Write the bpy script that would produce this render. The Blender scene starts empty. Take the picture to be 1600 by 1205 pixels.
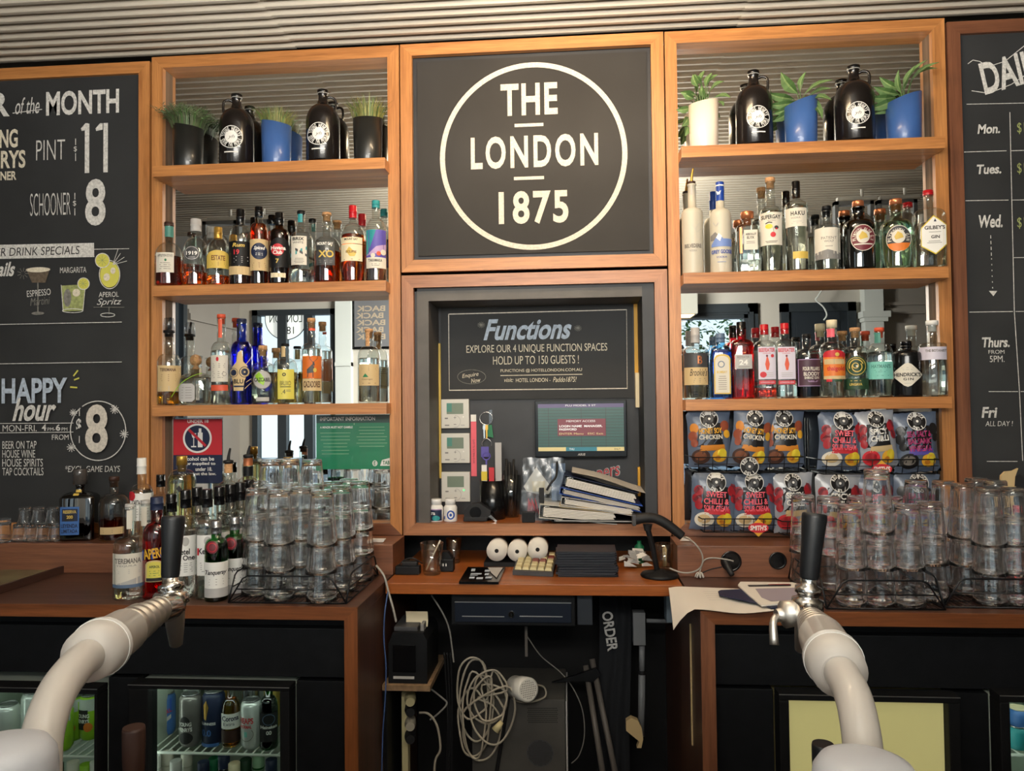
import bpy, bmesh, math, random
from mathutils import Vector, Matrix
random.seed(7)
S = bpy.context.scene
COL = S.collection
pi, sin, cos = math.pi, math.sin, math.cos

# ---------------------------------------------------------------- camera, world, light, exposure
CP = Vector((0.51098, -2.24132, -0.03567))
CR = Vector((0.99683029, 0.07879297, -0.01100203))
CU = Vector((0.01306504, -0.02571514, 0.99958393))
CF = Vector((-0.07847727, 0.99655928, 0.02666307))
FPX = 1171.0
cd = bpy.data.cameras.new('camera'); cam = bpy.data.objects.new('camera', cd); COL.objects.link(cam)
cam.matrix_world = Matrix(((CR.x, CU.x, -CF.x, CP.x), (CR.y, CU.y, -CF.y, CP.y), (CR.z, CU.z, -CF.z, CP.z), (0, 0, 0, 1)))
cd.sensor_fit = 'HORIZONTAL'; cd.sensor_width = 36.0; cd.lens = FPX * 36 / 1600; cd.clip_start = 0.05; cd.clip_end = 100
S.camera = cam

w = bpy.data.worlds.new('sky'); S.world = w; w.use_nodes = True
nt = w.node_tree; bg = nt.nodes['Background']
sky = nt.nodes.new('ShaderNodeTexSky'); sky.sky_type = 'NISHITA'
sky.sun_elevation = math.radians(50); sky.sun_rotation = math.radians(20); sky.sun_disc = False; sky.air_density = 1.4; sky.dust_density = 2.0
nt.nodes.remove(sky)
tc = nt.nodes.new('ShaderNodeTexCoord'); sx = nt.nodes.new('ShaderNodeSeparateXYZ'); rp = nt.nodes.new('ShaderNodeValToRGB'); rp.color_ramp.elements[0].color = (0.86, 0.92, 1.0, 1); rp.color_ramp.elements[0].position = 0.0; rp.color_ramp.elements[1].color = (0.36, 0.58, 1.0, 1); rp.color_ramp.elements[1].position = 0.75
nt.links.new(tc.outputs['Generated'], sx.inputs[0]); nt.links.new(sx.outputs[2], rp.inputs[0]); nt.links.new(rp.outputs[0], bg.inputs[0]); bg.inputs[1].default_value = 2.0

def area(name, loc, aim, sx, sy, power, col):
    l = bpy.data.lights.new(name, 'AREA'); l.shape = 'RECTANGLE'; l.size = sx; l.size_y = sy; l.energy = power; l.color = col
    o = bpy.data.objects.new(name, l); COL.objects.link(o); o.location = loc
    o.rotation_euler = (Vector(aim) - Vector(loc)).to_track_quat('-Z', 'Y').to_euler(); return o
def portal(loc, sx, sy, rot):
    l = bpy.data.lights.new('window_portal', 'AREA'); l.shape = 'RECTANGLE'; l.size = sx; l.size_y = sy; l.cycles.is_portal = True
    o = bpy.data.objects.new('window_portal', l); COL.objects.link(o); o.location = loc; o.rotation_euler = rot
# canopy lamp lights the sign; the other area lights are added, unseen fill
area('added_bar_fill', (0.45, -1.75, 1.02), (0.45, -0.6, 0.6), 0.9, 0.35, 7, (1.0, 0.93, 0.84))  # added fill for the bar front, kept out of mirror view
area('added_room_fill', (0.4, -3.4, 1.05), (0.1, -5.5, -0.1), 1.2, 0.8, 370, (1.0, 0.98, 0.93))  # added fill aimed at the far wall to brighten the mirrored room
area('added_uplight', (0.45, -1.25, 0.72), (0.45, -1.15, 2), 0.7, 0.25, 54, (1.0, 0.95, 0.87))  # added uplight to brighten the ribbed ceiling
area('added_back_fill', (0.25, -4.7, 1.05), (-1.6, -5.0, -0.3), 1.6, 0.5, 60, (1.0, 0.98, 0.95))  # added fill at the far end of the room, hidden from the mirrors
area('canopy_lamp_light', (0.50, -0.62, 1.04), (0.62, 0.0, 0.45), 0.60, 0.10, 8.5, (1.0, 0.74, 0.46))
area('added_uplight', (0.45, -2.5, 0.42), (0.45, -1.6, 1.15), 1.4, 0.5, 62, (1.0, 0.96, 0.88))  # second added uplight, raking the ceiling ribs from behind the camera
S.view_settings.view_transform = 'Standard'; S.view_settings.look = 'None'; S.view_settings.gamma = 1
S.view_settings.use_curve_mapping = False; S.view_settings.exposure = 0.0
S.cycles.max_bounces = 24; S.cycles.transmission_bounces = 20; S.cycles.transparent_max_bounces = 40; S.cycles.glossy_bounces = 8; S.cycles.diffuse_bounces = 5
S.cycles.sample_clamp_indirect = 4

# ---------------------------------------------------------------- measuring helpers: a point of the place from its bearing and a known plane
def ray(x, y): return CF + CR * ((x - 800) / FPX) + CU * ((602.5 - y) / FPX)
def at(x, y, Y):
    d = ray(x, y); return CP + d * ((Y - CP.y) / d.y)
def atz(x, y, Z):
    d = ray(x, y); return CP + d * ((Z - CP.z) / d.z)
def mpp(P): return (Vector(P) - CP).dot(CF) / FPX

# ---------------------------------------------------------------- materials
MATS = {}
def s2l(c): return tuple(((v / 255) / 12.92 if v / 255 <= 0.04045 else ((v / 255 + 0.055) / 1.055) ** 2.4) for v in c[:3]) + (1.0,)
def mat(name, rgb, rough=0.5, metal=0.0, spec=0.5, emit=0.0, noise=None, bump=None, coat=0.0, trans=0.0, ior=1.45, sheen=0):
    if name in MATS: return MATS[name]
    m = bpy.data.materials.new(name); m.use_nodes = True; n = m.node_tree.nodes; l = m.node_tree.links; b = n['Principled BSDF']
    c = s2l(rgb); b.inputs['Base Color'].default_value = c; b.inputs['Roughness'].default_value = rough; b.inputs['Metallic'].default_value = metal
    b.inputs['Specular IOR Level'].default_value = spec; b.inputs['Coat Weight'].default_value = coat
    b.inputs['Transmission Weight'].default_value = trans; b.inputs['IOR'].default_value = ior
    if emit: b.inputs['Emission Color'].default_value = c; b.inputs['Emission Strength'].default_value = emit
    if noise:
        sc, amt = noise[0], noise[1]
        t = n.new('ShaderNodeTexCoord'); x = n.new('ShaderNodeTexNoise'); x.inputs['Scale'].default_value = sc; x.inputs['Detail'].default_value = 5
        mp = n.new('ShaderNodeMapping'); mp.inputs['Scale'].default_value = noise[2] if len(noise) > 2 else (1, 1, 1)
        r = n.new('ShaderNodeValToRGB'); r.color_ramp.elements[0].position = 0.3; r.color_ramp.elements[1].position = 0.7
        r.color_ramp.elements[0].color = tuple(v * (1 - amt) for v in c[:3]) + (1,); r.color_ramp.elements[1].color = tuple(min(1, v * (1 + amt)) for v in c[:3]) + (1,)
        l.new(t.outputs['Object'], mp.inputs[0]); l.new(mp.outputs[0], x.inputs['Vector']); l.new(x.outputs['Fac'], r.inputs[0]); l.new(r.outputs[0], b.inputs['Base Color'])
    if bump:
        x2 = n.new('ShaderNodeTexNoise'); x2.inputs['Scale'].default_value = bump[0]; t2 = n.new('ShaderNodeTexCoord'); l.new(t2.outputs['Object'], x2.inputs['Vector'])
        bp = n.new('ShaderNodeBump'); bp.inputs['Strength'].default_value = bump[1]; bp.inputs['Distance'].default_value = 0.002
        l.new(x2.outputs['Fac'], bp.inputs['Height']); l.new(bp.outputs[0], b.inputs['Normal'])
    MATS[name] = m; return m
def wood(name, rgb, rgb2, axis, rough=0.42, coat=0.15, spec=0.5):
    m = bpy.data.materials.new(name); m.use_nodes = True; n = m.node_tree.nodes; l = m.node_tree.links; b = n['Principled BSDF']
    t = n.new('ShaderNodeTexCoord'); mp = n.new('ShaderNodeMapping'); sc = [26, 26, 26]; sc['xyz'.index(axis)] = 1.1; mp.inputs['Scale'].default_value = sc
    oi = n.new('ShaderNodeObjectInfo'); ad = n.new('ShaderNodeVectorMath'); ad.operation = 'ADD'
    l.new(t.outputs['Object'], ad.inputs[0]); l.new(oi.outputs['Random'], ad.inputs[1]); l.new(ad.outputs[0], mp.inputs[0])
    x = n.new('ShaderNodeTexNoise'); x.inputs['Scale'].default_value = 1.6; x.inputs['Detail'].default_value = 8; x.inputs['Roughness'].default_value = 0.62; x.inputs['Distortion'].default_value = 0.5
    l.new(mp.outputs[0], x.inputs['Vector'])
    mp2 = n.new('ShaderNodeMapping'); sc2 = [300, 300, 300]; sc2['xyz'.index(axis)] = 14; mp2.inputs['Scale'].default_value = sc2; l.new(ad.outputs[0], mp2.inputs[0])
    y = n.new('ShaderNodeTexNoise'); y.inputs['Scale'].default_value = 1.0; y.inputs['Detail'].default_value = 3; l.new(mp2.outputs[0], y.inputs['Vector'])
    r = n.new('ShaderNodeValToRGB'); e = r.color_ramp.elements; e[0].position = 0.3; e[1].position = 0.68; e[0].color = s2l(rgb2); e[1].color = s2l(rgb); l.new(x.outputs['Fac'], r.inputs[0])
    mx = n.new('ShaderNodeMix'); mx.data_type = 'RGBA'; mx.blend_type = 'MULTIPLY'; mx.inputs[0].default_value = 0.35
    r2 = n.new('ShaderNodeValToRGB'); r2.color_ramp.elements[0].position = 0.35; r2.color_ramp.elements[0].color = (0.45, 0.4, 0.36, 1); r2.color_ramp.elements[1].position = 0.55
    l.new(y.outputs['Fac'], r2.inputs[0]); l.new(r.outputs[0], mx.inputs[6]); l.new(r2.outputs[0], mx.inputs[7]); l.new(mx.outputs[2], b.inputs['Base Color'])
    b.inputs['Roughness'].default_value = rough; b.inputs['Coat Weight'].default_value = coat; b.inputs['Coat Roughness'].default_value = 0.3; b.inputs['Specular IOR Level'].default_value = spec
    bp = n.new('ShaderNodeBump'); bp.inputs['Strength'].default_value = 0.12; bp.inputs['Distance'].default_value = 0.001; l.new(x.outputs['Fac'], bp.inputs['Height']); l.new(bp.outputs[0], b.inputs['Normal'])
    MATS[name] = m; return m
def thin_glass(name, rgb, base=0.10, k=0.8, rough=0.01):
    "thin wall of glass: lets light straight through, mirrors more at grazing angles"
    m = bpy.data.materials.new(name); m.use_nodes = True; n = m.node_tree.nodes; l = m.node_tree.links
    n.remove(n['Principled BSDF']); out = n['Material Output']
    tr = n.new('ShaderNodeBsdfTransparent'); tr.inputs[0].default_value = s2l(rgb); gl = n.new('ShaderNodeBsdfGlossy'); gl.inputs['Roughness'].default_value = rough
    lw = n.new('ShaderNodeLayerWeight'); lw.inputs[0].default_value = 0.5; p = n.new('ShaderNodeMath'); p.operation = 'POWER'; p.inputs[1].default_value = 3.2
    a = n.new('ShaderNodeMath'); a.operation = 'MULTIPLY_ADD'; a.inputs[1].default_value = k; a.inputs[2].default_value = base; mx = n.new('ShaderNodeMixShader')
    l.new(lw.outputs['Facing'], p.inputs[0]); l.new(p.outputs[0], a.inputs[0]); l.new(a.outputs[0], mx.inputs[0]); l.new(tr.outputs[0], mx.inputs[1]); l.new(gl.outputs[0], mx.inputs[2]); l.new(mx.outputs[0], out.inputs[0])
    MATS[name] = m; return m
def glass(name, rgb, rough=0.0, ior=1.45):
    m = bpy.data.materials.new(name); m.use_nodes = True; n = m.node_tree.nodes; l = m.node_tree.links
    n.remove(n['Principled BSDF']); g = n.new('ShaderNodeBsdfGlass'); g.inputs['Color'].default_value = s2l(rgb); g.inputs['Roughness'].default_value = rough; g.inputs['IOR'].default_value = ior
    l.new(g.outputs[0], n['Material Output'].inputs[0]); MATS[name] = m; return m

for ax in 'xyz':
    wood('oak_' + ax, (200, 138, 79), (154, 97, 50), ax); wood('oak_shade_' + ax, (128, 104, 84), (98, 78, 62), ax, 0.85, 0.0, 0.1)  # oak_shade: jamb oak with its shadow put into the colour
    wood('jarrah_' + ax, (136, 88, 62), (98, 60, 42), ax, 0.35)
    wood('cherry_' + ax, (172, 98, 44), (132, 68, 28), ax, 0.33); wood('edge_' + ax, (134, 78, 42), (98, 54, 28), ax, 0.36)
    wood('mid_' + ax, (178, 122, 82), (138, 88, 56), ax)  # niche frame oak, darkened: the dimmer light low down put into its colour
    wood('dark_wood_' + ax, (92, 60, 46), (58, 36, 28), ax, 0.4)
mat('black_paint', (17, 18, 20), 0.5, noise=(30, 0.25), spec=0.3); mat('black_gloss', (14, 14, 15), 0.18); mat('black_matte', (12, 12, 13), 0.8)
mat('chalkboard', (45, 43, 41), 0.75, noise=(3.5, 0.22)); mat('chalkboard_cool', (42, 43, 44), 0.7, noise=(3.5, 0.22))
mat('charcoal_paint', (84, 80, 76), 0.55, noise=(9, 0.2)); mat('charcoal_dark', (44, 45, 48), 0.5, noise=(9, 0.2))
mat('chalk', (205, 203, 198), 0.95, noise=(160, 0.25)); mat('chalk_bright', (206, 198, 186), 0.95, noise=(160, 0.18)); mat('chalk_cream', (214, 205, 184), 0.95, noise=(160, 0.2)); mat('chalk_yellow', (205, 200, 90), 0.9); mat('chalk_green', (150, 158, 100), 0.9, noise=(120, 0.3)); mat('chalk_grey', (120, 118, 112), 0.95, noise=(120, 0.3)); mat('chalk_blue', (176, 188, 202), 0.9, noise=(120, 0.2)); mat('chalk_brown', (96, 84, 70), 0.9, noise=(120, 0.3))
m = mat('mirror_silver', (236, 238, 236), 0.0, 1.0)
mat('white', (232, 230, 224), 0.5); mat('white_gloss', (236, 235, 232), 0.2, coat=0.3); mat('offwhite', (214, 208, 194), 0.6); mat('cream', (226, 212, 178), 0.6); mat('tan', (200, 174, 128), 0.6); mat('paper', (224, 218, 208), 0.8); mat('paper_edge', (190, 184, 176), 0.8)
mat('gold', (190, 150, 70), 0.35, 0.7); mat('gold_flat', (206, 176, 84), 0.5); mat('silver', (170, 170, 172), 0.25, 0.9); mat('silver_flat', (176, 174, 172), 0.5); mat('steel', (214, 210, 204), 0.42, 1.0, bump=(8, 0.1)); mat('chrome', (216, 214, 210), 0.16, 1.0); mat('copper', (206, 128, 88), 0.3, 0.7)
mat('cork', (188, 142, 98), 0.8, noise=(200, 0.3)); mat('red_cap', (176, 24, 34), 0.3); mat('red', (188, 38, 48), 0.5); mat('orange_red', (206, 82, 52), 0.5); mat('orange', (214, 118, 44), 0.5); mat('orange_label', (204, 104, 34), 0.55); mat('pink', (226, 96, 110), 0.5); mat('magenta', (150, 36, 92), 0.5); mat('maroon', (104, 34, 44), 0.5); mat('plum', (70, 44, 58), 0.5); mat('purple', (88, 78, 160), 0.5); mat('lilac', (178, 150, 190), 0.5); mat('lilac_pale', (206, 200, 214), 0.5)
mat('teal', (44, 140, 144), 0.45); mat('teal_pale', (120, 190, 178), 0.5); mat('teal_dark', (70, 128, 116), 0.5); mat('green', (26, 112, 70), 0.5); mat('green_sign', (22, 122, 84), 0.35, coat=0.5); mat('green_sign_dark', (14, 62, 52), 0.35, coat=0.5); mat('green_dark', (34, 62, 40), 0.5); mat('green_lime', (140, 186, 40), 0.4); mat('green_pale', (150, 186, 150), 0.6)
mat('blue', (36, 74, 160), 0.45); mat('navy', (26, 36, 64), 0.5); mat('blue_grey', (90, 110, 136), 0.45); mat('blue_mid', (60, 100, 160), 0.45); mat('blue_cap', (32, 66, 150), 0.3); mat('blue_haze', (110, 134, 190), 0.5)
mat('ink', (34, 32, 32), 0.6); mat('ink_soft', (110, 104, 98), 0.7); mat('ink_brown', (86, 58, 42), 0.6); mat('grey', (122, 120, 118), 0.55); mat('grey_light', (176, 174, 170), 0.55); mat('grey_dark', (62, 62, 64), 0.5); mat('yellow', (214, 190, 52), 0.5); mat('yellow_label', (212, 200, 88), 0.5); mat('brown', (110, 64, 40), 0.5); mat('brown_dark', (58, 36, 28), 0.5)
mat('blue_pot', (58, 92, 150), 0.35, coat=0.2); mat('black_pot', (30, 31, 30), 0.35, coat=0.3); mat('white_pot', (232, 218, 200), 0.3, coat=0.3); mat('soil', (48, 36, 28), 0.9)
mat('growler', (22, 18, 17), 0.22, coat=0.3); mat('grass', (124, 124, 70), 0.6, noise=(40, 0.4)); mat('fern', (76, 86, 58), 0.6, noise=(40, 0.4)); mat('leaf', (72, 102, 56), 0.45, noise=(25, 0.3)); mat('leaf_vein', (128, 152, 96), 0.5, noise=(60, 0.3)); mat('leaf_pale', (96, 124, 76), 0.45, noise=(25, 0.3))
mat('frost', (190, 184, 168), 0.4); mat('frost_shade', (180, 178, 170), 0.4); mat('tap_plastic', (190, 184, 177), 0.35, coat=0.2); mat('tap_plastic_blue', (184, 186, 192), 0.35); mat('handle_black', (22, 24, 27), 0.4)
mat('chip_blue', (86, 98, 118), 0.3, spec=0.7, bump=(30, 0.8)); mat('chip_silver', (150, 154, 162), 0.25, spec=0.8, bump=(30, 0.8)); mat('chip_gold', (214, 160, 46), 0.5); mat('chip_gold2', (190, 120, 36), 0.5); mat('chip_black', (26, 24, 24), 0.3); mat('chip_red', (150, 32, 40), 0.4); mat('chip_meat', (134, 66, 44), 0.5)
mat('smoke_dark', (70, 66, 64), 0.15, coat=0.4); mat('tray_inside', (120, 124, 92), 0.25, 0.4, noise=(12, 0.5)); mat('poster_grey', (112, 112, 114), 0.5); mat('poster_tan', (176, 160, 136), 0.7); mat('cream_glow', (222, 200, 138), 0.3, emit=0.6, coat=0.5); mat('sign_daylight_glow', (236, 240, 236), 0.6, emit=0.75); mat('lamp_green', (60, 220, 120), 0.5, emit=2.0); mat('menu_navy', (28, 32, 42), 0.45); mat('drawer_blue', (34, 40, 52), 0.3, 0.2); mat('steel_dark', (60, 64, 70), 0.4, 0.4); mat('chip_edge', (120, 96, 70), 0.8, noise=(60, 0.3)); mat('fridge_black', (19, 19, 20), 0.6, spec=0.2, bump=(60, 0.2)); mat('lilac_grey', (150, 140, 150), 0.8); mat('box_pale', (130, 144, 154), 0.5); mat('wire_black', (16, 17, 20), 0.4, 0.3); mat('cable_grey', (150, 146, 138), 0.5); mat('cable_white', (160, 152, 136), 0.5); mat('cable_blue', (60, 84, 130), 0.5); mat('rubber', (20, 20, 22), 0.6); mat('plastic_grey', (120, 122, 124), 0.5); mat('plastic_white', (206, 204, 196), 0.4); mat('plastic_beige', (196, 184, 140), 0.5); mat('key_red', (120, 60, 50), 0.5); mat('screen_green', (52, 84, 80), 0.3, emit=0.25); mat('screen_red', (110, 52, 62), 0.4, emit=0.3); mat('screen_yellow', (200, 184, 130), 0.4, emit=0.3); mat('screen_teal', (44, 112, 128), 0.4, emit=0.3); mat('screen_purple', (84, 76, 110), 0.4, emit=0.3); mat('screen_white', (210, 210, 210), 0.5, emit=0.5); mat('lcd', (108, 122, 106), 0.4); mat('cloth_black', (24, 26, 30), 0.9, bump=(20, 0.8)); mat('box_grey', (72, 70, 66), 0.6, noise=(14, 0.15)); mat('tube_grey', (96, 90, 84), 0.5)
mat('wall_paint', (196, 190, 178), 0.8, noise=(2, 0.04)); mat('wall_grey', (150, 143, 134), 0.8, noise=(2, 0.04)); mat('white_trim', (220, 224, 218), 0.6); mat('door_paint', (44, 50, 56), 0.4); mat('frame_dark', (50, 56, 60), 0.4); mat('floor_dark', (62, 48, 40), 0.5, noise=(5, 0.3)); mat('plaster', (186, 184, 176), 0.9, noise=(2, 0.04)); mat('ribbed_metal', (182, 174, 160), 0.42, 0.0, 0.6, coat=0.25, noise=(1.5, 0.08)); mat('pavement', (150, 146, 140), 0.9, noise=(3, 0.2)); mat('tree_green', (70, 104, 46), 0.8, noise=(9, 0.4)); mat('brick_far', (150, 110, 90), 0.9, noise=(6, 0.3))
mat('can_white', (206, 210, 206), 0.25, 0.3); mat('can_grey', (128, 124, 120), 0.3, 0.5); mat('fridge_wall', (190, 200, 186), 0.5); mat('fridge_cream', (214, 200, 140), 0.5); mat('fridge_light', (236, 244, 236), 0.5, emit=6.5); mat('fridge_light_warm', (255, 230, 160), 0.5, emit=9.0); mat('wire_white', (196, 200, 190), 0.4); mat('lamp_glow', (255, 214, 150), 0.5, emit=6.0); mat('lamp_shade', (178, 176, 164), 0.6)
thin_glass('clear_glass', (247, 250, 248)); thin_glass('blue_glass', (90, 130, 235), 0.08); thin_glass('sky_glass', (176, 224, 246), 0.1); thin_glass('red_glass', (236, 90, 104), 0.09); thin_glass('green_glass', (90, 180, 110), 0.08); thin_glass('brown_glass', (180, 126, 70), 0.09); thin_glass('aqua_glass', (226, 244, 230), 0.09); thin_glass('window_glass', (238, 244, 242), 0.06, 0.5); thin_glass('dark_glass', (30, 30, 34), 0.12); thin_glass('smoke_glass', (236, 240, 238), 0.05, 0.5); thin_glass('plastic_film', (228, 232, 236), 0.08, 0.5, 0.2)
for nm, c in {'spirit_clear': (253, 254, 253), 'spirit_amber': (255, 196, 104), 'spirit_rum': (226, 136, 66), 'spirit_dark': (170, 92, 62), 'spirit_gold': (248, 218, 132), 'spirit_straw': (250, 242, 200), 'spirit_red': (244, 54, 76), 'spirit_pink': (250, 176, 156), 'spirit_blue': (150, 220, 250), 'spirit_cobalt': (70, 110, 240), 'spirit_plum': (90, 48, 76), 'spirit_navy': (44, 44, 64), 'spirit_green': (70, 150, 90), 'spirit_grey': (226, 228, 222)}.items(): glass(nm, c, 0.0, 1.36)
m = glass('tumbler_glass', (255, 255, 255), 0.0, 1.5)   # clear glass; a faint white haze is mixed in to brighten it
_n = m.node_tree.nodes; _g = [x for x in _n if x.type == 'BSDF_GLASS'][0]; _d = _n.new('ShaderNodeBsdfDiffuse'); _d.inputs[0].default_value = (0.9, 0.92, 0.93, 1); _x = _n.new('ShaderNodeMixShader'); _x.inputs[0].default_value = 0.008
m.node_tree.links.new(_g.outputs[0], _x.inputs[1]); m.node_tree.links.new(_d.outputs[0], _x.inputs[2]); m.node_tree.links.new(_x.outputs[0], _n['Material Output'].inputs[0])

# ---------------------------------------------------------------- mesh builder
class MB:
    def __init__(s): s.v = []; s.f = []; s.m = []; s.sm = []; s.mats = []
    def mi(s, m):
        if m not in s.mats: s.mats.append(m)
        return s.mats.index(m)
    def add(s, vs, fs, m, smooth=False):
        b = len(s.v); k = s.mi(m); s.v += [tuple(v) for v in vs]
        for f in fs: s.f.append(tuple(i + b for i in f)); s.m.append(k); s.sm.append(smooth)
        return s
    def box(s, x0, x1, y0, y1, z0, z1, m, bev=0.0):
        if bev <= 0:
            vs = [(x, y, z) for x in (x0, x1) for y in (y0, y1) for z in (z0, z1)]
            return s.add(vs, [(0, 1, 3, 2), (4, 6, 7, 5), (0, 4, 5, 1), (2, 3, 7, 6), (0, 2, 6, 4), (1, 5, 7, 3)], m)
        bm = bmesh.new(); bmesh.ops.create_cube(bm, size=1)
        for v in bm.verts: v.co = Vector(((x0 + x1) / 2 + v.co.x * (x1 - x0), (y0 + y1) / 2 + v.co.y * (y1 - y0), (z0 + z1) / 2 + v.co.z * (z1 - z0)))
        bmesh.ops.bevel(bm, geom=bm.edges[:], offset=min(bev, abs(x1 - x0) / 2.2, abs(y1 - y0) / 2.2, abs(z1 - z0) / 2.2), segments=2, affect='EDGES', profile=0.7)
        return s.bm(bm, m)
    def bm(s, bm, m, smooth=False):
        bm.verts.index_update(); s.add([v.co[:] for v in bm.verts], [tuple(v.index for v in f.verts) for f in bm.faces], m, smooth); bm.free(); return s
    def lathe(s, prof, m, seg=24, c=(0, 0, 0), n=2.0, wy=None, caps=True, smooth=True, nf=None, rib=None):
        "prof: [(r, z)]; n superellipse power of the section; wy: depth / width ratio"
        vs = []; fs = []; k = len(prof); wy = 1.0 if wy is None else wy
        for j, (r, z) in enumerate(prof):
            nn = nf(j) if nf else n; w_ = wy if not callable(wy) else wy(r)
            for i in range(seg):
                a = 2 * pi * (i + 0.5) / seg; ca, sa = cos(a), sin(a); rr = r * (1 + (rib[0] * (0.5 + 0.5 * cos(rib[1] * a + (rib[2] * z if len(rib) > 2 else 0))) if rib and j in rib[-1] else 0)) if rib else r
                vs.append((c[0] + rr * math.copysign(abs(ca) ** (2 / nn), ca), c[1] + rr * w_ * math.copysign(abs(sa) ** (2 / nn), sa), c[2] + z))
        for j in range(k - 1):
            for i in range(seg): fs.append((j * seg + i, j * seg + (i + 1) % seg, (j + 1) * seg + (i + 1) % seg, (j + 1) * seg + i))
        s.add(vs, fs, m, smooth); b = len(s.v) - len(vs)
        if caps:
            kk = s.mi(m)
            s.f.append(tuple(b + i for i in reversed(range(seg)))); s.m.append(kk); s.sm.append(False)
            s.f.append(tuple(b + (k - 1) * seg + i for i in range(seg))); s.m.append(kk); s.sm.append(False)
        return s
    def cyl(s, p, q, r, m, seg=16, r2=None, smooth=True, caps=True):
        p, q = Vector(p), Vector(q); d = (q - p); L = d.length; R = d.to_track_quat('Z', 'Y').to_matrix(); r2 = r if r2 is None else r2; vs = []
        for (o, rr) in ((p, r), (q, r2)):
            for i in range(seg): a = 2 * pi * i / seg; vs.append(o + R @ Vector((rr * cos(a), rr * sin(a), 0)))
        s.add(vs, [(i, (i + 1) % seg, seg + (i + 1) % seg, seg + i) for i in range(seg)], m, smooth)
        if caps: s.add(vs, [tuple(reversed(range(seg))), tuple(range(seg, 2 * seg))], m)
        return s
    def rev(s, p, q, prof, m, seg=20):
        "profile [(t along p-q, radius)] turned round the axis p-q"
        p, q = Vector(p), Vector(q); d = q - p; R = d.to_track_quat('Z', 'Y').to_matrix(); vs = []; k = len(prof)
        for t, r in prof:
            for i in range(seg): a = 2 * pi * i / seg; vs.append(p + d * t + R @ Vector((r * cos(a), r * sin(a), 0)))
        s.add(vs, [(j * seg + i, j * seg + (i + 1) % seg, (j + 1) * seg + (i + 1) % seg, (j + 1) * seg + i) for j in range(k - 1) for i in range(seg)], m, True)
        s.add(vs, [tuple(reversed(range(seg))), tuple(range((k - 1) * seg, k * seg))], m); return s
    def tube(s, pts, r, m, seg=8, sub=6, closed=False, rf=None):
        P = [Vector(p) for p in pts]
        if sub > 1 and len(P) > 2:
            Q = []; n = len(P)
            for i in range(n if closed else n - 1):
                p0, p1, p2, p3 = (P[(i - 1) % n], P[i], P[(i + 1) % n], P[(i + 2) % n]) if closed else (P[max(i - 1, 0)], P[i], P[i + 1], P[min(i + 2, n - 1)])
                for k in range(sub):
                    t = k / sub; Q.append(0.5 * ((2 * p1) + (p2 - p0) * t + (2 * p0 - 5 * p1 + 4 * p2 - p3) * t * t + (3 * p1 - p0 - 3 * p2 + p3) * t ** 3))
            if not closed: Q.append(P[-1])
            P = Q
        n = len(P); vs = []; up = None
        for i, p in enumerate(P):
            d = (P[(i + 1) % n] - P[(i - 1) % n]) if closed else (P[min(i + 1, n - 1)] - P[max(i - 1, 0)])
            if d.length < 1e-9: d = Vector((0, 0, 1))
            d.normalize()
            if up is None: up = Vector((0, 0, 1)) if abs(d.z) < 0.9 else Vector((1, 0, 0))
            a = d.cross(up)
            if a.length < 1e-6: a = d.cross(Vector((0, 1, 0)))
            a.normalize(); b = a.cross(d); b.normalize(); up = b; rr = rf(i / (n - 1)) if rf else r
            for k in range(seg): t = 2 * pi * k / seg; vs.append(p + a * (rr * cos(t)) + b * (rr * sin(t)))
        rg = n if closed else n - 1
        fs = [(i * seg + k, i * seg + (k + 1) % seg, ((i + 1) % n) * seg + (k + 1) % seg, ((i + 1) % n) * seg + k) for i in range(rg) for k in range(seg)]
        if not closed: fs += [tuple(reversed(range(seg))), tuple(range((n - 1) * seg, n * seg))]
        s.add(vs, fs, m, seg > 4); return s
    def prism(s, poly, m, y0, y1):
        "polygon [(x, z)] with thickness in y"
        n = len(poly); vs = [(x, y0, z) for x, z in poly] + [(x, y1, z) for x, z in poly]
        s.add(vs, [tuple(range(n)), tuple(reversed(range(n, 2 * n)))] + [(i, n + i, n + (i + 1) % n, (i + 1) % n) for i in range(n)], m); return s
    def xf(s, M):
        s.v = [tuple(M @ Vector(v)) for v in s.v]; return s
    def obj(s, name, parent=None, label=None, cat=None, group=None, kind=None, loc=None, rz=0.0):
        me = bpy.data.meshes.new(name); me.from_pydata(s.v, [], s.f); me.update()
        for m in s.mats: me.materials.append(MATS[m])
        me.polygons.foreach_set('material_index', s.m); me.polygons.foreach_set('use_smooth', s.sm); me.update()
        o = bpy.data.objects.new(name, me); COL.objects.link(o)
        if parent is not None: o.parent = parent
        if loc is not None: o.location = loc
        if rz: o.rotation_euler.z = rz
        return tag(o, label, cat, group, kind)
def tag(o, label=None, cat=None, group=None, kind=None):
    for k, v in (('label', label), ('category', cat), ('group', group), ('kind', kind)):
        if v: o[k] = v
    return o
def thing(name, label, cat, loc=(0, 0, 0), rz=0.0, group=None, kind=None):
    o = bpy.data.objects.new(name, None); COL.objects.link(o); o.location = loc; o.rotation_euler.z = rz; o.empty_display_size = 0.02
    return tag(o, label, cat, group, kind)
def dup(root, loc, rz=None, label=None, group=None):
    r = root.copy(); COL.objects.link(r); r.location = loc
    if rz is not None: r.rotation_euler.z = rz
    if label: r['label'] = label
    if group: r['group'] = group
    for ch in root.children:
        c = ch.copy(); COL.objects.link(c); c.parent = r
        for g in ch.children: d = g.copy(); COL.objects.link(d); d.parent = c
    return r

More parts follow.
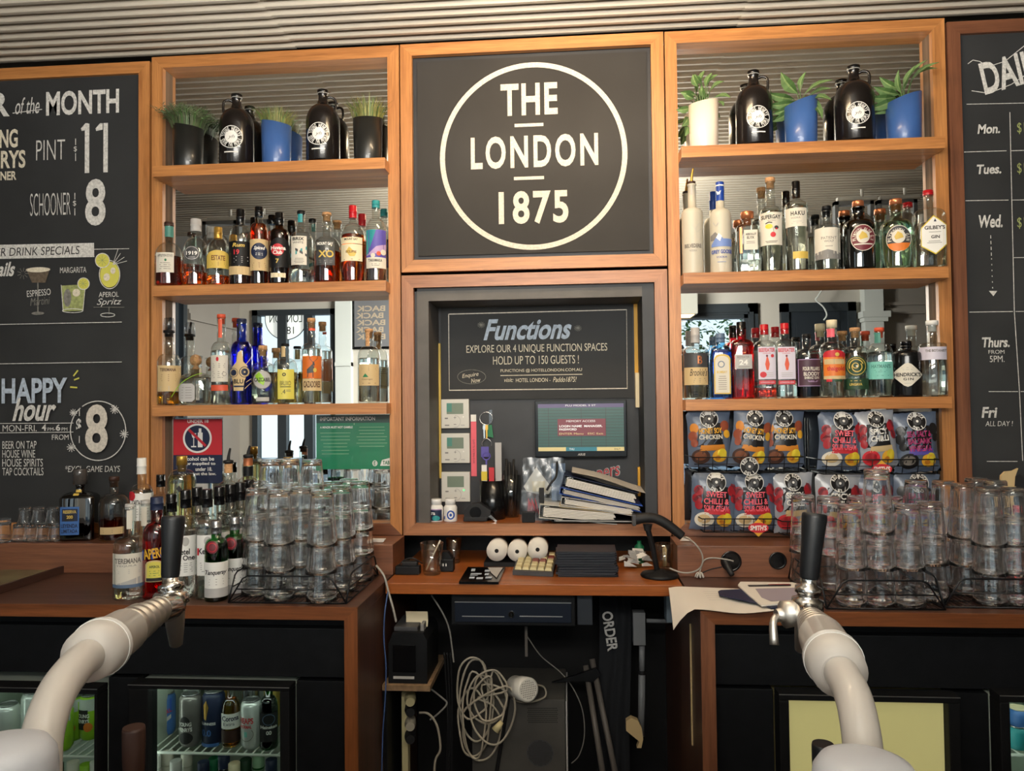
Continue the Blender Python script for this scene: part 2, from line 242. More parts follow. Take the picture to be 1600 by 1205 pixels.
# ---------------------------------------------------------------- lettering
CH = "ABCDEFGHIJKLMNOPQRSTUVWXYZabcdefghijklmnopqrstuvwxyz0123456789&$!?'.,:-+*@%/()"
GL = {}
def make_glyphs():
    tmp = []
    def t(body, off, st='r'):
        c = bpy.data.curves.new('g', 'FONT'); c.body = body; c.resolution_u = 4 if st != 'l' else 3; c.offset = off; c.fill_mode = 'FRONT'
        o = bpy.data.objects.new('g', c); COL.objects.link(o); tmp.append(o); return o
    it = {(st, ch): (t(ch, off), t('H' + ch + 'H', 0.0)) for st, off in (('r', 0.0), ('b', 0.028), ('l', -0.012)) for ch in CH}
    hh = t('HH', 0.0); bpy.context.view_layer.update(); dg = bpy.context.evaluated_depsgraph_get()
    def rd(o):
        e = o.evaluated_get(dg); me = e.to_mesh(); v = [tuple(p.co[:2]) for p in me.vertices]; f = [tuple(p.vertices) for p in me.polygons]; e.to_mesh_clear(); return v, f
    W = lambda v: max(p[0] for p in v) - min(p[0] for p in v)
    w0 = W(rd(hh)[0])
    for k, (a, b) in it.items():
        v, f = rd(a); GL[k] = (v, f, W(rd(b)[0]) - w0)
    for o in tmp:
        c = o.data; bpy.data.objects.remove(o); bpy.data.curves.remove(c)
make_glyphs()
def text2d(s, st='r', sp=0.0):
    V, F, x = [], [], 0.0
    for ch in s:
        if ch == ' ': x += 0.28 + sp; continue
        v, f, a = GL.get((st, ch), GL[(st, '.')]); b = len(V); V += [(p[0] + x, p[1]) for p in v]; F += [tuple(i + b for i in q) for q in f]; x += a + sp
    return V, F
class Draw:
    "flat print laid on a surface: shapes in picture measurements, mapped by conv -> (u, v) metres and surf(u, v, layer) -> point"
    def __init__(s, conv, surf, mb=None): s.c = conv; s.s = surf; s.k = 1; s.mb = mb or MB()
    def bx(s, x0, y0, x1, y1):
        cx, cy = (x0 + x1) / 2, (y0 + y1) / 2; a = s.c(x0, cy); b = s.c(x1, cy); t = s.c(cx, y0); d = s.c(cx, y1); c = s.c(cx, cy)
        return c[0], c[1], (b[0] - a[0]) / 2, (t[1] - d[1]) / 2
    def cols(s, us, top, bot, m, n=3):
        vs = []; fs = []
        for u in us:
            for j in range(n + 1): v = bot(u) + (top(u) - bot(u)) * j / n; vs.append(s.s(u, v, s.k))
        for i in range(len(us) - 1):
            for j in range(n): a = i * (n + 1) + j; fs.append((a, a + n + 1, a + n + 2, a + 1))
        s.mb.add(vs, fs, m, True); s.k += 1; return s
    def r(s, x0, y0, x1, y1, m, n=8):
        cx, cy, a, b = s.bx(x0, y0, x1, y1); return s.cols([cx - a + 2 * a * i / n for i in range(n + 1)], lambda u: cy + b, lambda u: cy - b, m)
    def e(s, x, y, rx, ry, m, n=16):
        cx, cy, a, b = s.bx(x - rx, y - ry, x + rx, y + ry); us = [cx - a * cos(pi * i / n) for i in range(n + 1)]; h = lambda u: b * math.sqrt(max(0, 1 - ((u - cx) / a) ** 2))
        return s.cols(us, lambda u: cy + h(u) + 1e-6, lambda u: cy - h(u) - 1e-6, m)
    def arch(s, x0, y0, x1, y1, m, k=0.35, n=12):
        cx, cy, a, b = s.bx(x0, y0, x1, y1); return s.cols([cx - a + 2 * a * i / n for i in range(n + 1)], lambda u: cy + b - 2 * b * k * (1 - math.sqrt(max(0, 1 - ((u - cx) / a) ** 2))), lambda u: cy - b, m)
    def p(s, pts, m, n=8):
        P = [s.c(*q) for q in pts]; xs = sorted(set([q[0] for q in P])); us = []
        for a, b in zip(xs[:-1], xs[1:]): us += [a + (b - a) * i / 3 for i in range(3)]
        us.append(xs[-1])
        def ex(u, f):
            o = []
            for (x0, y0), (x1, y1) in zip(P, P[1:] + P[:1]):
                if min(x0, x1) - 1e-9 <= u <= max(x0, x1) + 1e-9: o += [y0, y1] if abs(x1 - x0) < 1e-9 else [y0 + (y1 - y0) * (u - x0) / (x1 - x0)]
            return f(o)
        return s.cols(us, lambda u: ex(u, max), lambda u: ex(u, min), m, 2)
    def line(s, pts, wpx, m):
        "stroke of width wpx through the points"
        P = [Vector(s.c(*q)) for q in pts]; q = s.c(pts[0][0] + wpx, pts[0][1]); hw = abs(q[0] - P[0].x) / 2; vs = []; fs = []
        for i, a in enumerate(P):
            d = P[min(i + 1, len(P) - 1)] - P[max(i - 1, 0)]; d = d.normalized() if d.length else Vector((1, 0)); nn = Vector((-d.y, d.x)) * hw; vs += [s.s(*(a + nn), s.k), s.s(*(a - nn), s.k)]
        fs = [(2 * i, 2 * i + 1, 2 * i + 3, 2 * i + 2) for i in range(len(P) - 1)]; s.mb.add(vs, fs, m); s.k += 0.2; return s
    def ring(s, x, y, rx, ry, wpx, m, a0=0, a1=360, n=40):
        return s.line([(x + rx * cos(math.radians(a0 + (a1 - a0) * i / n)), y - ry * sin(math.radians(a0 + (a1 - a0) * i / n))) for i in range(n + 1)], wpx, m)
    def t(s, txt, x0, y0, x1, y1, m, st='r', shear=0.0, sp=0.0, rot=0.0, flip=1):
        V, F = text2d(txt, st, sp)
        if not V: return s
        V = [(a + shear * b, b) for a, b in V]
        ax, bx_ = min(v[0] for v in V), max(v[0] for v in V); ay, by = min(v[1] for v in V), max(v[1] for v in V); cx, cy, a, b = s.bx(x0, y0, x1, y1); R = math.radians(rot)
        O = []
        for x, y in V:
            p, q = flip * a * (2 * (x - ax) / (bx_ - ax) - 1), b * (2 * (y - ay) / (by - ay) - 1); O.append(s.s(cx + p * cos(R) - q * sin(R), cy + p * sin(R) + q * cos(R), s.k))
        s.mb.add(O, F, m); s.k += 0.4; return s
    def ct(s, txt, x, y, r, h, a0, a1, m, st='b', inside=False):
        "lettering round a circle from angle a0 to a1 (degrees, 90 = top)"
        c = s.c(x, y); e = s.c(x + 1, y); u = abs(e[0] - c[0]); n = len(txt)
        for i, ch in enumerate(txt):
            if ch == ' ': continue
            a = math.radians(a0 + (a1 - a0) * (i + 0.5) / n); V, F, ad = GL.get((st, ch), GL[(st, '.')]); mx = (min(v[0] for v in V) + max(v[0] for v in V)) / 2; R = a - pi / 2 if not inside else a + pi / 2
            wd = abs(math.radians(a1 - a0)) * r * u / n * 0.86; sc = h * u / 0.72; sx = min(sc, wd / max(0.3, ad)); rr = r * u + (0 if not inside else 0)
            O = []
            for p, q in V:
                p, q = (p - mx) * sx, (q - 0.36) * sc; O.append(s.s(c[0] + rr * cos(a) + p * cos(R) - q * sin(R), c[1] + rr * sin(a) + p * sin(R) + q * cos(R), s.k))
            s.mb.add(O, F, m)
        s.k += 0.4; return s
    def lines(s, x0, y0, x1, y1, n, m, th=0.7):
        for i in range(n):
            y = y0 + (y1 - y0) * (i + 0.5) / n; k = random.uniform(0.0, 0.25) * (x1 - x0) / 2
            s.line([(x0 + k, y), (x1 - k, y)], th, m) if False else s.r(x0 + k, y - th / 2, x1 - k, y + th / 2, m, 2); s.k -= 0.95
        return s
    def run(s, ops):
        for o in ops: getattr(s, o[0])(*o[1:])
        return s
def plane_draw(Y, dy=-0.0004): return Draw(lambda x, y: (at(x, y, Y).x, at(x, y, Y).z), lambda u, v, k: (u, Y + dy * k, v))
# ---------------------------------------------------------------- the room
FZ, CZ, MY = -1.59, 1.15, 0.0391           # floor, ceiling, mirror plane
ZC = -0.51                                  # counter top
def struct(name, mb, parent=None, **k): return mb.obj(name, parent, kind='structure', **k)
struct('floor', MB().box(-3.05, 5.0, -5.5, 0.3, FZ - 0.1, FZ, 'floor_dark'))
ceil = struct('ceiling', MB().box(-3.05, 5.0, -5.6, 0.3, CZ, CZ + 0.1, 'plaster'))
def ribbed(x0, x1, dz):
    pr = []; Y = 0.03; P = 0.046
    while Y > -2.36:
        for t, z in ((0, 0), (0.34, 0.0), (0.37, -0.012), (0.42, -0.0145), (0.66, -0.0145), (0.71, -0.012), (0.74, 0)): pr.append((Y - t * P, 1.1005 + z + dz))
        Y -= P
    vs = [(x, y, z) for x in (x0, x1) for y, z in pr] + [(x, y, z + 0.0015) for x in (x0, x1) for y, z in pr]; n = len(pr)
    fs = [(i, i + 1, n + i + 1, n + i) for i in range(n - 1)] + [(2 * n + i, 3 * n + i, 3 * n + i + 1, 2 * n + i + 1) for i in range(n - 1)] + [(n - 1, 3 * n - 1, 4 * n - 1, 2 * n - 1)] + [(i, 2 * n + i, 2 * n + i + 1, i + 1) for i in range(n - 1)]
    return MB().add(vs, fs, 'ribbed_metal')
for a, b, dz in ((-3.05, -1.2, 0.001), (-1.202, -0.33, 0.0), (-0.335, 1.02, 0.0025), (1.018, 2.6, 0.0), (2.598, 5.0, 0.0025)): struct('sheet', ribbed(a, b, dz), ceil)
struct('wall_back', MB().box(-3.05, 5.0, 0.24, 0.3, FZ, CZ, 'black_paint'))
struct('wall_right', MB().box(5.0, 5.1, -5.6, 0.3, FZ, CZ, 'wall_paint'))
wl = MB(); wl.box(-3.15, -3.05, -5.6, -4.36, FZ, CZ, 'wall_grey'); wl.box(-3.15, -3.05, -3.1, 0.3, FZ, CZ, 'wall_grey'); wl.box(-3.15, -3.05, -4.36, -3.1, FZ, -0.95, 'wall_grey'); wl.box(-3.15, -3.05, -4.36, -3.1, 1.0, CZ, 'wall_grey')
struct('wall_left', wl)
struct('trim_1', MB().box(-3.05, -3.02, -5.5, -4.40, 0.80, 0.86, 'wall_grey').box(-3.05, -3.035, -5.5, -4.40, 0.86, 0.90, 'wall_grey'))
wf = MB()
def wseg(x0, x1, zb, zt, m='wall_paint'): wf.box(x0, x1, -5.6, -5.5, zb, zt, m)
wseg(-3.15, -2.90, FZ, CZ); wseg(-2.90, -1.98, 1.02, CZ); wseg(-1.98, -0.95, FZ, CZ); wseg(-0.95, 1.35, FZ, -0.95); wseg(-0.95, 1.35, 1.0, CZ); wseg(1.35, 1.45, FZ, CZ); wseg(1.45, 2.32, FZ, -0.9); wseg(1.45, 2.32, 0.87, CZ); wseg(2.32, 3.46, FZ, CZ); wseg(3.46, 5.1, FZ, CZ, 'wall_grey')
struct('wall_front', wf)
struct('trim_2', MB().box(3.44, 3.62, -5.5, -5.38, FZ, CZ, 'white_trim').box(3.42, 3.65, -5.5, -5.35, 0.76, 0.80, 'white_trim').box(3.40, 3.67, -5.5, -5.33, 0.80, 0.86, 'white_trim'))
struct('trim_3', MB().box(3.67, 5.0, -5.5, -5.46, 0.84, 0.90, 'wall_grey').box(3.67, 5.0, -5.5, -5.47, 0.93, 0.96, 'wall_grey'))
struct('trim_4', MB().box(-1.97, -1.80, -5.5, -5.42, FZ, CZ, 'white_trim').box(-1.97, -1.80, -5.5, -5.40, 0.40, 0.44, 'white_trim'))
for nm, (a, b) in {'baseboard_front': (-0.95, 1.45), 'baseboard_right': (3.67, 5.0)}.items(): struct(nm, MB().box(a, b, -5.5, -5.48, FZ, FZ + 0.14, 'white_trim'))
def winunit(name, x0, x1, z0, z1, muls, rails=(), fw=0.06):
    r = thing(name, None, None, (0, 0, 0), kind='structure')
    f = MB(); f.box(x0, x0 + fw, -5.58, -5.47, z0, z1, 'frame_dark'); f.box(x1 - fw, x1, -5.58, -5.47, z0, z1, 'frame_dark'); f.box(x0, x1, -5.58, -5.47, z1 - fw, z1, 'frame_dark'); f.box(x0, x1, -5.58, -5.46, z0, z0 + fw, 'frame_dark')
    f.obj('window_frame', r)
    for a in muls: MB().box(a - 0.048, a + 0.048, -5.57, -5.48, z0 + fw, z1 - fw, 'frame_dark').obj('mullion', r)
    for z in rails: MB().box(x0 + fw, x1 - fw, -5.565, -5.485, z - 0.02, z + 0.02, 'frame_dark').obj('glazing_bar', r)
    xs = [x0 + fw] + [v for a in muls for v in (a - 0.048, a + 0.048)] + [x1 - fw]
    for a, b in zip(xs[::2], xs[1::2]): MB().box(a, b, -5.535, -5.53, z0 + fw, z1 - fw, 'window_glass').obj('pane', r)
    return r
winunit('window_1', -2.90, -1.98, FZ, 1.02, (-2.575, -2.285), fw=0.06)
winunit('window_2', -0.95, 1.35, -0.95, 1.0, (-0.38, 0.2, 0.78), (0.45,))
winunit('window_3', 1.45, 2.32, -0.9, 0.87, (), fw=0.04)
struct('trim_5', MB().box(2.32, 2.42, -5.5, -5.46, -1.0, 0.98, 'frame_dark').box(1.36, 2.42, -5.5, -5.46, 0.87, 0.98, 'frame_dark').box(2.33, 2.37, -5.46, -5.44, -1.0, 0.93, 'frame_dark').box(1.36, 2.37, -5.46, -5.44, 0.89, 0.93, 'frame_dark'))
w4 = thing('window_4', None, None, kind='structure'); MB().box(-3.13, -3.03, -4.36, -4.29, -0.95, 1.0, 'frame_dark').box(-3.13, -3.03, -3.17, -3.1, -0.95, 1.0, 'frame_dark').box(-3.13, -3.03, -4.3, -3.1, 0.94, 1.0, 'frame_dark').box(-3.13, -3.03, -4.3, -3.1, -0.95, -0.89, 'frame_dark').box(-3.11, -3.05, -4.24, -4.20, -0.9, 0.94, 'frame_dark').obj('window_frame', w4)
MB().box(-3.10, -3.095, -4.3, -3.17, -0.89, 0.94, 'window_glass').obj('pane', w4)
dr = thing('door_1', None, None, kind='structure')
MB().box(2.64, 2.72, -5.5, -5.44, FZ, 0.97, 'frame_dark').box(3.30, 3.38, -5.5, -5.44, FZ, 0.97, 'frame_dark').box(2.64, 3.38, -5.5, -5.44, 0.88, 0.97, 'frame_dark').obj('door_frame', dr)
MB().box(2.72, 3.30, -5.5, -5.47, FZ, 0.88, 'door_paint').box(2.80, 3.22, -5.47, -5.462, 0.1, 0.78, 'door_paint').box(2.80, 3.22, -5.47, -5.462, -1.3, -0.1, 'door_paint').obj('door_leaf', dr)
portal((0.2, -5.62, 0.0), 2.3, 1.95, (math.radians(90), 0, pi)); portal((1.88, -5.62, 0.0), 0.87, 1.77, (math.radians(90), 0, pi)); portal((-2.44, -5.62, -0.3), 0.92, 2.6, (math.radians(90), 0, pi)); portal((-3.17, -3.7, 0.0), 1.26, 1.95, (math.radians(90), 0, -pi / 2))
# street outside
struct('ground', MB().box(-14, 14, -22, -5.6, FZ - 0.2, FZ - 0.1, 'pavement').box(-14, -3.15, -5.6, 3, FZ - 0.2, FZ - 0.1, 'pavement'))
tr = thing('street_tree', 'leafy street tree outside the front window', 'tree', (2.6, -10.0, FZ - 0.1))
MB().tube([(0, 0, 0), (0.05, 0, 1.2), (-0.1, 0, 2.0), (-0.3, 0, 2.6)], 0.07, 'brown_dark', rf=lambda t: 0.09 - 0.06 * t).tube([(-0.1, 0, 2.0), (-0.5, 0.1, 2.5), (-0.9, 0.1, 2.9)], 0.03, 'brown_dark').tube([(-0.1, 0, 1.9), (0.5, 0.1, 2.6)], 0.03, 'brown_dark').obj('trunk', tr)
lf = MB()
for i in range(700):
    c = Vector(random.choice(((-0.35, 0, 2.9), (-0.95, 0.1, 3.0), (0.5, 0, 2.8), (0.0, 0.2, 3.4)))) + Vector((random.gauss(0, .3), random.gauss(0, .3), random.gauss(0, .22)))
    a = Vector((random.uniform(-1, 1), random.uniform(-1, 1), random.uniform(-.6, .6))).normalized() * 0.06; b = a.cross(Vector((random.random(), random.random(), 1))).normalized() * 0.03
    lf.add([c - a, c + b, c + a, c - b], [(0, 1, 2, 3)], 'tree_green')
lf.obj('foliage', tr, kind='stuff')
# framed poster and round window sign on the front wall, seen in the mirrors
pz = thing('framed_poster', 'large dark framed poster repeating the word BACK, seen in the mirror', 'poster', (-1.42, -5.5, 0.86))
MB().box(-0.38, 0.38, 0, 0.03, -0.28, 0.26, 'black_gloss').obj('frame', pz); MB().box(-0.355, 0.355, 0.03, 0.032, -0.255, 0.235, 'poster_grey').obj('print', pz)
pd = Draw(lambda x, y: (x, y), lambda u, v, k: (-u, 0.033 + 0.0004 * k, v))
for i in range(5): pd.t('BACK', 0.02 + 0.02 * (i % 2), 0.18 - i * 0.075, 0.33 + 0.01 * (i % 2), 0.12 - i * 0.075, 'poster_tan', 'b')
pd.mb.obj('lettering', pz)
sg = thing('window_sign', 'round white window sign with dark lettering, seen mirrored on the window', 'sign', (-2.545, -5.528, 0.93))
MB().lathe([(0.235, 0), (0.235, 0.004)], 'ink', 48).xf(Matrix.Rotation(-pi / 2, 4, 'X')).obj('rim', sg); MB().lathe([(0.226, 0), (0.226, 0.006)], 'sign_daylight_glow', 48).xf(Matrix.Rotation(-pi / 2, 4, 'X')).obj('disc', sg)  # disc emission stands in for daylight passing through the white film
sd = Draw(lambda x, y: (x, y), lambda u, v, k: (-u, 0.007 + 0.0004 * k, v)); sd.t('THE', -0.07, 0.17, 0.07, 0.09, 'ink'); sd.t('LONDON', -0.18, 0.045, 0.18, -0.045, 'ink'); sd.t('1875', -0.09, -0.09, 0.09, -0.17, 'ink'); sd.mb.obj('lettering', sg)
# light fittings on the canopy, seen in the mirrors
def spotlight(P, lab):
    r = thing('track_spotlight', lab, 'spotlight', P)
    MB().box(-0.10, 0.10, -0.015, 0.015, 0.05, 0.075, 'plastic_white').cyl((0.03, 0, 0.07), (0.03, 0, 0.13), 0.008, 'plastic_white').obj('gear_box', r)
    MB().box(-0.12, -0.10, -0.01, 0.03, -0.14, 0.05, 'plastic_grey').box(0.06, 0.08, -0.01, 0.03, -0.14, 0.05, 'plastic_grey').box(-0.12, 0.08, -0.01, 0.03, 0.03, 0.05, 'plastic_grey').obj('yoke', r)
    MB().rev((-0.02, -0.02, -0.07), (-0.02, 0.09, -0.10), [(0, 0.03), (0.5, 0.06), (1, 0.07), (1.0, 0.06), (0.8, 0.02)], 'steel').obj('reflector', r)
    return r
for px, py, lab in ((352, 350, 'grey square-framed spotlight under the ribbed ceiling, mirrored above the gold-label bottle'), (404, 345, 'grey square-framed spotlight mirrored behind the black-capped dark rum bottles'), (1338, 320, 'grey square-framed spotlight mirrored above the navy bottle with copper cap'), (1405, 318, 'grey square-framed spotlight mirrored above the pale green bottle')):
    v = at(px, py, 2 * MY + 1.75); spotlight((v.x, -1.75, 0.97), lab)
cl = thing('fill_housing', 'long flush warm ceiling lamp on the ribbed metal ceiling', 'lamp', (0.45, -1.75, 1.03)); MB().box(-0.5, 0.5, -0.2, 0.2, 0.0, 0.052, 'plastic_white').obj('housing', cl)  # invented housing around the added bar fill
cl = thing('fill_housing', 'flat panel lamp on the plaster ceiling further back', 'lamp', (0.4, -3.4, 1.06)); MB().box(-0.65, 0.65, -0.45, 0.45, 0.0, 0.09, 'plastic_white').obj('housing', cl)  # invented housing around the added room fill
cl = thing('fill_housing', 'long panel lamp on the plaster ceiling by the front windows', 'lamp', (0.25, -4.7, 1.06)); MB().box(-0.85, 0.85, -0.3, 0.3, 0.0, 0.09, 'plastic_white').obj('housing', cl)  # invented housing around the added fill at the far end
for L, x, y, z, hw in (('shallow trough pendant throwing light up over the bar', 0.45, -1.25, 0.70, .38), ('longer trough pendant over the front bar stools', 0.45, -2.54, 0.30, .72)):  # troughs made up to hold the two added uplights
    cl = thing('uplight_trough', L, 'lamp', (x, y, z)); MB().box(-hw, hw, -0.27, 0.27, -0.02, 0.0, 'plastic_white').box(-hw, hw, -0.27, -0.26, 0, 0.03, 'plastic_white').box(-hw, -hw + .01, -0.26, 0.27, 0, 0.03, 'plastic_white').obj('trough', cl)
    for k in (-.7, .7): MB().tube([(hw * k, 0, 0), (hw * k, 0, 1.09 - z)], 0.002, 'black_gloss', 6, 1).obj('cord', cl)
v = at(1275, 466, 2 * MY + 5.3); hk = thing('hanging_hook', 'pale curved metal hook hanging before the dark door, seen in the mirror', 'hook', (v.x, -5.3, v.z)); MB().tube([(0.10, 0, 0.14), (0.02, 0, 0.02), (0.0, 0, -.02), (0.07, 0, -.09), (0.10, 0, -.17), (0.07, 0, -.22)], .008, 'white_trim', 8).obj('hook_wire', hk)
wlm = thing('wall_lamp', 'boxy warm wall lamp beside the mirrored window', 'lamp', (1.60, -5.30, 0.98)); MB().box(-0.17, 0.17, -0.2, 0.12, -0.13, 0.1, 'lamp_shade', 0.01).obj('lamp_shade', wlm); MB().box(-0.14, 0.14, -0.17, 0.09, -0.135, -0.131, 'lamp_glow').obj('diffuser', wlm)

# ---------------------------------------------------------------- frames
def mitre_frame(root, x0, x1, z0, z1, wL, wR, wT, wB, y0, y1, wd='oak', wdb=None):
    "four mitred members, two rails and two stiles"
    X0, X1, Z0, Z1 = x0 + wL, x1 - wR, z0 + wB, z1 - wT; g = 0.0004
    MB().prism([(x0, z1), (X0 + g, Z1), (X1 - g, Z1), (x1, z1)], wd + '_x', y0, y1).obj('rail', root)
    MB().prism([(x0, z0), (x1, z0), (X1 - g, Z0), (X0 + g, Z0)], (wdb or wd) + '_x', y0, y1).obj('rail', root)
    MB().prism([(x0, z0), (X0, Z0), (X0, Z1), (x0, z1)], wd + '_z', y0, y1).obj('stile', root)
    MB().prism([(x1, z0), (x1, z1), (X1, Z1), (X1, Z0)], wd + '_z', y0, y1).obj('stile', root)
Z0, Z1 = -0.4237, 1.0761
ZS = [(0.7099, 0.6766), (0.3411, 0.3092), (-0.0241, -0.0567)]
def shelf_unit(name, x0, x1, wL, wR, sx0, sx1, lab):
    r = thing(name, lab, 'shelving', (0, 0, 0))
    mitre_frame(r, x0, x1, Z0, Z1, wL, wR, 0.036, 0.035, 0.0, 0.018, 'oak', 'jarrah')  # bottom rail in darker jarrah: low dim light put into the colour
    a, b, c, d = x0 + wL, x1 - wR, Z0 + 0.035, Z1 - 0.036
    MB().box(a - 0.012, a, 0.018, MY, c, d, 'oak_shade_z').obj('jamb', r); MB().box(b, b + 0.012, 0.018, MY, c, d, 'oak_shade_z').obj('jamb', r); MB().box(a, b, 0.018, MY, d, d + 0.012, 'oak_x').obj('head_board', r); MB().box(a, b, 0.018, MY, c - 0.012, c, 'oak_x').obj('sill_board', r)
    for t, u in ZS:
        MB().box(a + 0.0005, b - 0.0005, 0.0, MY - 0.0005, u, t, 'oak_x').box(sx0, sx1, -0.0577, 0.0, u, t, 'oak_x', 0.0015).obj('shelf', r)
    mm = MB().box(a - 0.01, b + 0.01, MY, MY + 0.004, c - 0.01, d + 0.01, 'mirror_silver').obj('mirror', r); mm['label'] = 'silvered mirror back of the shelving'
    MB().box(a - 0.02, b + 0.02, MY + 0.005, MY + 0.02, c - 0.02, d + 0.02, 'black_paint').obj('back_board', r)
    return r
shelf_unit('shelf_unit', -0.7947, -0.0035, 0.0357, 0.0359, -0.758, -0.0345, 'mirror-backed wooden shelf unit with rum and tequila bottles and black pots')
shelf_unit('shelf_unit', 0.8035, 1.606, 0.0347, 0.036, 0.8385, 1.5721, 'mirror-backed wooden shelf unit with gin and vodka bottles over chip bags')
b1 = thing('menu_board', 'tall oak-framed chalkboard with beer prices and happy hour', 'board', (0, 0, 0)); mitre_frame(b1, -1.95, -0.802, Z0, Z1 - 0.012, 0.036, 0.036, 0.036, 0.035, 0.0, 0.018, 'oak'); MB().box(-1.92, -0.83, 0.012, 0.016, Z0 + 0.03, Z1 - 0.045, 'chalkboard_cool').obj('chalk_panel', b1)
b2 = thing('menu_board', 'oak-framed chalkboard listing weekday deals', 'board', (0, 0, 0)); mitre_frame(b2, 1.613, 2.75, Z0, Z1 - 0.012, 0.036, 0.036, 0.036, 0.035, 0.0, 0.018, 'jarrah'); MB().box(1.64, 2.72, 0.012, 0.016, Z0 + 0.03, Z1 - 0.045, 'chalkboard_cool').obj('chalk_panel', b2)
b3 = thing('sign_board', 'square oak-framed chalkboard with THE LONDON 1875 in a ring', 'sign', (0, 0, 0)); mitre_frame(b3, 0.001, 0.799, 0.3736, Z1, 0.0359, 0.0371, 0.036, 0.0368, -0.002, 0.016)
MB().box(0.03, 0.77, 0.022, 0.028, 0.40, 1.05, 'charcoal_dark').box(0.050, 0.750, 0.014, 0.022, 0.425, 1.027, 'chalkboard').obj('chalk_panel', b3)
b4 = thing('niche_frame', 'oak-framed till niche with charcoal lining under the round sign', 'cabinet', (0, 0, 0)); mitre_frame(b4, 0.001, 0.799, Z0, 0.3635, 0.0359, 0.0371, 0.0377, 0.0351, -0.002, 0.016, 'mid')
A = at(652, 456, 0.02); B = at(1021, 447, 0.02); ia = at(670, 471, 0.02); ib = at(1003, 464, 0.02)
lin = MB(); zb = Z0 + 0.035
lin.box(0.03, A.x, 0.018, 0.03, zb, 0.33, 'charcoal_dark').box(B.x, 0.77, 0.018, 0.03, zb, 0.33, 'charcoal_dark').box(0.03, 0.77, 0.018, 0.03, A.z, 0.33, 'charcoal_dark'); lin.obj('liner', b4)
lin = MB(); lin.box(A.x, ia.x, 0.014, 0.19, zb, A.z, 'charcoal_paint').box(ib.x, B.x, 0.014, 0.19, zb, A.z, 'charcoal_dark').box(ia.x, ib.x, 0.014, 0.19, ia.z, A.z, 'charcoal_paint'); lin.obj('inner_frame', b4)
MB().box(0.04, 0.76, 0.19, 0.20, zb - 0.01, 0.34, 'charcoal_dark').obj('back_panel', b4)
MB().box(0.036, 0.762, 0.016, 0.189, zb - 0.018, zb, 'cherry_x').obj('shelf', b4)
o = MB().box(0, 0.008, -0.004, 0.004, -0.22, 0.22, 'gold_flat').obj('yellow_batten', b4, loc=(at(686, 700, 0.184).x, 0.184, -0.05)); o['label'] = 'yellow corner batten'
p0, p1 = at(990, 474, 0.184), at(998, 622, 0.184); o = MB().box(p0.x, p0.x + 0.016, 0.18, 0.189, p1.z - 0.0, p0.z, 'chip_gold').box(p0.x, p0.x + 0.013, 0.16, 0.18, p1.z - 0.03, p1.z + 0.08, 'cream').obj('yellow_batten', b4); o['label'] = 'yellow corner batten with masking tape'
MB().box(p0.x + 0.004, p0.x + 0.014, 0.17, 0.189, at(990, 775, 0.184).z, at(990, 730, 0.184).z, 'chip_gold').obj('yellow_batten', b4)

# ---------------------------------------------------------------- chalk lettering
D = plane_draw(0.0115)
CH_, CB, CC = 'chalk', 'chalk_bright', 'chalk_cream'
D.t('BEER', -92, 146, 15, 184, CH_, 'b'); D.t('of the', 24, 152, 62, 178, CH_, shear=0.3); D.line([(20, 177), (66, 171)], 1.2, CH_); D.t('MONTH', 72, 141, 186, 179, CH_, 'b')
D.t('YOUNG', -44, 203, 28, 232, CC, 'b'); D.t('HENRYS', -46, 236, 40, 264, CC, 'b'); D.t('NEWTOWNER', -62, 269, 26, 283, CC, 'b')
D.t('PINT', 57, 219, 102, 250, CH_, 'l'); D.t('11', 133, 193, 169, 270, CH_, 'b', sp=0.14); D.p([(127, 201), (134, 193), (138, 193), (138, 203), (128, 205)], CH_); D.p([(150, 201), (157, 193), (161, 193), (161, 203), (151, 205)], CH_); D.t('$', 116, 229, 121, 238, CH_); D.line([(119, 217), (119, 227)], 1.2, CH_); D.line([(119, 240), (119, 252)], 1.2, CH_)
D.t('SCHOONER', 48, 302, 111, 337, CH_, 'l'); D.t('8', 134, 280, 166, 353, CH_, 'b'); D.t('$', 115, 314, 120, 323, CH_); D.line([(118, 302), (118, 312)], 1.2, CH_); D.line([(118, 326), (118, 337)], 1.2, CH_)
D.p([(-100, 385), (148, 380), (140, 391), (149, 402), (-100, 407)], CH_); D.t('SUMMER DRINK SPECIALS', -46, 387, 125, 400, 'ink', 'r', 0.1); D.line([(148, 390), (203, 389)], 1, CH_); D.t('Cocktails', -52, 410, 25, 433, CH_, 'b', 0.35)
